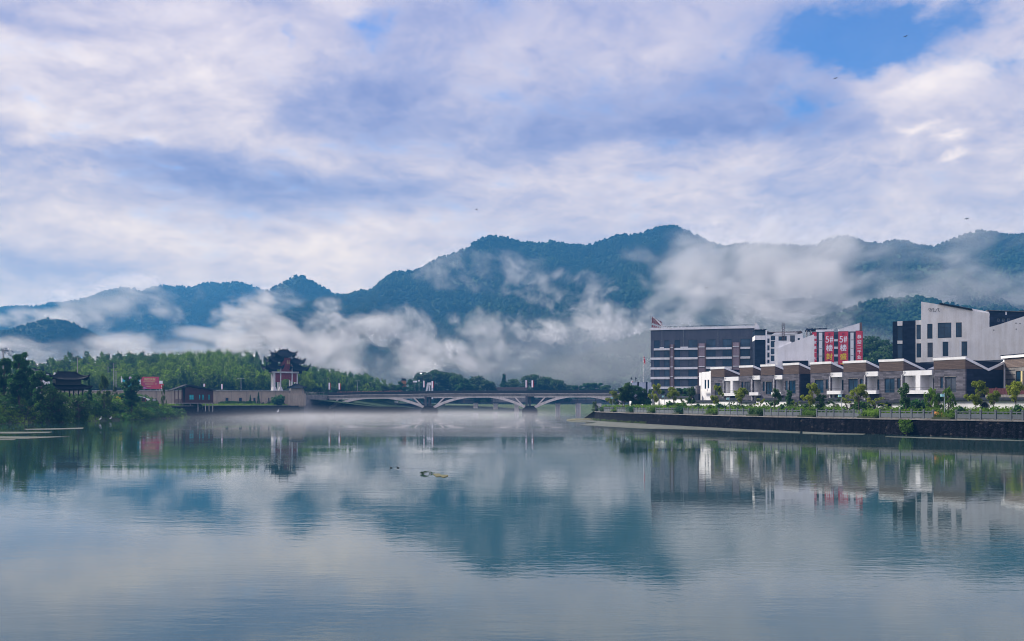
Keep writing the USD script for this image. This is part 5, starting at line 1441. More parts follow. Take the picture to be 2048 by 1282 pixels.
egret(200.5, 844.5, 'white egret standing lowest at the left waterline', sc=1.2)
egret(209, 840.5, 'larger white egret standing on the left bank edge', sc=1.6)
egret(221, 842, 'small white egret right of the two larger ones')
egret(556, 829.5, 'white egret on the river wall below the gate', sc=2.2)


def flying_bird(px, py, Y, lab):
    c = at(px, py, Y)
    t = thing('flying_bird', lab, 'bird', c, .5)
    obj('body', sphere_chain([(-.22, 0, 0, .02), (0, 0, 0, .06), (.16, 0, .01, .04), (.24, 0, .015, .01)]), MAT['wire'], t)
    for s in (-1, 1): obj('wing', cat([trimesh.convex.convex_hull(np.array([(.10, 0, .02), (-.06, 0, .02), (.06, s * .3, .15), (-.05, s * .3, .15), (-.02, s * .62, .05), (.02, 0, .035), (0, s * .3, .165)]))]), MAT['wire'], t)


for q in ((1811, 73, 210, 'small dark bird high in the blue gap at the upper right'), (1671, 157, 200, 'small dark bird below the blue gap'), (953, 419, 240, 'tiny dark bird in the pale sky above the pointed ridge'), (1413, 576, 230, 'tiny dark bird against the mist left of the office'), (1933, 438, 200, 'dark bird above the right mountain wall')):
    flying_bird(*q)


# ------------------------------------------------------------------ mist on the river
def river_mist():
    g = Graph(); p = g.pos(); x, y, z = g.xyz(p)
    n = g.noise(0.03, 4, .55, g.map(p, scale=(.8, .35, 2.5)))
    lay = g.math('exponent', z * -1.25) * g.rng(z, 3.2, 4.2, 1.0, 0.0)
    far = g.rng(y + (n - .5) * 60, 75, 260, 0.0, 1.0, 'smoothstep') * g.rng(y, 415, 560, 1.0, 0.0)
    side = g.rng(x + (y - 330.0) * 0.3 + (n - .5) * 16, -116, -70, 0.0, 1.0) * g.rng(x + (n - .5) * 14, -6, 26, 1.0, 0.0)
    dn = lay * far * side * g.rng(n, .30, .62, .25, 1.0) * RIVER_MIST
    m = g.make('river_mist_air', volume=g.n('principled_volume', 'volume', color=(.90, .935, 1.0), density=dn, anisotropy=MIST_G))
    obj('river_mist', prism([(-128, 62), (20, 62), (42, 300), (60, 598), (-128, 598)], 'z', .04, 4.2), m, kind='stuff', label='thin white mist lying on the river before the bridge')


RIVER_MIST = 0.0095
river_mist()
# ------------------------------------------------------------------ right bank
EP = np.array(E_PATH, float)
_s = np.r_[0, np.cumsum(np.linalg.norm(np.diff(EP, axis=0), axis=1))]
_q = np.linspace(0, _s[-1], 900)
EPF = np.c_[np.interp(_q, _s, EP[:, 0]), np.interp(_q, _s, EP[:, 1])]
_k = np.ones(41) / 41                      # round the corners of the traced line
_pad = np.vstack([np.repeat(EPF[:1], 20, 0), EPF, np.repeat(EPF[-1:], 20, 0)])
EPS = np.c_[np.convolve(_pad[:, 0], _k, 'valid'), np.convolve(_pad[:, 1], _k, 'valid')]
_t = np.gradient(EPS, axis=0); _t /= np.linalg.norm(_t, axis=1, keepdims=True)
E_IN = np.c_[_t[:, 1] * -1, _t[:, 0]]
E_IN *= np.sign(E_IN[:, :1] + 1e-9)           # towards the land


def bank_line(d): return EPS + E_IN * d


def bank_at(px, d):
    """The point d metres behind the embankment's edge that the photograph shows at column px; with the local direction of the bank."""
    L = bank_line(d); c = 1024 + L[:, 0] / L[:, 1] * F
    m = L[:, 1] < 300
    i = np.where(m)[0][np.argmin(np.abs(c[m] - px))]
    return L[i], math.atan2(_t[i, 1], _t[i, 0]), i


def embankment():
    t = thing('stone_embankment', 'dark rubble stone embankment along the right river bank', 'wall', (0, 0, 0))
    k = np.where((EPS[:, 1] < 264))[0]; k = k[::6]
    L = np.c_[EPS[k], np.zeros(len(k))]
    obj('wall_body', sweep(L, [(.30, -1.2), (.0, 2.13), (-1.2, 2.13), (-1.2, -1.2)], True), MAT['river_stone'], t)
    obj('coping', sweep(L, [(.10, 2.134), (.10, 2.29), (-1.3, 2.29), (-1.3, 2.134)], True), MAT['weathered'], t)
    k = np.where((EPS[:, 1] >= 262) & (EPS[:, 1] < 470))[0][::10]
    L = np.c_[EPS[k], np.zeros(len(k))]
    tag(obj('river_bank', sweep(L, [(4.5, -.8), (.3, 2.2), (-1.6, 2.3)]), MAT['bank_soil'], smooth=True), 'grassy bank between the embankment end and the bridge', None, None, 'structure')


embankment()
MAT['rail_stone'] = plain('rail_stone', (.095, .11, .125), .8, .18, .8, .3, 8)
RAIL = [[1186.5, 1191, 1195, 1199.5], [1208.3, 1211.7, 1215.3, 1219, 1222.6, 1225.7], [1234.7, 1239.2, 1243.4, 1248.2, 1253.2, 1257.1], [1268.7, 1274.6, 1281, 1287.5, 1293.6, 1300.2], [1313, 1320.4, 1328, 1335.8, 1343.6, 1351],
        [1367.2, 1376.7, 1385.6, 1395.7, 1405.3, 1415], [1436.7, 1449, 1461.8, 1473.6, 1486.7, 1500], [1526.6, 1541.7, 1556.5, 1571.8, 1587, 1603], [1634.8, 1651.7, 1669.4, 1686.5, 1705, 1723.5], [1761.4, 1782, 1802.5, 1824.2, 1846, 1869], [1913.5, 1938.7, 1965, 1991.7, 2019.8, 2047]]
RAIL_WORDS = ['short grey stone railing at the upstream end of the embankment', 'grey stone railing next to the upstream end', 'grey stone railing below the two leaning street trees', 'grey stone railing before the first white wall stretch', 'grey stone railing below the flagpole side of the apartment block', 'grey stone railing in front of the small white house', 'grey stone railing between the two round bushes', 'grey stone railing in front of the round wall window', 'grey stone railing at the lamp post in the middle of the row', 'grey stone railing left of the orange soil bed', 'nearest grey stone railing in front of the fan-shaped wall window']


def railings():
    for px, words in zip(RAIL, RAIL_WORDS):
        P = [bank_at(x, .55)[0] for x in px]
        base = P[0]; t = thing('stone_railing', words, 'railing', (base[0], base[1], 2.29))
        for p in P:
            x, y = p - base
            post = cat([bx(-.11, .11, -.11, .11, 0, 1.12), bx(-.14, .14, -.14, .14, 1.122, 1.26), bx(-.08, .08, -.08, .08, 1.262, 1.34)])
            post.apply_transform(trimesh.transformations.rotation_matrix(bank_at(px[2], .5)[1], [0, 0, 1])); post.apply_translation((x, y, 0)); obj('post', post, MAT['rail_stone'], t)
        for a, b in zip(P[:-1], P[1:]):
            v = b - a; ln = np.linalg.norm(v); ang = math.atan2(v[1], v[0]); R = trimesh.transformations.rotation_matrix(ang, [0, 0, 1])
            def put(m): m.apply_transform(R); m.apply_translation((*(a - base), 0)); return m
            obj('panel', put(bx(.13, ln - .13, -.05, .05, .16, .76)), MAT['rail_stone'], t)
            obj('rail', put(cat([bx(.12, ln - .12, -.07, .07, .96, 1.08), bx(ln / 2 - .06, ln / 2 + .06, -.05, .05, .762, .958)])), MAT['rail_stone'], t)
            obj('foot_beam', put(bx(.12, ln - .12, -.08, .08, .0, .11)), MAT['weathered'], t)


railings()


def hedge_at(px0, px1, h, label, k, d0=.2, d1=1.9, zb=2.29, leaf='leaf_grass'):
    a, b = bank_at(px0, (d0 + d1) / 2)[0], bank_at(px1, (d0 + d1) / 2)[0]
    v = b - a; ln = np.linalg.norm(v); rng = np.random.default_rng(k)
    t = thing('hedge', label, 'hedge', (*a, zb), math.atan2(v[1], v[0]))
    n = max(4, int(ln * 3)); C = [[ln * (i + .5) / n, rng.uniform(-.5, .5), h * .55] for i in range(n)]
    obj('foliage', leaves(C, np.tile([ln / n * .75 + .12, (d1 - d0) / 2, h * .5], (n, 1)), int(260 * ln * h) + 160, .11, rng), MAT[leaf], t)
    obj('planter', bx(.05, ln - .05, -(d1 - d0) / 2 - .05, (d1 - d0) / 2, 0, .26), MAT['bank_soil'], t)


HEDGE_WORDS = ['small clipped shrub box after the first railing', 'low bright shrub after the second railing', 'dark clipped shrub box at the third railing end', 'round bright shrub and grass between railings near the flagpole', 'tall dark hedge box before the small white house', 'bright grassy bed left of the round bushes', 'dark clipped hedge box before the round wall window', 'tall grass bed at the bent street tree', 'long low clipped hedge in the middle of the row', 'low clipped hedge beside the orange soil']
for k, (a, b) in enumerate(zip(RAIL[:-1], RAIL[1:])):
    hedge_at(a[-1] + 1, b[0] - 1, (1.05, .8, 1.45, 1.55, 1.5, 1.1, 1.35, 1.0, 1.15, .85)[k], HEDGE_WORDS[k], k, leaf=('leaf_green', 'leaf_grass', 'leaf_dark', 'leaf_grass', 'leaf_dark', 'leaf_grass', 'leaf_green', 'leaf_grass', 'leaf_grass', 'leaf_grass')[k])
p, a, _ = bank_at(1877, 1.6); tag(obj('soil_heap', trimesh.Trimesh(np.array([[-1.6, -.6, 0], [1.6, -.6, 0], [1.6, .6, 0], [-1.6, .6, 0], [-.8, 0, .75], [.5, .1, .6]], float) @ trimesh.transformations.rotation_matrix(a, [0, 0, 1])[:3, :3].T + [p[0], p[1], 2.6], [[0, 1, 5], [0, 5, 4], [1, 2, 5], [2, 3, 4], [2, 4, 5], [3, 0, 4], [0, 2, 1], [0, 3, 2]], process=False), MAT['orange_soil']), 'orange heap of bare soil at the end of a railing', 'soil heap')


def promenade_cover():
    rng = np.random.default_rng(5)
    k = np.where((EPS[:, 1] < 262) & (EPS[:, 1] > 96))[0]
    n = 8000; i = rng.choice(k, n); d = rng.uniform(1.6, 8.6, n)
    P = EPS[i] + E_IN[i] * d[:, None]; m = fb(P[:, 0] / 3, P[:, 1] / 3, 15, 3)
    keep = m + rng.random(n) * .2 > .48; P, d, m = P[keep], d[keep], m[keep]
    z = ground_e(d)
    sel = fb(P[:, 0] / 4 + 9, P[:, 1] / 4, 18, 2) > .5
    scatter('promenade_grass', np.c_[P, z][sel], rng.uniform(1.0, 2.1, sel.sum()), [tuft(11, 30, .9, .4, .15), tuft(12, 30, .7, .5, .15)], [MAT['leaf_grass'], MAT['leaf_bamboo']], 'bright long grass behind the stone railings', rng=rng)
    scatter('promenade_weeds', np.c_[P, z][~sel], rng.uniform(.9, 1.9, (~sel).sum()), [tuft(13, 34, .8, .5, .15), tuft(14, 30, 1.2, .4, .15)], [MAT['leaf_green'], MAT['leaf_grass']], 'mixed green weeds and low plants behind the stone railings', rng=rng)
    # weeds at the wall's foot and one big shrub growing out of it
    k = k[EPS[k, 1] > 215]; i = rng.choice(k, 90); P = EPS[i] - E_IN[i] * rng.uniform(.2, 1.4, 90)[:, None]
    scatter('wall_foot_weeds', np.c_[P, np.zeros(90)], rng.uniform(.4, 1.0, 90), [tuft(15, 26, .8, .5, .18)], [MAT['leaf_willow']], 'weeds at the foot of the embankment near its upstream end', rng=rng)


promenade_cover()
p, a, _ = bank_at(1811, -.5); plant('lime_bush', 'wall_shrub', 'olive shrub growing out of the embankment face', 'shrub', (p[0], p[1], .15), 2.1, .4, .85)
p = np.array(water_xy(1168, 836)); plant('willow', 'willow_bush', 'pale feathery willow bush at the upstream end of the embankment', 'shrub', (p[0] + 1.0, 272, .2), 4.6, .4, 1.0)
p, a, _ = bank_at(1174, -2.6); obj('mud_spit', trimesh.creation.icosphere(2, 1.0).apply_scale([5.0, 2.4, .5]).apply_translation((19.2, 262, 0.0)), MAT['mat_weed'], smooth=True, kind='structure', label='low weedy mud spit at the embankment end')

# ------------------------------------------------------------------ white boundary wall
WALL_D = 9.5


def wall_segments():
    segs = [(1238, 1322, 796.3, []), (1322.5, 1383.5, 796.3, []), (1384, 1432, 804.6, [('rect', 1420)]), (1432.5, 1475.5, 801, [('rect', 1459)]), (1476, 1511, 805.6, [('rect', 1502)]), (1511.5, 1574, 801, [('round', 1528.5)]), (1574.5, 1654, 805.9, [('round', 1593)]), (1654.5, 1716, 801.2, [('round', 1674), ('rect', 1706)]), (1716.5, 1816, 806.2, [('round', 1747), ('rect', 1778)]), (1816.5, 1880, 801.2, [('rect', 1858)]), (1880.5, 2062, 801.2, [('fan', 1969.5)])]
    words = ['white garden wall at the upstream end behind thin trees', 'plain white garden wall left of the lower wall part', 'low white wall part before the small white house', 'white wall part behind the round dark bush', 'low white wall part behind the bright yellow tree', 'white wall part with a single round window', 'long low white wall part with a half-hidden round window', 'white wall part behind the lamp post with a dark square opening', 'low white wall part with an opening beside the long hedge', 'white wall part behind the feathery trees', 'longest white wall part with a fan-shaped window']
    for (a, b, y, wins), w in zip(segs, words):
        P, Q = bank_at(a, WALL_D)[0], bank_at(min(b, 2046), WALL_D)[0]
        if b > 2046: Q = Q + (Q - P) / np.linalg.norm(Q - P) * 6
        v = Q - P; ln = np.linalg.norm(v); t = thing('garden_wall', w, 'wall', (P[0], P[1], 2.3), math.atan2(v[1], v[0]))
        mid = (a + min(b, 2046)) / 2; Yw = bank_at(mid, WALL_D)[0][1]; top = H - (y - HORIZON) * Yw / F - 2.3
        body = sbox(0.01, 0, ln - .01, top); cuts = []
        for kind_, px in wins:
            c = bank_at(px, WALL_D)[0]; u = np.linalg.norm(c - P); Yc = c[1]; zc = H - (814 - HORIZON) * Yc / F - 2.3
            if kind_ == 'round': sh = shapely.Point(u, zc + .05).buffer(.42)
            elif kind_ == 'rect': sh = sbox(u - .5, zc - .35, u + .5, zc + .45)
            else: sh = Polygon([(u - .28, zc - .55), (u + .28, zc - .55)] + [(u + .95 * math.cos(q), zc - .75 + 1.35 * math.sin(q) * 1.02) for q in np.linspace(.75, math.pi - .75, 13)])
            cuts.append(sh)
        obj('wall', wall_mesh(body.difference(unary_union(cuts)) if cuts else body, 0, .28), MAT['clean_white'], t)
        for sh in cuts:
            x0, z0, x1, z1 = sh.bounds
            wn = obj('window_rim', wall_mesh(sh.buffer(.09).difference(sh), -.05, -.004), MAT['weathered'], t)
            bars = [prism(sbox(x0 + (x1 - x0) * f_ - .03, z0, x0 + (x1 - x0) * f_ + .03, z1).intersection(sh), 'y', .05, .12) for f_ in (.2, .4, .6, .8)] + [prism(sbox(x0, z0 + (z1 - z0) * f_ - .03, x1, z0 + (z1 - z0) * f_ + .03).intersection(sh), 'y', .125, .18) for f_ in (.33, .66)]
            obj('lattice', cat(bars), MAT['dark_stone'], wn)
            obj('backing', prism(sh, 'y', .22, .27), MAT['dark_steel'], wn)
        obj('coping', prism([(-.32, top + .004), (.60, top + .004), (.60, top + .12), (.14, top + .46), (-.32, top + .12)], 'x', 0, ln), MAT['black_tile'], t)


wall_segments()


def path_lamp(px, ytop, d, label):
    p, a, _ = bank_at(px, d); zb = float(ground_e(d)); h = H - (ytop - HORIZON) * p[1] / F - zb
    t = thing('path_lamp', label, 'lamp post', (p[0], p[1], zb), 0)
    obj('mast', tube([(0, 0, 0), (0, 0, h)], .06, 8), MAT['steel'], t)
    MAT.setdefault('pale_teal', None)
    if MAT['pale_teal'] is None: MAT['pale_teal'] = plain('pale_teal', (.28, .55, .58), .4, .05)
    obj('lamp_box', bx(-.50, -.07, -.14, .14, h - .55, h - .2), MAT['pale_teal'], t)
    obj('bracket', bx(-.5, .06, -.03, .03, h - .19, h - .13), MAT['steel'], t)


path_lamp(1225.6, 793, 2.5, 'thin lamp post at the upstream street trees')
path_lamp(1267, 789.5, 5.0, 'lamp post with teal box before the pale metal fence')
path_lamp(1328.5, 789.5, 3.0, 'lamp post with teal box before the plain white wall')
path_lamp(1459, 793.5, 3.0, 'lamp post between the two yellow-green trees')
path_lamp(1684.5, 787, 2.2, 'lamp post with teal box in the middle of the promenade')
path_lamp(1892, 785.5, 1.6, 'nearest lamp post with teal box beside the feathery trees')


def bank_tree(px, ytop, d, k, label, wide=1.0, cat_='tree', name='street_tree', zoff=0.0):
    p, a, _ = bank_at(px, d); zb = float(ground_e(d)); h = H - (ytop - HORIZON) * p[1] / F - zb
    return plant(k, name, label, cat_, (p[0], p[1], zb + zoff), h, (px * 2.3) % 6.28, wide)


for q in ((1224, 781, 4.5, 'street_lime', 'first yellow-green street tree at the bridge end', 1.15), (1249, 782, 4.0, 'street_lime_b', 'second yellow-green street tree from the bridge end', 1.05), (1237, 790, 6.5, 'street_green', 'darker tree between the first two yellow-green trees', 1.2),
          (1309, 767, 3.5, 'street_lime', 'yellow-green street tree below the apartment block corner', .78), (1347, 771, 3.5, 'street_lime_b', 'street tree before the left windows of the apartment block', .85), (1384, 773, 3.5, 'street_green', 'street tree just left of the small white house', .85),
          (1434, 769.5, 3.0, 'street_lime', 'street tree hiding the first villa window', .85), (1483, 772, 3.0, 'street_lime_b', 'bright yellow-green bushy street tree before the second villa', .95), (1550, 776.5, 2.6, 'street_green', 'thin open street tree before the third villa', .8),
          (1580, 780, 7.0, 'dark_slim', 'small dark conical tree before the fourth villa', .8), (1620, 765.5, 2.4, 'street_lime', 'leaning street tree before the dark side wall of the fourth villa', .9), (1642, 788, 4.0, 'street_green', 'low spreading tree right of the leaning street tree', 1.3),
          (1717, 764, 2.6, 'street_lime_b', 'street tree before the balcony of the sixth villa', .85), (1811, 765.5, 2.4, 'street_green', 'open street tree before the seventh villa balcony', .85),
          (1953, 760.5, 3.5, 'street_lime', 'tall yellow-topped street tree before the long dark house wall', .95), (1985, 778, 7.5, 'street_lime_b', 'yellow shrubby tree in front of the dark red fence', .8), (2029, 757.5, 3.5, 'street_lime_b', 'thin-stemmed street tree nearest the picture edge', .8)):
    bank_tree(*q)
bank_tree(1860, 777, 3.2, 'feathery', 'bright feathery tree left of the nearest lamp post', 1.05); bank_tree(1899, 776, 3.8, 'feathery', 'bright feathery tree right of the nearest lamp post', 1.0)
bank_tree(1878, 786, 6.0, 'street_green', 'darker tree behind the two feathery trees', 1.0)
for q in ((1288, 797, 6.5, 'twiggy', 'small twiggy tree at the first white wall part', 1.0), (1270, 799, 6.5, 'twiggy_b', 'pale twiggy tree beside the metal fence', 1.0), (1295, 797, 7.0, 'round_bush', 'dark mop-headed shrub before the white wall', .6), (1372, 797.5, 5.5, 'twiggy_b', 'yellowish twiggy tree left of the low wall part', 1.2), (1352, 803, 5.0, 'round_bush_b', 'tall grassy bush before the plain white wall', 1.6), (1361, 804.5, 4.0, 'lime_bush', 'bright bush by the plain white wall', 1.3),
          (1462, 802, 7.0, 'twiggy', 'sparse twiggy tree behind the middle lamp', 1.0), (1518, 798.5, 6.0, 'twiggy_b', 'sparse twiggy tree left of the round window', 1.1), (1538, 799.5, 6.2, 'twiggy', 'sparse twiggy tree right of the round window', .9), (1577, 801, 6.0, 'twiggy', 'sparse dark twiggy tree before the long low wall', 1.0), (1590, 803, 5.5, 'twiggy_b', 'sparse twiggy tree beside the half-hidden round window', 1.0), (1667, 796, 6.0, 'twiggy', 'twiggy tree left of the middle lamp post', 1.1), (1694, 792.5, 5.5, 'twiggy_b', 'spreading twiggy tree right of the middle lamp post', 1.4), (1726, 800, 5.0, 'round_bush_b', 'leafy shrub at the sixth villa street tree', .9), (1757, 797, 6.0, 'twiggy_b', 'spreading low tree above the long hedge', 1.7), (1768, 802, 5.5, 'twiggy', 'small twiggy tree right of the spreading low tree', 1.0), (1825, 797, 6.5, 'round_bush', 'big dark shrub left of the feathery trees', 1.0), (1838, 799, 7.0, 'round_bush', 'second big dark shrub left of the feathery trees', .9)):
    bank_tree(*q, 'small tree' if 'twiggy' in q[3] else 'shrub', 'small_tree' if 'twiggy' in q[3] else 'shrub')
for q in ((1398, 807, 3.5, 'round_bush', 'round dark bush left of the bright small bush', .8), (1423, 810, 2.5, 'lime_bush', 'small bright bush between two railings', .9), (1444, 805.5, 3.0, 'round_bush', 'ball-shaped dark bush behind the sixth railing', .9), (1480, 807.5, 3.4, 'round_bush_b', 'domed bush at the foot of the bushy bright tree', .9), (1567, 808.5, 2.8, 'round_bush', 'domed bush behind the eighth railing', .8), (1607, 806, 5.0, 'round_bush_b', 'reddish-green bush behind the tall grass', .9), (1925, 812.5, 2.4, 'round_bush', 'ball-shaped dark bush at the nearest railing end', .95), (2042, 808.5, 3.2, 'round_bush', 'dark bush at the picture edge behind the railing', 1.0), (1583, 812.5, 2.5, 'lime_bush', 'small bright bush right of the domed bush', .8), (1335, 810, 3.0, 'lime_bush', 'low grass clump behind the fifth railing', 1.6)):
    bank_tree(*q, 'bush', 'bush')

# ------------------------------------------------------------------ row of villas
R0, RD = np.array([59.5, 183.0]), np.array([.5137, -.858])
RA = math.atan2(RD[1], RD[0])


def row_u(px, off=0.0):
    b = R0 + np.array([.858, .5137]) * off; k = (px - 1024) / F
    return float((k * b[1] - b[0]) / (RD[0] - k * RD[1]))


VILLAS = [  # left edge, corner, next left edge, roof row at corner, wood-bottom row at corner, kind, label
    (1422, 1449, 1478.6, 733.4, 753.8, 'twin', 'villa farthest upstream, with a twin white balcony on its right'),
    (1479.5, 1506, 1521, 730.2, 751, 'one', 'second villa of the row, behind the bushy bright tree'),
    (1522, 1550, 1566, 728, 750, 'one', 'third villa, the narrowest, below the white wedge wall'),
    (1567, 1598, 1620, 725.2, 747.5, 'dark', 'fourth villa with a plain dark side wall instead of a balcony'),
    (1621, 1662, 1686, 722.8, 745, 'one', 'fifth villa, below the two numbered red banners'),
    (1687, 1732, 1757.5, 720.2, 743, 'one', 'sixth villa, below the red banner on the far block edge'),
    (1758.5, 1807, 1866, 717.2, 741.3, 'twin', 'seventh villa with a wide white double balcony'),
    (1867.5, 1930.5, 2007.5, 713.2, 737.5, 'darkbig', 'eighth villa with a large dark side wall and V-shaped roof edge'),
]


def villa(xl, xc, xn, yr, yw, kind_, label):
    ul, uc, un = row_u(xl), row_u(xc), row_u(xn)
    P = R0 + RD * uc; Yc = P[1]; zb = 2.9
    Z = lambda py: H - (py - HORIZON) * Yc / F - zb
    t = thing('villa', label, 'house', (P[0], P[1], zb), RA)
    L = uc - ul                     # wing spans x in [-L, 0]; y goes in
    zr, zw = Z(yr), Z(yw)
    D, slope = 11.0, math.tan(math.radians(16.5))
    fas = .42
    big = kind_ == 'darkbig'
    vy = 6.0
    side = [(0, 0), (D, 0), (D, zr - fas - .02 - .3), (vy, zr - fas - vy * slope), (0, zr - fas)]
    # openings on the river front
    wide_first = kind_ in ('one', 'dark') and xl > 1600 or kind_ in ('twin',) and xl > 1700
    wz1, wz0 = zw - 1.25, zw - 3.75
    if big: wins = [(-L + L * .21, -L + L * .30, wz1, wz0 + .7), (-L + L * .37, -L + L * .71, wz1, wz0)]
    elif xl < 1600: wins = [(-L + L * .12, -L + L * .27, wz1, wz0 + .6), (-L + L * .36, -L + L * .78, wz1, wz0)]
    else: wins = [(-L + L * .22, -L + L * .64, wz1, wz0), (-L + L * .74, -L + L * .86, wz1, wz0 + .7)]
    if xl < 1430: wins = [(-L + L * .31, -L + L * .69, wz1, wz0), (-L + L * .80, -L + L * .93, wz1, wz0 + .6)]
    low = [(-L + L * .2, -L + L * .42, zw - 4.9, zw - 6.0), (-L + L * .6, -L + L * .85, zw - 4.9, zw - 6.0)]
    allw = [(a, b, z0, z1) for a, b, z1, z0 in wins + low if z0 > .05]
    obj('front_wall', wall_mesh(holed([(-L, 0), (0, 0), (0, zw), (-L, zw)], allw), 0, .3), MAT['grey_stone'], t)
    sw = prism([(.3, 0), (D, 0), (D, zw), (.3, zw)], 'x', -.3, 0)
    obj('side_wall', sw, MAT['dark_stone' if kind_.startswith('dark') else 'grey_stone'], t)
    obj('rear_wall', cat([bx(-L, -.3, D - .3, D, 0, zw), bx(-L, -L + .3, .3, D - .3, 0, zw)]), MAT['grey_stone'], t)
    for a, b, z0, z1 in allw: window(t, a, b, z0, z1, .08, 2 if b - a > 1.0 else 1, .22 if b - a > 1 else 0)
    if kind_ == 'one' and xl > 1500 or big:
        obj('window_surround', cat([bx(wins[-1 if not (xl > 1600 and not big) else 0][0] - .1, wins[-1 if not (xl > 1600 and not big) else 0][1] + .1, -.07, -.004, wz1 + .003, wz1 + .12)]), MAT['weathered'], t)
    # timber band: planks on the front and on the side
    n = max(7, int((zr - fas - zw) / .24)); hgt = (zr - fas - zw) / n
    m, ms = [], []
    for k in range(n):
        z0, z1 = zw + k * hgt + .012, zw + (k + 1) * hgt - .012
        m.append(bx(-L + .02, -.02, -.06 - .012 * (k % 2), .0, z0, z1))
        y1 = min(D, (zr - fas - z1) / slope) if z1 > zr - fas - vy * slope else D
        if z1 > zr - fas - vy * slope:
            ms.append(bx(-.02, .06 + .012 * (k % 2), -.05, max(.1, y1 - .02), z0, z1))
            if D > vy: yb = min(D, vy + (z1 - (zr - fas - vy * slope)) / slope); (ms.append(bx(-.02, .06, yb, D, z0, z1)) if yb < D - .1 else None)
        else: ms.append(bx(-.02, .06 + .012 * (k % 2), -.05, D, z0, z1))
    obj('timber_cladding', cat(m), MAT['wood'], t); obj('timber_cladding', cat(ms), MAT['wood'], t)
    zv = zr - fas - vy * slope; z2 = min(zr - fas, zv + (D - vy) * slope)
    obj('attic_wall', prism([(.06, zw + .003), (D, zw + .003), (D, z2 - .05), (vy, zv - .05), (.06, zr - fas - .05)], 'x', -L + .03, -.025), MAT['dark_stone'], t)
    roof = [(-.12, zr - fas), (vy, zr - fas - (vy + .12) * slope), (D, z2), (D, z2 + fas), (vy, zr - (vy + .12) * slope), (-.12, zr)]
    rf = obj('roof', prism(roof, 'x', -L - .1, .12), MAT['clean_white'], t)
    obj('roof_tiles', prism([(.2, zr - .32 * slope + .01), (vy, zr - (vy + .12) * slope + .012), (D - .1, z2 + fas + .01), (D - .1, z2 + fas + .07), (vy, zr - (vy + .12) * slope + .08), (.2, zr - .32 * slope + .07)], 'x', -L + .15, -.15), MAT['black_tile'], rf)
    G = un - uc - .12                                # recess between this wing and the next
    if not kind_.startswith('dark'):
        zt, zs = zw - .05, zw - 4.0                   # header top, balcony slab
        obj('recess_wall', bx(.02, G, 2.2, 2.45, 0, zt - .05), MAT['clean_white'], t)
        obj('recess_side', bx(.005, .05, .31, 2.19, 0, zt - .9), MAT['clean_white'], t)
        obj('header', bx(.03, G, -.12, 2.3, zt - .82, zt), MAT['clean_white'], t)
        bl = obj('balcony', bx(-.55, G - .02, -.5, 2.19, zs, zs + .22), MAT['clean_white'], t)
        obj('parapet', bx(-.55, G - .02, -.5, -.36, zs + .224, zs + .62), MAT['clean_white'], bl)
        obj('handrail', tube([(-.5, -.43, zs + 1.05), (G - .05, -.43, zs + 1.05)], .03, 5), MAT['dark_steel'], bl)
        window(t, G * .30, G * .30 + .62, zs + .75, zt - 1.35, 2.06 - .02, 1, 0)
        if kind_ == 'twin':
            obj('party_wall', bx(G * .44, G * .60, -.11, 2.19, zs + .63, zt - .03), MAT['clean_white'], t)
            window(t, G * .76, G * .76 + .6, zs + .75, zt - 1.35, 2.06 - .02, 1, 0)
        obj('drainpipe', tube([(.35, -.2, zt - .1), (-.18, -.2, zt - .75), (-.18, -.2, .3)], .075, 7), MAT['white_paint'], t)
        obj('flat_roof', bx(.06, G, .1, D - .4, zt + .004, zt + .12), MAT['dark_stone'], t)
        obj('ground_wall', bx(.02, G, .9, 1.05, 0, zs - .01), MAT['grey_stone'], t)
        window(t, G * .35, G * .8, zs - 2.4, zs - .6, .72, 2, 0)
    else:
        obj('rear_block', bx(.02, G, 5.5, D - .4, 0, zw - .1), MAT['dark_stone'], t) if not big else None


for v in VILLAS: villa(*v)


def last_villa():
    """The nearest house, cut by the picture's edge."""
    f = Face(2008, 166, 2130, 150, 2.9)
    t = thing('villa', 'nearest villa cut by the picture edge, with pale timber slats and an open window', 'house', f.loc, f.rot)
    z = lambda py: H - (py - HORIZON) * 163 / F - 2.9
    zt, zw = z(710), z(734.5)
    w0, w1 = f.t(2031.5), f.t(2042)
    obj('roof', bx(-.25, f.w, -.4, 9, zt - .45, zt), MAT['clean_white'], t)
    obj('roof_edge', bx(-.3, f.w, -.45, 9, zt + .004, zt + .12), MAT['dark_stone'], t)
    m = []; n = 8
    for k in range(n): m.append(bx(.35, f.w, -.1 - .02 * (k % 2), .1, zw + (zt - .45 - zw) * k / n + .02, zw + (zt - .45 - zw) * (k + 1) / n - .02))
    obj('timber_cladding', cat(m), MAT['wood_pale'], t)
    obj('attic_wall', bx(.4, f.w, .11, 8.5, zw, zt - .46), MAT['dark_stone'], t)
    obj('front_wall', wall_mesh(holed([(.35, 0), (f.w, 0), (f.w, zw - .004), (.35, zw - .004)], [(w0, w1, z(765), z(742.5)), (f.t(2046.5), f.t(2060), z(772), z(742.5))]), 0, .3), MAT['weathered'], t)
    obj('corner_pier', bx(-.02, .34, -.15, .5, 0, zt - .46), MAT['clean_white'], t)
    obj('side_wall', bx(.05, .33, .51, 8.5, 0, zw), MAT['grey_stone'], t)
    window(t, w0, w1, z(765), z(742.5), .1, 1, .3); window(t, f.t(2046.5), f.t(2060), z(772), z(742.5), .1, 2, .3)
    obj('curtain', bx(w1 + .02, w1 + .42, -.05, -.004, z(764), z(743)), MAT['gold_print'], t)
    for k in range(5): obj('grille_bar', bx(.5, w0 - .15, -.06, -.004, z(768) + .75 * k, z(768) + .75 * k + .09), MAT['dark_steel'], t)


MAT['wood_pale'] = wood_look('wood_pale', (0.24, 0.185, 0.155))
last_villa()


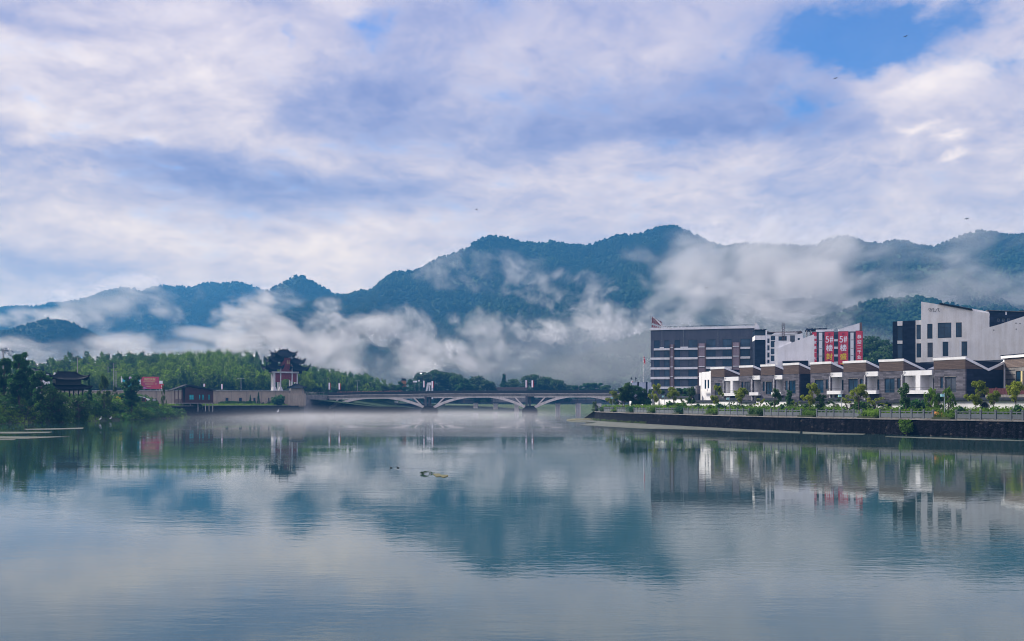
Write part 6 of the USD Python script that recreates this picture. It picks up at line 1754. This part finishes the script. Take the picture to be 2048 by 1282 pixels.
def red_fence():
    f = Face(1972, 150, 2075, 140, 3.2)
    t = thing('picket_fence', 'dark red picket fence below the long dark house wall', 'fence', f.loc, f.rot)
    z0, z1 = f.z(2000, 789.5), f.z(2000, 776.5); n = int(f.w / .16)
    MAT['fence_red'] = plain('fence_red', (.075, .018, .026), .7, .3, 2)
    obj('plinth', bx(0, f.w, -.15, .25, -.4, z0), MAT['weathered'], t)
    for k in range(int(f.w / 2.2) + 1): obj('post', bx(k * 2.2 - .08, k * 2.2 + .08, -.08, .08, z0, z1 + .1), MAT['fence_red'], t)
    obj('pickets', cat([bx(k * .16, k * .16 + .11, -.02, .02, z0 + .05, z1) for k in range(n)]), MAT['fence_red'], t)
    obj('rail', cat([bx(0, f.w, .025, .07, z1 - .2, z1 - .12), bx(0, f.w, .025, .07, z0 + .2, z0 + .28)]), MAT['fence_red'], t)


red_fence()


def small_white_house():
    f = Face(1389, 224, 1422, 218, 2.8)
    t = thing('white_annexe', 'small stepped white house with slit windows left of the first villa', 'house', f.loc, f.rot)
    z = lambda py: H - (py - HORIZON) * 221 / F - 2.8
    slits = [(f.t(1409.2), f.t(1412.3), z(779.5), z(760)), (f.t(1415), f.t(1418.2), z(777), z(760))]
    a, b = f.t(1404), f.t(1421.5)
    obj('front_wall', wall_mesh(holed([(a, 0), (b, 0), (b, z(744)), (a, z(744))], slits), 0, .35), MAT['clean_white'], t)
    for s in slits: window(t, *s, .1, 1, .2)
    obj('rear_block', bx(f.t(1396), b, 3.0, 7, 0, z(741)), MAT['clean_white'], t)
    obj('side_block', bx(f.t(1390.5), f.t(1396) - .02, 1.0, 6, 0, z(744.5)), MAT['clean_white'], t)
    obj('recess', bx(f.t(1398), a - .02, 1.6, 2.9, 0, z(754)), MAT['grey_stone'], t)
    obj('porch_pier', bx(f.t(1395.5), f.t(1399), -.6, .3, 0, z(771)), MAT['grey_stone'], t)
    obj('garden_step', bx(f.t(1396), f.t(1403), -.8, -.3, 0, z(788)), MAT['dark_stone'], t)
    obj('balcony_rail', bx(f.t(1408), b, -.9, -.75, z(783), z(778)), MAT['old_white'], t)
    obj('side_wall', bx(a + .01, a + .3, .36, 5, 0, z(744) - .01), MAT['clean_white'], t)


small_white_house()

# ------------------------------------------------------------------ big apartment block
def apartment():
    f = Face(1301.5, 305, 1509, 296, 3.0)
    t = thing('apartment_block', 'six-storey grey apartment block with white bands and blue windows', 'building', f.loc, f.rot)
    z = lambda px, py: f.z(px, py)
    cols = [(1308, 1319.5, 1), (1328.3, 1339.3, 1), (1349.2, 1360.2, 1), (1376.5, 1395.2, 2), (1412.5, 1431.4, 2), (1445, 1463.6, 2), (1481, 1500, 2)]
    rows = [(679, 695), (699.5, 713.8), (718.6, 733.6), (738.4, 753), (758, 772.8)]
    tilt = lambda px, y: y - (px - 1405) * .0105 * (806 - y) / 100   # rows rise gently to the right with the perspective
    holes = []
    for a, b, n in cols:
        for y0, y1 in rows: holes.append((f.t(a), f.t(b), z(1405, y1), z(1405, y0), n))
    ztop, z0 = z(1405, 658.5), 0
    obj('front_wall', wall_mesh(holed([(0, z0), (f.w - .02, z0), (f.w - .02, ztop), (0, ztop)], [h[:4] for h in holes]), 0, .35), MAT['grey_render'], t)
    obj('body', bx(.02, f.w - .04, .8, 14, 0, ztop - .02), MAT['grey_render'], t)
    obj('end_wall', cat([bx(0, .3, .36, 14, 0, ztop), bx(f.w - .34, f.w - .04, .36, 14, 0, ztop)]), MAT['grey_render'], t)
    for a, b, c, d, n in holes: window(t, a, b, c, d, .12, n, .25)
    obj('roof_band', bx(-.25, f.w + .02, -.35, 14.2, ztop + .004, z(1405, 653.6)), MAT['clean_white'], t)
    rr = []
    for k in range(16): x = f.w * .12 + k * (f.w * .86) / 15; rr.append(tube([(x, .2, z(1405, 653.6)), (x, .2, z(1405, 651.4))], .035, 4))
    rr.append(tube([(f.w * .12, .2, z(1405, 651.5)), (f.w * .98, .2, z(1405, 651.5))], .04, 4)); obj('roof_railing', cat(rr), MAT['dark_steel'], t)
    stacks = [(1340.2, 1348.4, 687.5), (1396, 1411.6, 686.5), (1464.4, 1480.2, 686)]
    segs = [(0, 1339.9), (1348.7, 1395.7), (1411.9, 1464.1), (1480.5, 1500.5)]
    for k, (y0, y1) in enumerate(((695.2, 699.3), (714, 718.4), (733.8, 738.2), (753.2, 757.8), (773, 777.5))):
        for a, b in segs:
            x0 = f.t(a) if a else (f.t(1308) if k == 0 else -.06)
            x1 = f.t(b) if b < 1500 or k < 2 else f.w - .05
            obj('balcony_band', bx(x0, x1, -.42, -.003, z(1405, y1), z(1405, y0)), MAT['clean_white'], t)
    for a, b in ((1319.9, 1327.9), (1361, 1376)): obj('band_step', bx(f.t(a), f.t(b), -.40, -.003, z(1405, 695.1), z(1405, 693)), MAT['clean_white'], t)
    for a, b, y in stacks:
        s = obj('service_frame', cat([bx(f.t(a), f.t(a) + .24, -.75, -.004, 0, z(1405, y)), bx(f.t(b) - .24, f.t(b), -.75, -.004, 0, z(1405, y))]), MAT['brown_frame'], t)
        ys = [y, 695, 714.3, 734.3, 753.8, 774]
        for q0, q1 in zip(ys[:-1], ys[1:]):
            obj('louvre_panel', bx(f.t(a) + .25, f.t(b) - .25, -.5, -.42, z(1405, q1) + .3, z(1405, q0) - .05), MAT['pink_panel'], s)
            obj('ledge', bx(f.t(a) + .25, f.t(b) - .25, -.85, -.51, z(1405, q1) + .02, z(1405, q1) + .26), MAT['clean_white'], s)
            zz = z(1405, q0) - .4; w = f.t(b) - f.t(a) - .6
            if q1 - q0 > 9: obj('louvres', cat([bx(f.t(a) + .3 + w * i / 6, f.t(a) + .36 + w * i / 6, -.56, -.505, z(1405, q1) + .4, zz) for i in range(7)]), MAT['pink_panel'], s)
    obj('end_fin', prism([(f.w + .02, 0), (f.w + .75, 0), (f.w + .75, z(1507, 648)), (f.w + .55, z(1507, 645.3)), (f.w + .02, z(1507, 645.3))], 'y', -.5, 12), MAT['clean_white'], t)
    for px in (1324, 1367, 1436): obj('rain_pipe', tube([(f.t(px), -.06, z(1405, 659)), (f.t(px), -.06, z(1405, 692))], .05, 5), MAT['steel'], t)
    c = f.t(1303)
    s = thing('roof_sign', 'lattice roof sign frame with dark red letters seen from behind on the block', 'sign', (*(f.a + f.d * c), 3.0 + z(1405, 653.6)), f.rot)
    hh = z(1303, 632) - z(1405, 653.6)
    obj('letter_frame', cat([tube([(k * .35, k * 1.9, 0), (k * .35, k * 1.9, hh * (1 - .06 * k))], .07, 5) for k in range(6)] + [tube([(0, 0, hh * q), (1.75, 9.5, hh * q * .72)], .06, 5) for q in (.15, .38, .66, .95)]), MAT['steel'], s)
    obj('brace', cat([tube([(.55, .4, hh * .93), (3.5, 1.2, .1)], .13, 6), tube([(.9, 3.2, hh * .8), (4.0, 3.4, .1)], .09, 6)]), MAT['white_paint'], s)
    obj('mast', tube([(-.1, -.3, 0), (-.1, -.3, hh + .9)], .05, 5), MAT['steel'], s)
    rng = np.random.default_rng(8)
    for k in range(5):
        y = .5 + 1.85 * k; x = .09 + .34 * k
        for q0, q1 in ((.05, .30), (.42, .95)):
            for j in range(4): yy = y + .35 * j; obj('letter_back', bx(x + .06 * j, x + .06 * j + .14, yy - .12, yy + .12, hh * q0 * (1 - .05 * k), hh * (q1 - .05 * j) * (1 - .05 * k)), MAT['red_wood'], s)


apartment()
c = at(1287, 711.5, 262); zb = 2.8
t = thing('flagpole', 'tall white flagpole with a furled red flag beside the apartment block', 'flagpole', (c[0], 262, zb))
obj('pole', tube([(0, 0, 0), (0, 0, c[2] - zb)], [.11, .06], 8), MAT['white_paint'], t); obj('base', bx(-.6, .6, -.6, .6, 0, .5), MAT['concrete'], t)
fl = [(0, 0), (.16, -.3), (.34, -1.1), (.40, -1.9), (.22, -2.2), (.05, -1.5), (.02, -.6)]
obj('flag', prism([(a + .07, b + c[2] - zb - .1) for a, b in fl], 'y', -.08, .10), MAT['red_paint'], t)


def metal_fence():
    f = Face(1264, 248, 1303, 250, 2.8)
    t = thing('panel_fence', 'pale blue metal panel fence left of the apartment block', 'fence', f.loc, f.rot)
    MAT['pale_metal'] = plain('pale_metal', (.34, .39, .50), .5, .08, .6)
    zt = f.z(1283, 764.5)
    for k in range(6):
        a, b = f.w * k / 6, f.w * (k + 1) / 6
        for j in range(2): obj('panel', bx(a + .03, b - .03, 0, .06, zt * (.2 + .4 * j) + .02, zt * (.6 + .4 * j) - .02), MAT['pale_metal'], t)
    for px in (1276, 1293): obj('post', bx(f.t(px) - .2, f.t(px) + .2, -.12, -.003, 0, zt + .05), MAT['dark_stone'], t)


metal_fence()
for px, yt, k, lab, w in ((1258, 765, 'street_green', 'green tree left of the pale metal fence', 1.0), (1272, 771, 'dark_broad', 'dark tree in front of the pale metal fence', 1.5), (1246, 772, 'street_green_b', 'green tree nearest the bridge end behind the street trees', 1.2), (1291, 777, 'street_green', 'low green tree at the foot of the flagpole', 1.1), (1328, 778, 'street_green_b', 'low green tree under the apartment block left corner', 1.2), (1366, 777, 'dark_broad_b', 'low dark tree under the apartment block middle', 1.5)):
    p = at(px, 0, 240); plant(k, 'tree', lab, 'tree', (p[0], 240, 2.8), H - (yt - HORIZON) * 240 / F - 2.8, px, w)
for px, y0, lab in ((1263, 754.5, 'dark lamp post with two cup heads above the bridge end trees'), (1271.5, 755, 'second dark lamp post beside the one above the bridge end trees')):
    p = at(px, y0, 430); t = thing('banner_lamp_post', lab, 'lamp post', (p[0], 430, 6.5)); h = p[2] - 6.5
    obj('mast', tube([(0, 0, 0), (0, 0, h)], [.13, .07], 6), MAT['dark_steel'], t); obj('lamp_head', tube([(0, 0, h - .9), (0, 0, h - .4), (0, 0, h + .2)], [.45, .28, .08], 7), MAT['dark_steel'], t)
p = at(1264, 763, 425); t = thing('white_red_sign', 'small white and red sign by the bridge end', 'sign', (p[0], 425, 6.0)); obj('board', bx(-.5, .45, -.05, .05, p[2] - 6.6, p[2] - 5.6), MAT['white_print'], t); obj('red_patch', bx(.0, .45, -.08, -.053, p[2] - 6.5, p[2] - 5.9), MAT['red_paint'], t); obj('post', tube([(0, .1, 0), (0, .1, p[2] - 6.6)], .07, 5), MAT['steel'], t)


# ------------------------------------------------------------------ buildings behind the villas
def middle_building():
    Y = 286
    f = Face(1509.5, Y, 1606, Y - 2, 3.0)
    t = thing('stair_block', 'dark blue and white link building with a small brown roof beside the apartment block', 'building', f.loc, f.rot)
    bxp = lambda x0, x1, y0, y1, d0, d1: f.box(x0, x1, y0, y1, d0, d1)
    obj('link_wall', bxp(1509.9, 1530.5, 680, 800, .3, 8), MAT['dark_stone'], t)
    obj('link_band', bxp(1509.9, 1531, 671, 679.9, 0, 8), MAT['clean_white'], t)
    obj('link_pier', bxp(1531.2, 1534, 660, 800, -.2, 8), MAT['clean_white'], t)
    obj('link_loggia', bxp(1510.5, 1531, 660, 670.9, 1.5, 8), MAT['glass'], t)
    obj('link_roof', bxp(1509.9, 1533, 658.6, 659.9, -.2, 8), MAT['dark_stone'], t)
    wn = [(1534.8, 1539.2, a, b) for a, b in ((677, 686), (690.6, 700.6), (705, 714.8), (719.5, 726))] + [(1541.8, 1550.4, a, b) for a, b in ((672, 680.5), (682, 694.5), (697, 708.5), (711, 722))] + [(1557.2, 1573.8, 672.4, 681.4), (1580.4, 1590, 670.6, 684.6), (1595.5, 1600, 676, 680)]
    hs = [(f.t(a), f.t(b), f.z(a, d), f.z(a, c)) for a, b, c, d in wn]
    obj('front_wall', wall_mesh(holed([(f.t(1534.2), 0), (f.w, 0), (f.w, f.z(1570, 667.6)), (f.t(1534.2), f.z(1570, 670.2))], hs), .2, .5), MAT['clean_white'], t)
    obj('body', bx(f.t(1534.4), f.w - .1, .9, 9, 0, f.z(1570, 671)), MAT['clean_white'], t)
    for h in hs: window(t, *h, .3, 2 if h[1] - h[0] > 1.1 else 1, .3)
    obj('parapet', prism([(f.t(1542), f.z(1550, 670.1)), (f.t(1595), f.z(1550, 667.5)), (f.t(1595), f.z(1590, 665.2)), (f.t(1550), f.z(1550, 665.2))], 'y', .0, .6), MAT['clean_white'], t)
    obj('roof', prism([(f.t(1536), f.z(1550, 665.1)), (f.t(1606), f.z(1590, 665.1)), (f.t(1602), f.z(1590, 661)), (f.t(1601), f.z(1590, 662.4)), (f.t(1538), f.z(1550, 663.4)), (f.t(1536.5), f.z(1550, 661))], 'y', .7, 8), MAT['wood'], t)
    x0, x1 = f.t(1564.2), f.t(1568.6)
    t2 = thing('roof_ladder', 'rusty steel ladder standing above the white link building roof', 'ladder', (*(f.a + f.d * x0), 3 + f.z(1566, 681)), f.rot)
    w, h = x1 - x0, f.z(1566, 645.5) - f.z(1566, 681)
    for x in (0, w): obj('stile', bx(x - .05, x + .05, -.12, -.02, 0, h), MAT['brown_frame'], t2)
    for k in range(14): obj('rung', bx(.05, w - .05, -.10, -.04, h * (k + .5) / 14 - .04, h * (k + .5) / 14 + .04), MAT['brown_frame'], t2)
    f = Face(1548.6, 240, 1628, 237.2, 3.0)
    t = thing('wedge_house', 'house with a blank white wall whose top rises in a wedge to the right', 'building', f.loc, f.rot)
    z = lambda py: H - (py - HORIZON) * 239 / F - 3.0
    obj('wedge_wall', prism([(f.t(1555.3), 0), (f.w, 0), (f.w, z(669.7)), (f.t(1582), z(686)), (f.t(1555.3), z(696.6))], 'y', 0, .5), MAT['clean_white'], t)
    obj('flat_wall', bx(0, f.t(1582), .52, 5, 0, z(683)), MAT['clean_white'], t)
    obj('rear_wall', prism([(f.t(1557), 0), (f.w - .1, 0), (f.w - .1, z(671)), (f.t(1582.5), z(687.2)), (f.t(1557), z(698))], 'y', 5.02, 9), MAT['clean_white'], t)
    obj('low_roof', bx(f.t(1566), f.t(1616), -2.5, -.02, z(733), z(723.4)), MAT['dark_stone'], t)
    obj('low_roof_edge', bx(f.t(1565.5), f.t(1616.5), -2.7, -.02, z(723.35), z(722.6)), MAT['weathered'], t)


middle_building()


def banner_block():
    f = Face(1613, 322, 1726, 318, 3.0)
    t = thing('banner_block', 'grey apartment building hung with tall red banners', 'building', f.loc, f.rot)
    Z = lambda py: f.z(1670, py)
    cols = [(1633.8, 1637.2), (1644.6, 1648.4), (1668.4, 1675.6), (1696.4, 1700), (1707.6, 1710.4)]
    rows = [(669, 676.5), (684, 691), (699.5, 706.5), (714.5, 721.5), (729, 736)]
    hs = [(f.t(a), f.t(b), Z(d), Z(c)) for a, b in cols for c, d in rows]
    obj('front_wall', wall_mesh(holed([(f.t(1623.5), 0), (f.w, 0), (f.w, Z(663.6)), (f.t(1623.5), Z(663.6))], hs), 0, .35), MAT['grey_render'], t)
    obj('body', bx(f.t(1624), f.w - .05, .8, 12, 0, Z(664)), MAT['grey_render'], t)
    for h in hs: window(t, *h, .1, 2 if h[1] - h[0] > .8 else 1, .3, fw=.08)
    for a, b in ((1637.7, 1644.2), (1700.5, 1707)):
        p = obj('white_pier', f.box(a, b, 665.5, 800, -.5, -.003), MAT['clean_white'], t)
        for y in (680, 696.5, 711.5, 727): obj('pier_slot', bx(f.t(a) + .1, f.t(b) - .1, -.53, -.503, Z(y + .9), Z(y)), MAT['dark_stone'], p)
    for a, b in ((678.5, 682.6), (693.5, 698), (709, 713), (723.5, 727.5)): obj('white_band', f.box(1668, 1675.9, b, a, -.3, -.003) if False else bx(f.t(1668), f.t(1675.9), -.3, -.003, Z(b), Z(a)), MAT['clean_white'], t)
    obj('parapet', bx(f.t(1632), f.t(1667), -.3, .5, Z(663.5), Z(658.8)), MAT['clean_white'], t)
    obj('slanted_parapet', prism([(f.t(1676.5), Z(663.5)), (f.t(1719), Z(663.5)), (f.t(1719), Z(647)), (f.t(1676.5), Z(659))], 'y', -.3, .5), MAT['clean_white'], t)
    obj('parapet_end', bx(f.t(1719.2), f.t(1724), -.2, 6, Z(663.5), Z(646)), MAT['brown_frame'], t)
    obj('roof_slab', bx(f.t(1613), f.t(1654), 1, 9, Z(658.6), Z(655.5)), MAT['dark_stone'], t)
    obj('roof_post', cat([bx(f.t(1613.6), f.t(1615), .8, 3, Z(672), Z(658.7)), bx(f.t(1620), f.t(1622.5), .8, 3, Z(668), Z(658.7)), bx(f.t(1650), f.t(1651.5), 1.5, 3, Z(664), Z(658.7))]), MAT['weathered'], t)
    obj('antenna', tube([(f.t(1655), 2, Z(660)), (f.t(1655), 2, Z(648))], .05, 5), MAT['dark_steel'], t)
    banners = [(1624.2, 1633, 664, 724, 'red vertical banner half hidden by the white wedge wall', [('国', 674.5, 5.5), ('贸', 684.5, 5.5), ('第', 695, 5.5), ('一', 704.5, 5.5), ('大', 716.5, 5.5)], 1629.4, 'white_print'),
               (1649.2, 1667.4, 663.6, 735, 'wide red banner with 5# and a yellow character, left of the two', [('5', 679, 12), ('#', 679, 12), ('楼', 696, 11.5), ('封', 713, 11)], 1658.4, None),
               (1676.3, 1696, 663.6, 737, 'wide red banner with 5# and a yellow character, right of the two', [('5', 679, 12), ('#', 679, 12), ('楼', 696, 11.5), ('盛', 713, 11), ('大', 729, 10)], 1686.2, None),
               (1711.2, 1724.8, 663, 735, 'narrow red banner at the right edge of the block', [('恭', 674.5, 7), ('迎', 684.5, 7), ('二', 694.5, 7), ('千', 704.5, 7), ('业', 714.5, 7)], 1718, 'white_print')]
    for a, b, y0, y1, lab, chars, xc, ink in banners:
        p0 = f.a + f.d * f.t(a)
        bn = thing('red_banner', lab, 'banner', (p0[0], p0[1], 3.0), f.rot)
        w = f.t(b) - f.t(a)
        n = 9; xs = np.linspace(0, w, n); zz = np.linspace(Z(y1), Z(y0), 24)
        X, Zg = np.meshgrid(xs, zz); Yg = -.62 + .035 * np.sin(Zg * 1.9 + X * 1.1) + .02 * np.sin(X * 4)
        i = np.arange(23)[:, None] * n + np.arange(n - 1)[None]; q = np.stack([i, i + 1, i + n + 1, i + n], -1).reshape(-1, 4)
        cl = obj('cloth', (np.c_[X.ravel(), Yg.ravel(), Zg.ravel()], q), MAT['banner_red'], bn, smooth=True)
        obj('top_rail', bx(-.05, w + .05, -.66, -.56, Z(y0), Z(y0) + .12), MAT['dark_steel'], bn)
        for ch, y, hpx in chars:
            m = glyph(ch, hpx * 320 / F, .02)
            dx = (-4.3 if ch == '5' else 4.3 if ch == '#' else 0)
            if ch in '5#': m.apply_scale([.95, 1, 1.15])
            m.apply_translation((f.t(xc + dx) - f.t(a), -.69, Z(y)))
            obj('character', m, MAT['yellow_print' if ch in '封盛' or (ch == '大' and ink is None) else 'white_print'], cl)
        if ink is None:
            for y in (668.5, 690, 703.5, 719): obj('dark_emblem', bx(f.t(xc) - f.t(a) - .38, f.t(xc) - f.t(a) + .38, -.685, -.665, Z(y + 2.6), Z(y - 2.6)), MAT['banner_dark'], cl)


MAT['banner_red'] = plain('banner_red', (.56, .045, .07), .75, .12, .5)
MAT['banner_dark'] = plain('banner_dark', (.30, .03, .06), .75, .1, .5)
banner_block()


def office():
    f = Face(1785, 219, 1985, 210, 3.0)
    t = thing('white_office', 'weathered white building with slanted roofline, tall blue windows and a dark left wing', 'building', f.loc, f.rot)
    Zp = lambda px, py: f.z(px, py)
    wn = [(1832.6, 1841.6, 649.6, 678.4, 1), (1832.8, 1842, 686.6, 715, 1), (1854.3, 1865, 648, 677.6, 2), (1854.8, 1865.6, 685.4, 714.6, 2), (1875.5, 1902.5, 646, 676.3, 2), (1885.3, 1896.7, 683.8, 712.6, 2), (1911.8, 1923.6, 645, 674.6, 2), (1923, 1934.6, 683, 712, 2)]
    hs = [(f.t(a), f.t(b), Zp(a, d), Zp(a, c)) for a, b, c, d, n in wn]
    top = [(f.t(1842.2), Zp(1842, 603.3)), (f.t(1870), Zp(1870, 607.6)), (f.t(1905), Zp(1905, 613.5)), (f.t(1945), Zp(1945, 621.5)), (f.t(1976), Zp(1976, 626))]
    obj('front_wall', wall_mesh(holed([(f.t(1842.2), 0), (f.t(1978), 0), (f.t(1978), top[-1][1])] + top[::-1], hs[2:]), 0, .5), MAT['old_white'], t)
    ws = [(f.t(1794.3), f.t(1804.7), Zp(1800, 680.8), Zp(1800, 652)), (f.t(1794.3), f.t(1804.7), Zp(1800, 716), Zp(1800, 688))]
    obj('dark_wing', wall_mesh(holed([(0, 0), (f.t(1831), 0), (f.t(1831), Zp(1831, 640.6)), (0, Zp(1786, 643))], ws), .3, .8), MAT['dark_stone'], t)
    obj('white_bay', wall_mesh(holed([(f.t(1831.1), 0), (f.t(1842.1), 0), (f.t(1842.1), Zp(1842, 640)), (f.t(1831.1), Zp(1831, 640.6))], hs[:2]), .2, .7), MAT['old_white'], t)
    for y0, y1 in ((642, 651.5), (681.2, 687.6)): obj('white_panel', bx(f.t(1794.4), f.t(1804.6), .2, .296, Zp(1800, y1), Zp(1800, y0)), MAT['old_white'], t)
    obj('body', cat([bx(.1, f.t(1842), 1.3, 10, 0, Zp(1800, 645)), bx(f.t(1842.3), f.t(1976), 1.0, 10, 0, Zp(1900, 640)), prism([(f.t(1842.3), Zp(1842, 645)), (f.t(1976), Zp(1976, 645))] + [(a, b - .1) for a, b in top[::-1]], 'y', 1.0, 10)]), MAT['old_white'], t)
    for h in ws: window(t, *h, .45, 1, 0)
    for h, (a, b, c, d, n) in zip(hs, wn): window(t, *h, .14 if a > 1850 else .34, n, .68)
    for (a, b, c, d, n), h in list(zip(wn, hs))[5:8:2]: obj('window_surround', wall_mesh(Polygon([(h[0] - .42, h[2] - .2), (h[1] + .2, h[2] - .2), (h[1] + .2, h[3] + .3), (h[0] - .42, h[3] + .3)]).difference(sbox(h[0], h[2], h[1], h[3])), -.12, -.004), MAT['clean_white'], t)
    obj('roof_tiles', prism([(f.t(1879), Zp(1879, 608.9)), (f.t(1944), Zp(1944, 621.2)), (f.t(1944), Zp(1944, 617.6)), (f.t(1879), Zp(1879, 605.3))], 'y', -.35, 4), MAT['black_tile'], t)
    obj('upper_roof', prism([(f.t(1913), Zp(1913, 611)), (f.t(1976.5), Zp(1976, 625.5)), (f.t(1976.5), Zp(1976, 620.6)), (f.t(1914), Zp(1914, 608.7))], 'y', 4.05, 11), MAT['clean_white'], t)
    pts = np.array([(1856, 620), (1858, 617), (1860, 616), (1861, 619), (1859, 622), (1862, 623), (1864, 618), (1867, 616.5), (1868, 620), (1866, 623), (1871, 623.5), (1873, 619), (1876, 617), (1878, 616), (1877, 621), (1879, 624)])
    obj('scrawl', tube([(f.t(a), -.02, Zp(a, b)) for a, b in pts], .05, 4), MAT['dark_steel'], t)
    f2 = Face(1976, 226, 2110, 222, 3.0)
    t = thing('dark_block', 'dark blue building end showing between the two white gables', 'building', f2.loc, f2.rot)
    dk = [(f2.t(a), f2.t(b), f2.z(2000, 643.5), f2.z(2000, 637)) for a, b in ((1995, 1998.8), (2004, 2009), (2014, 2019))]
    obj('wall', wall_mesh(holed([(0, 0), (f2.w, 0), (f2.w, f2.z(2060, 628)), (0, f2.z(1976, 621))], dk), 0, .5), MAT['dark_stone'], t)
    for d in dk: window(t, *d, .1, 1, 0, 'glass', 'weathered')
    obj('body', bx(.1, f2.w, 1, 9, 0, f2.z(2000, 630)), MAT['dark_stone'], t)
    obj('roof_edge', prism([(-.2, f2.z(1976, 620.9)), (f2.w, f2.z(2060, 627.9)), (f2.w, f2.z(2060, 626.8)), (-.2, f2.z(1976, 619.8))], 'y', -.3, 9), MAT['weathered'], t)
    obj('roof_vent', bx(f2.t(2040.5), f2.t(2056), 1, 3, f2.z(2048, 626), f2.z(2048, 620)), MAT['dark_steel'], t)
    obj('white_pipe', bx(f2.t(2011), f2.t(2013), -.12, -.003, f2.z(2011, 630), f2.z(2011, 623.5)), MAT['white_print'], t)
    f3 = Face(1963.5, 194, 2110, 188, 3.0)
    t = thing('gable_house', 'house with a blank weathered white gable rising to the picture edge', 'building', f3.loc, f3.rot)
    z3 = lambda px, py: f3.z(px, py)
    obj('gable_wall', prism([(0, 0), (f3.w, 0), (f3.w, z3(2110, 606)), (f3.t(2048), z3(2048, 632.5)), (f3.t(1998), z3(1998, 649)), (0, z3(1964, 658.5))], 'y', 0, .5), MAT['old_white'], t)
    obj('body', prism([(.1, 0), (f3.w, 0), (f3.w, z3(2110, 609)), (f3.t(1998), z3(1998, 651)), (.1, z3(1964, 660))], 'y', .55, 7), MAT['old_white'], t)
    for px, py in ((1987.5, 660.3), (2032, 646.5), (2040, 646.8), (2032.5, 658.3)): obj('vent_hole', bx(f3.t(px) - .09, f3.t(px) + .09, -.03, -.003, z3(px, py) - .09, z3(px, py) + .09), MAT['dark_steel'], t)


office()
# wooded knoll between the banner block and the office
def side_knoll():
    rng = np.random.default_rng(12)
    for k, (px, yt, Y, w, lab) in enumerate(((1742, 672, 420, 1.2, 'green tree on the slope just right of the banner block'), (1762, 682, 410, 1.3, 'green tree on the slope in the gap before the office'), (1780, 690, 400, 1.2, 'green tree on the slope touching the office dark wing'), (1735, 690, 395, 1.1, 'lower green tree beside the narrow red banner'), (1755, 703, 385, 1.3, 'lowest green tree in the gap between the buildings'))):
        p = at(px, 0, Y); h = H - (yt - HORIZON) * Y / F
        plant(('far_broad', 'far_broad_b')[k % 2], 'tree', lab, 'tree', (p[0], Y, h - 15), 15, k * 1.3, w)
    obj('hill_spur', grid_mesh(120, 210, 370, 470, 6, lambda x, y: np.clip(-6 + 26 * np.exp(-(((x - 148) / 26) ** 2 + ((y - 425) / 40) ** 2)), -1, 40)), MAT['forest_floor'], smooth=True, kind='structure', label='small wooded rise in the gap behind the villas')


side_knoll()
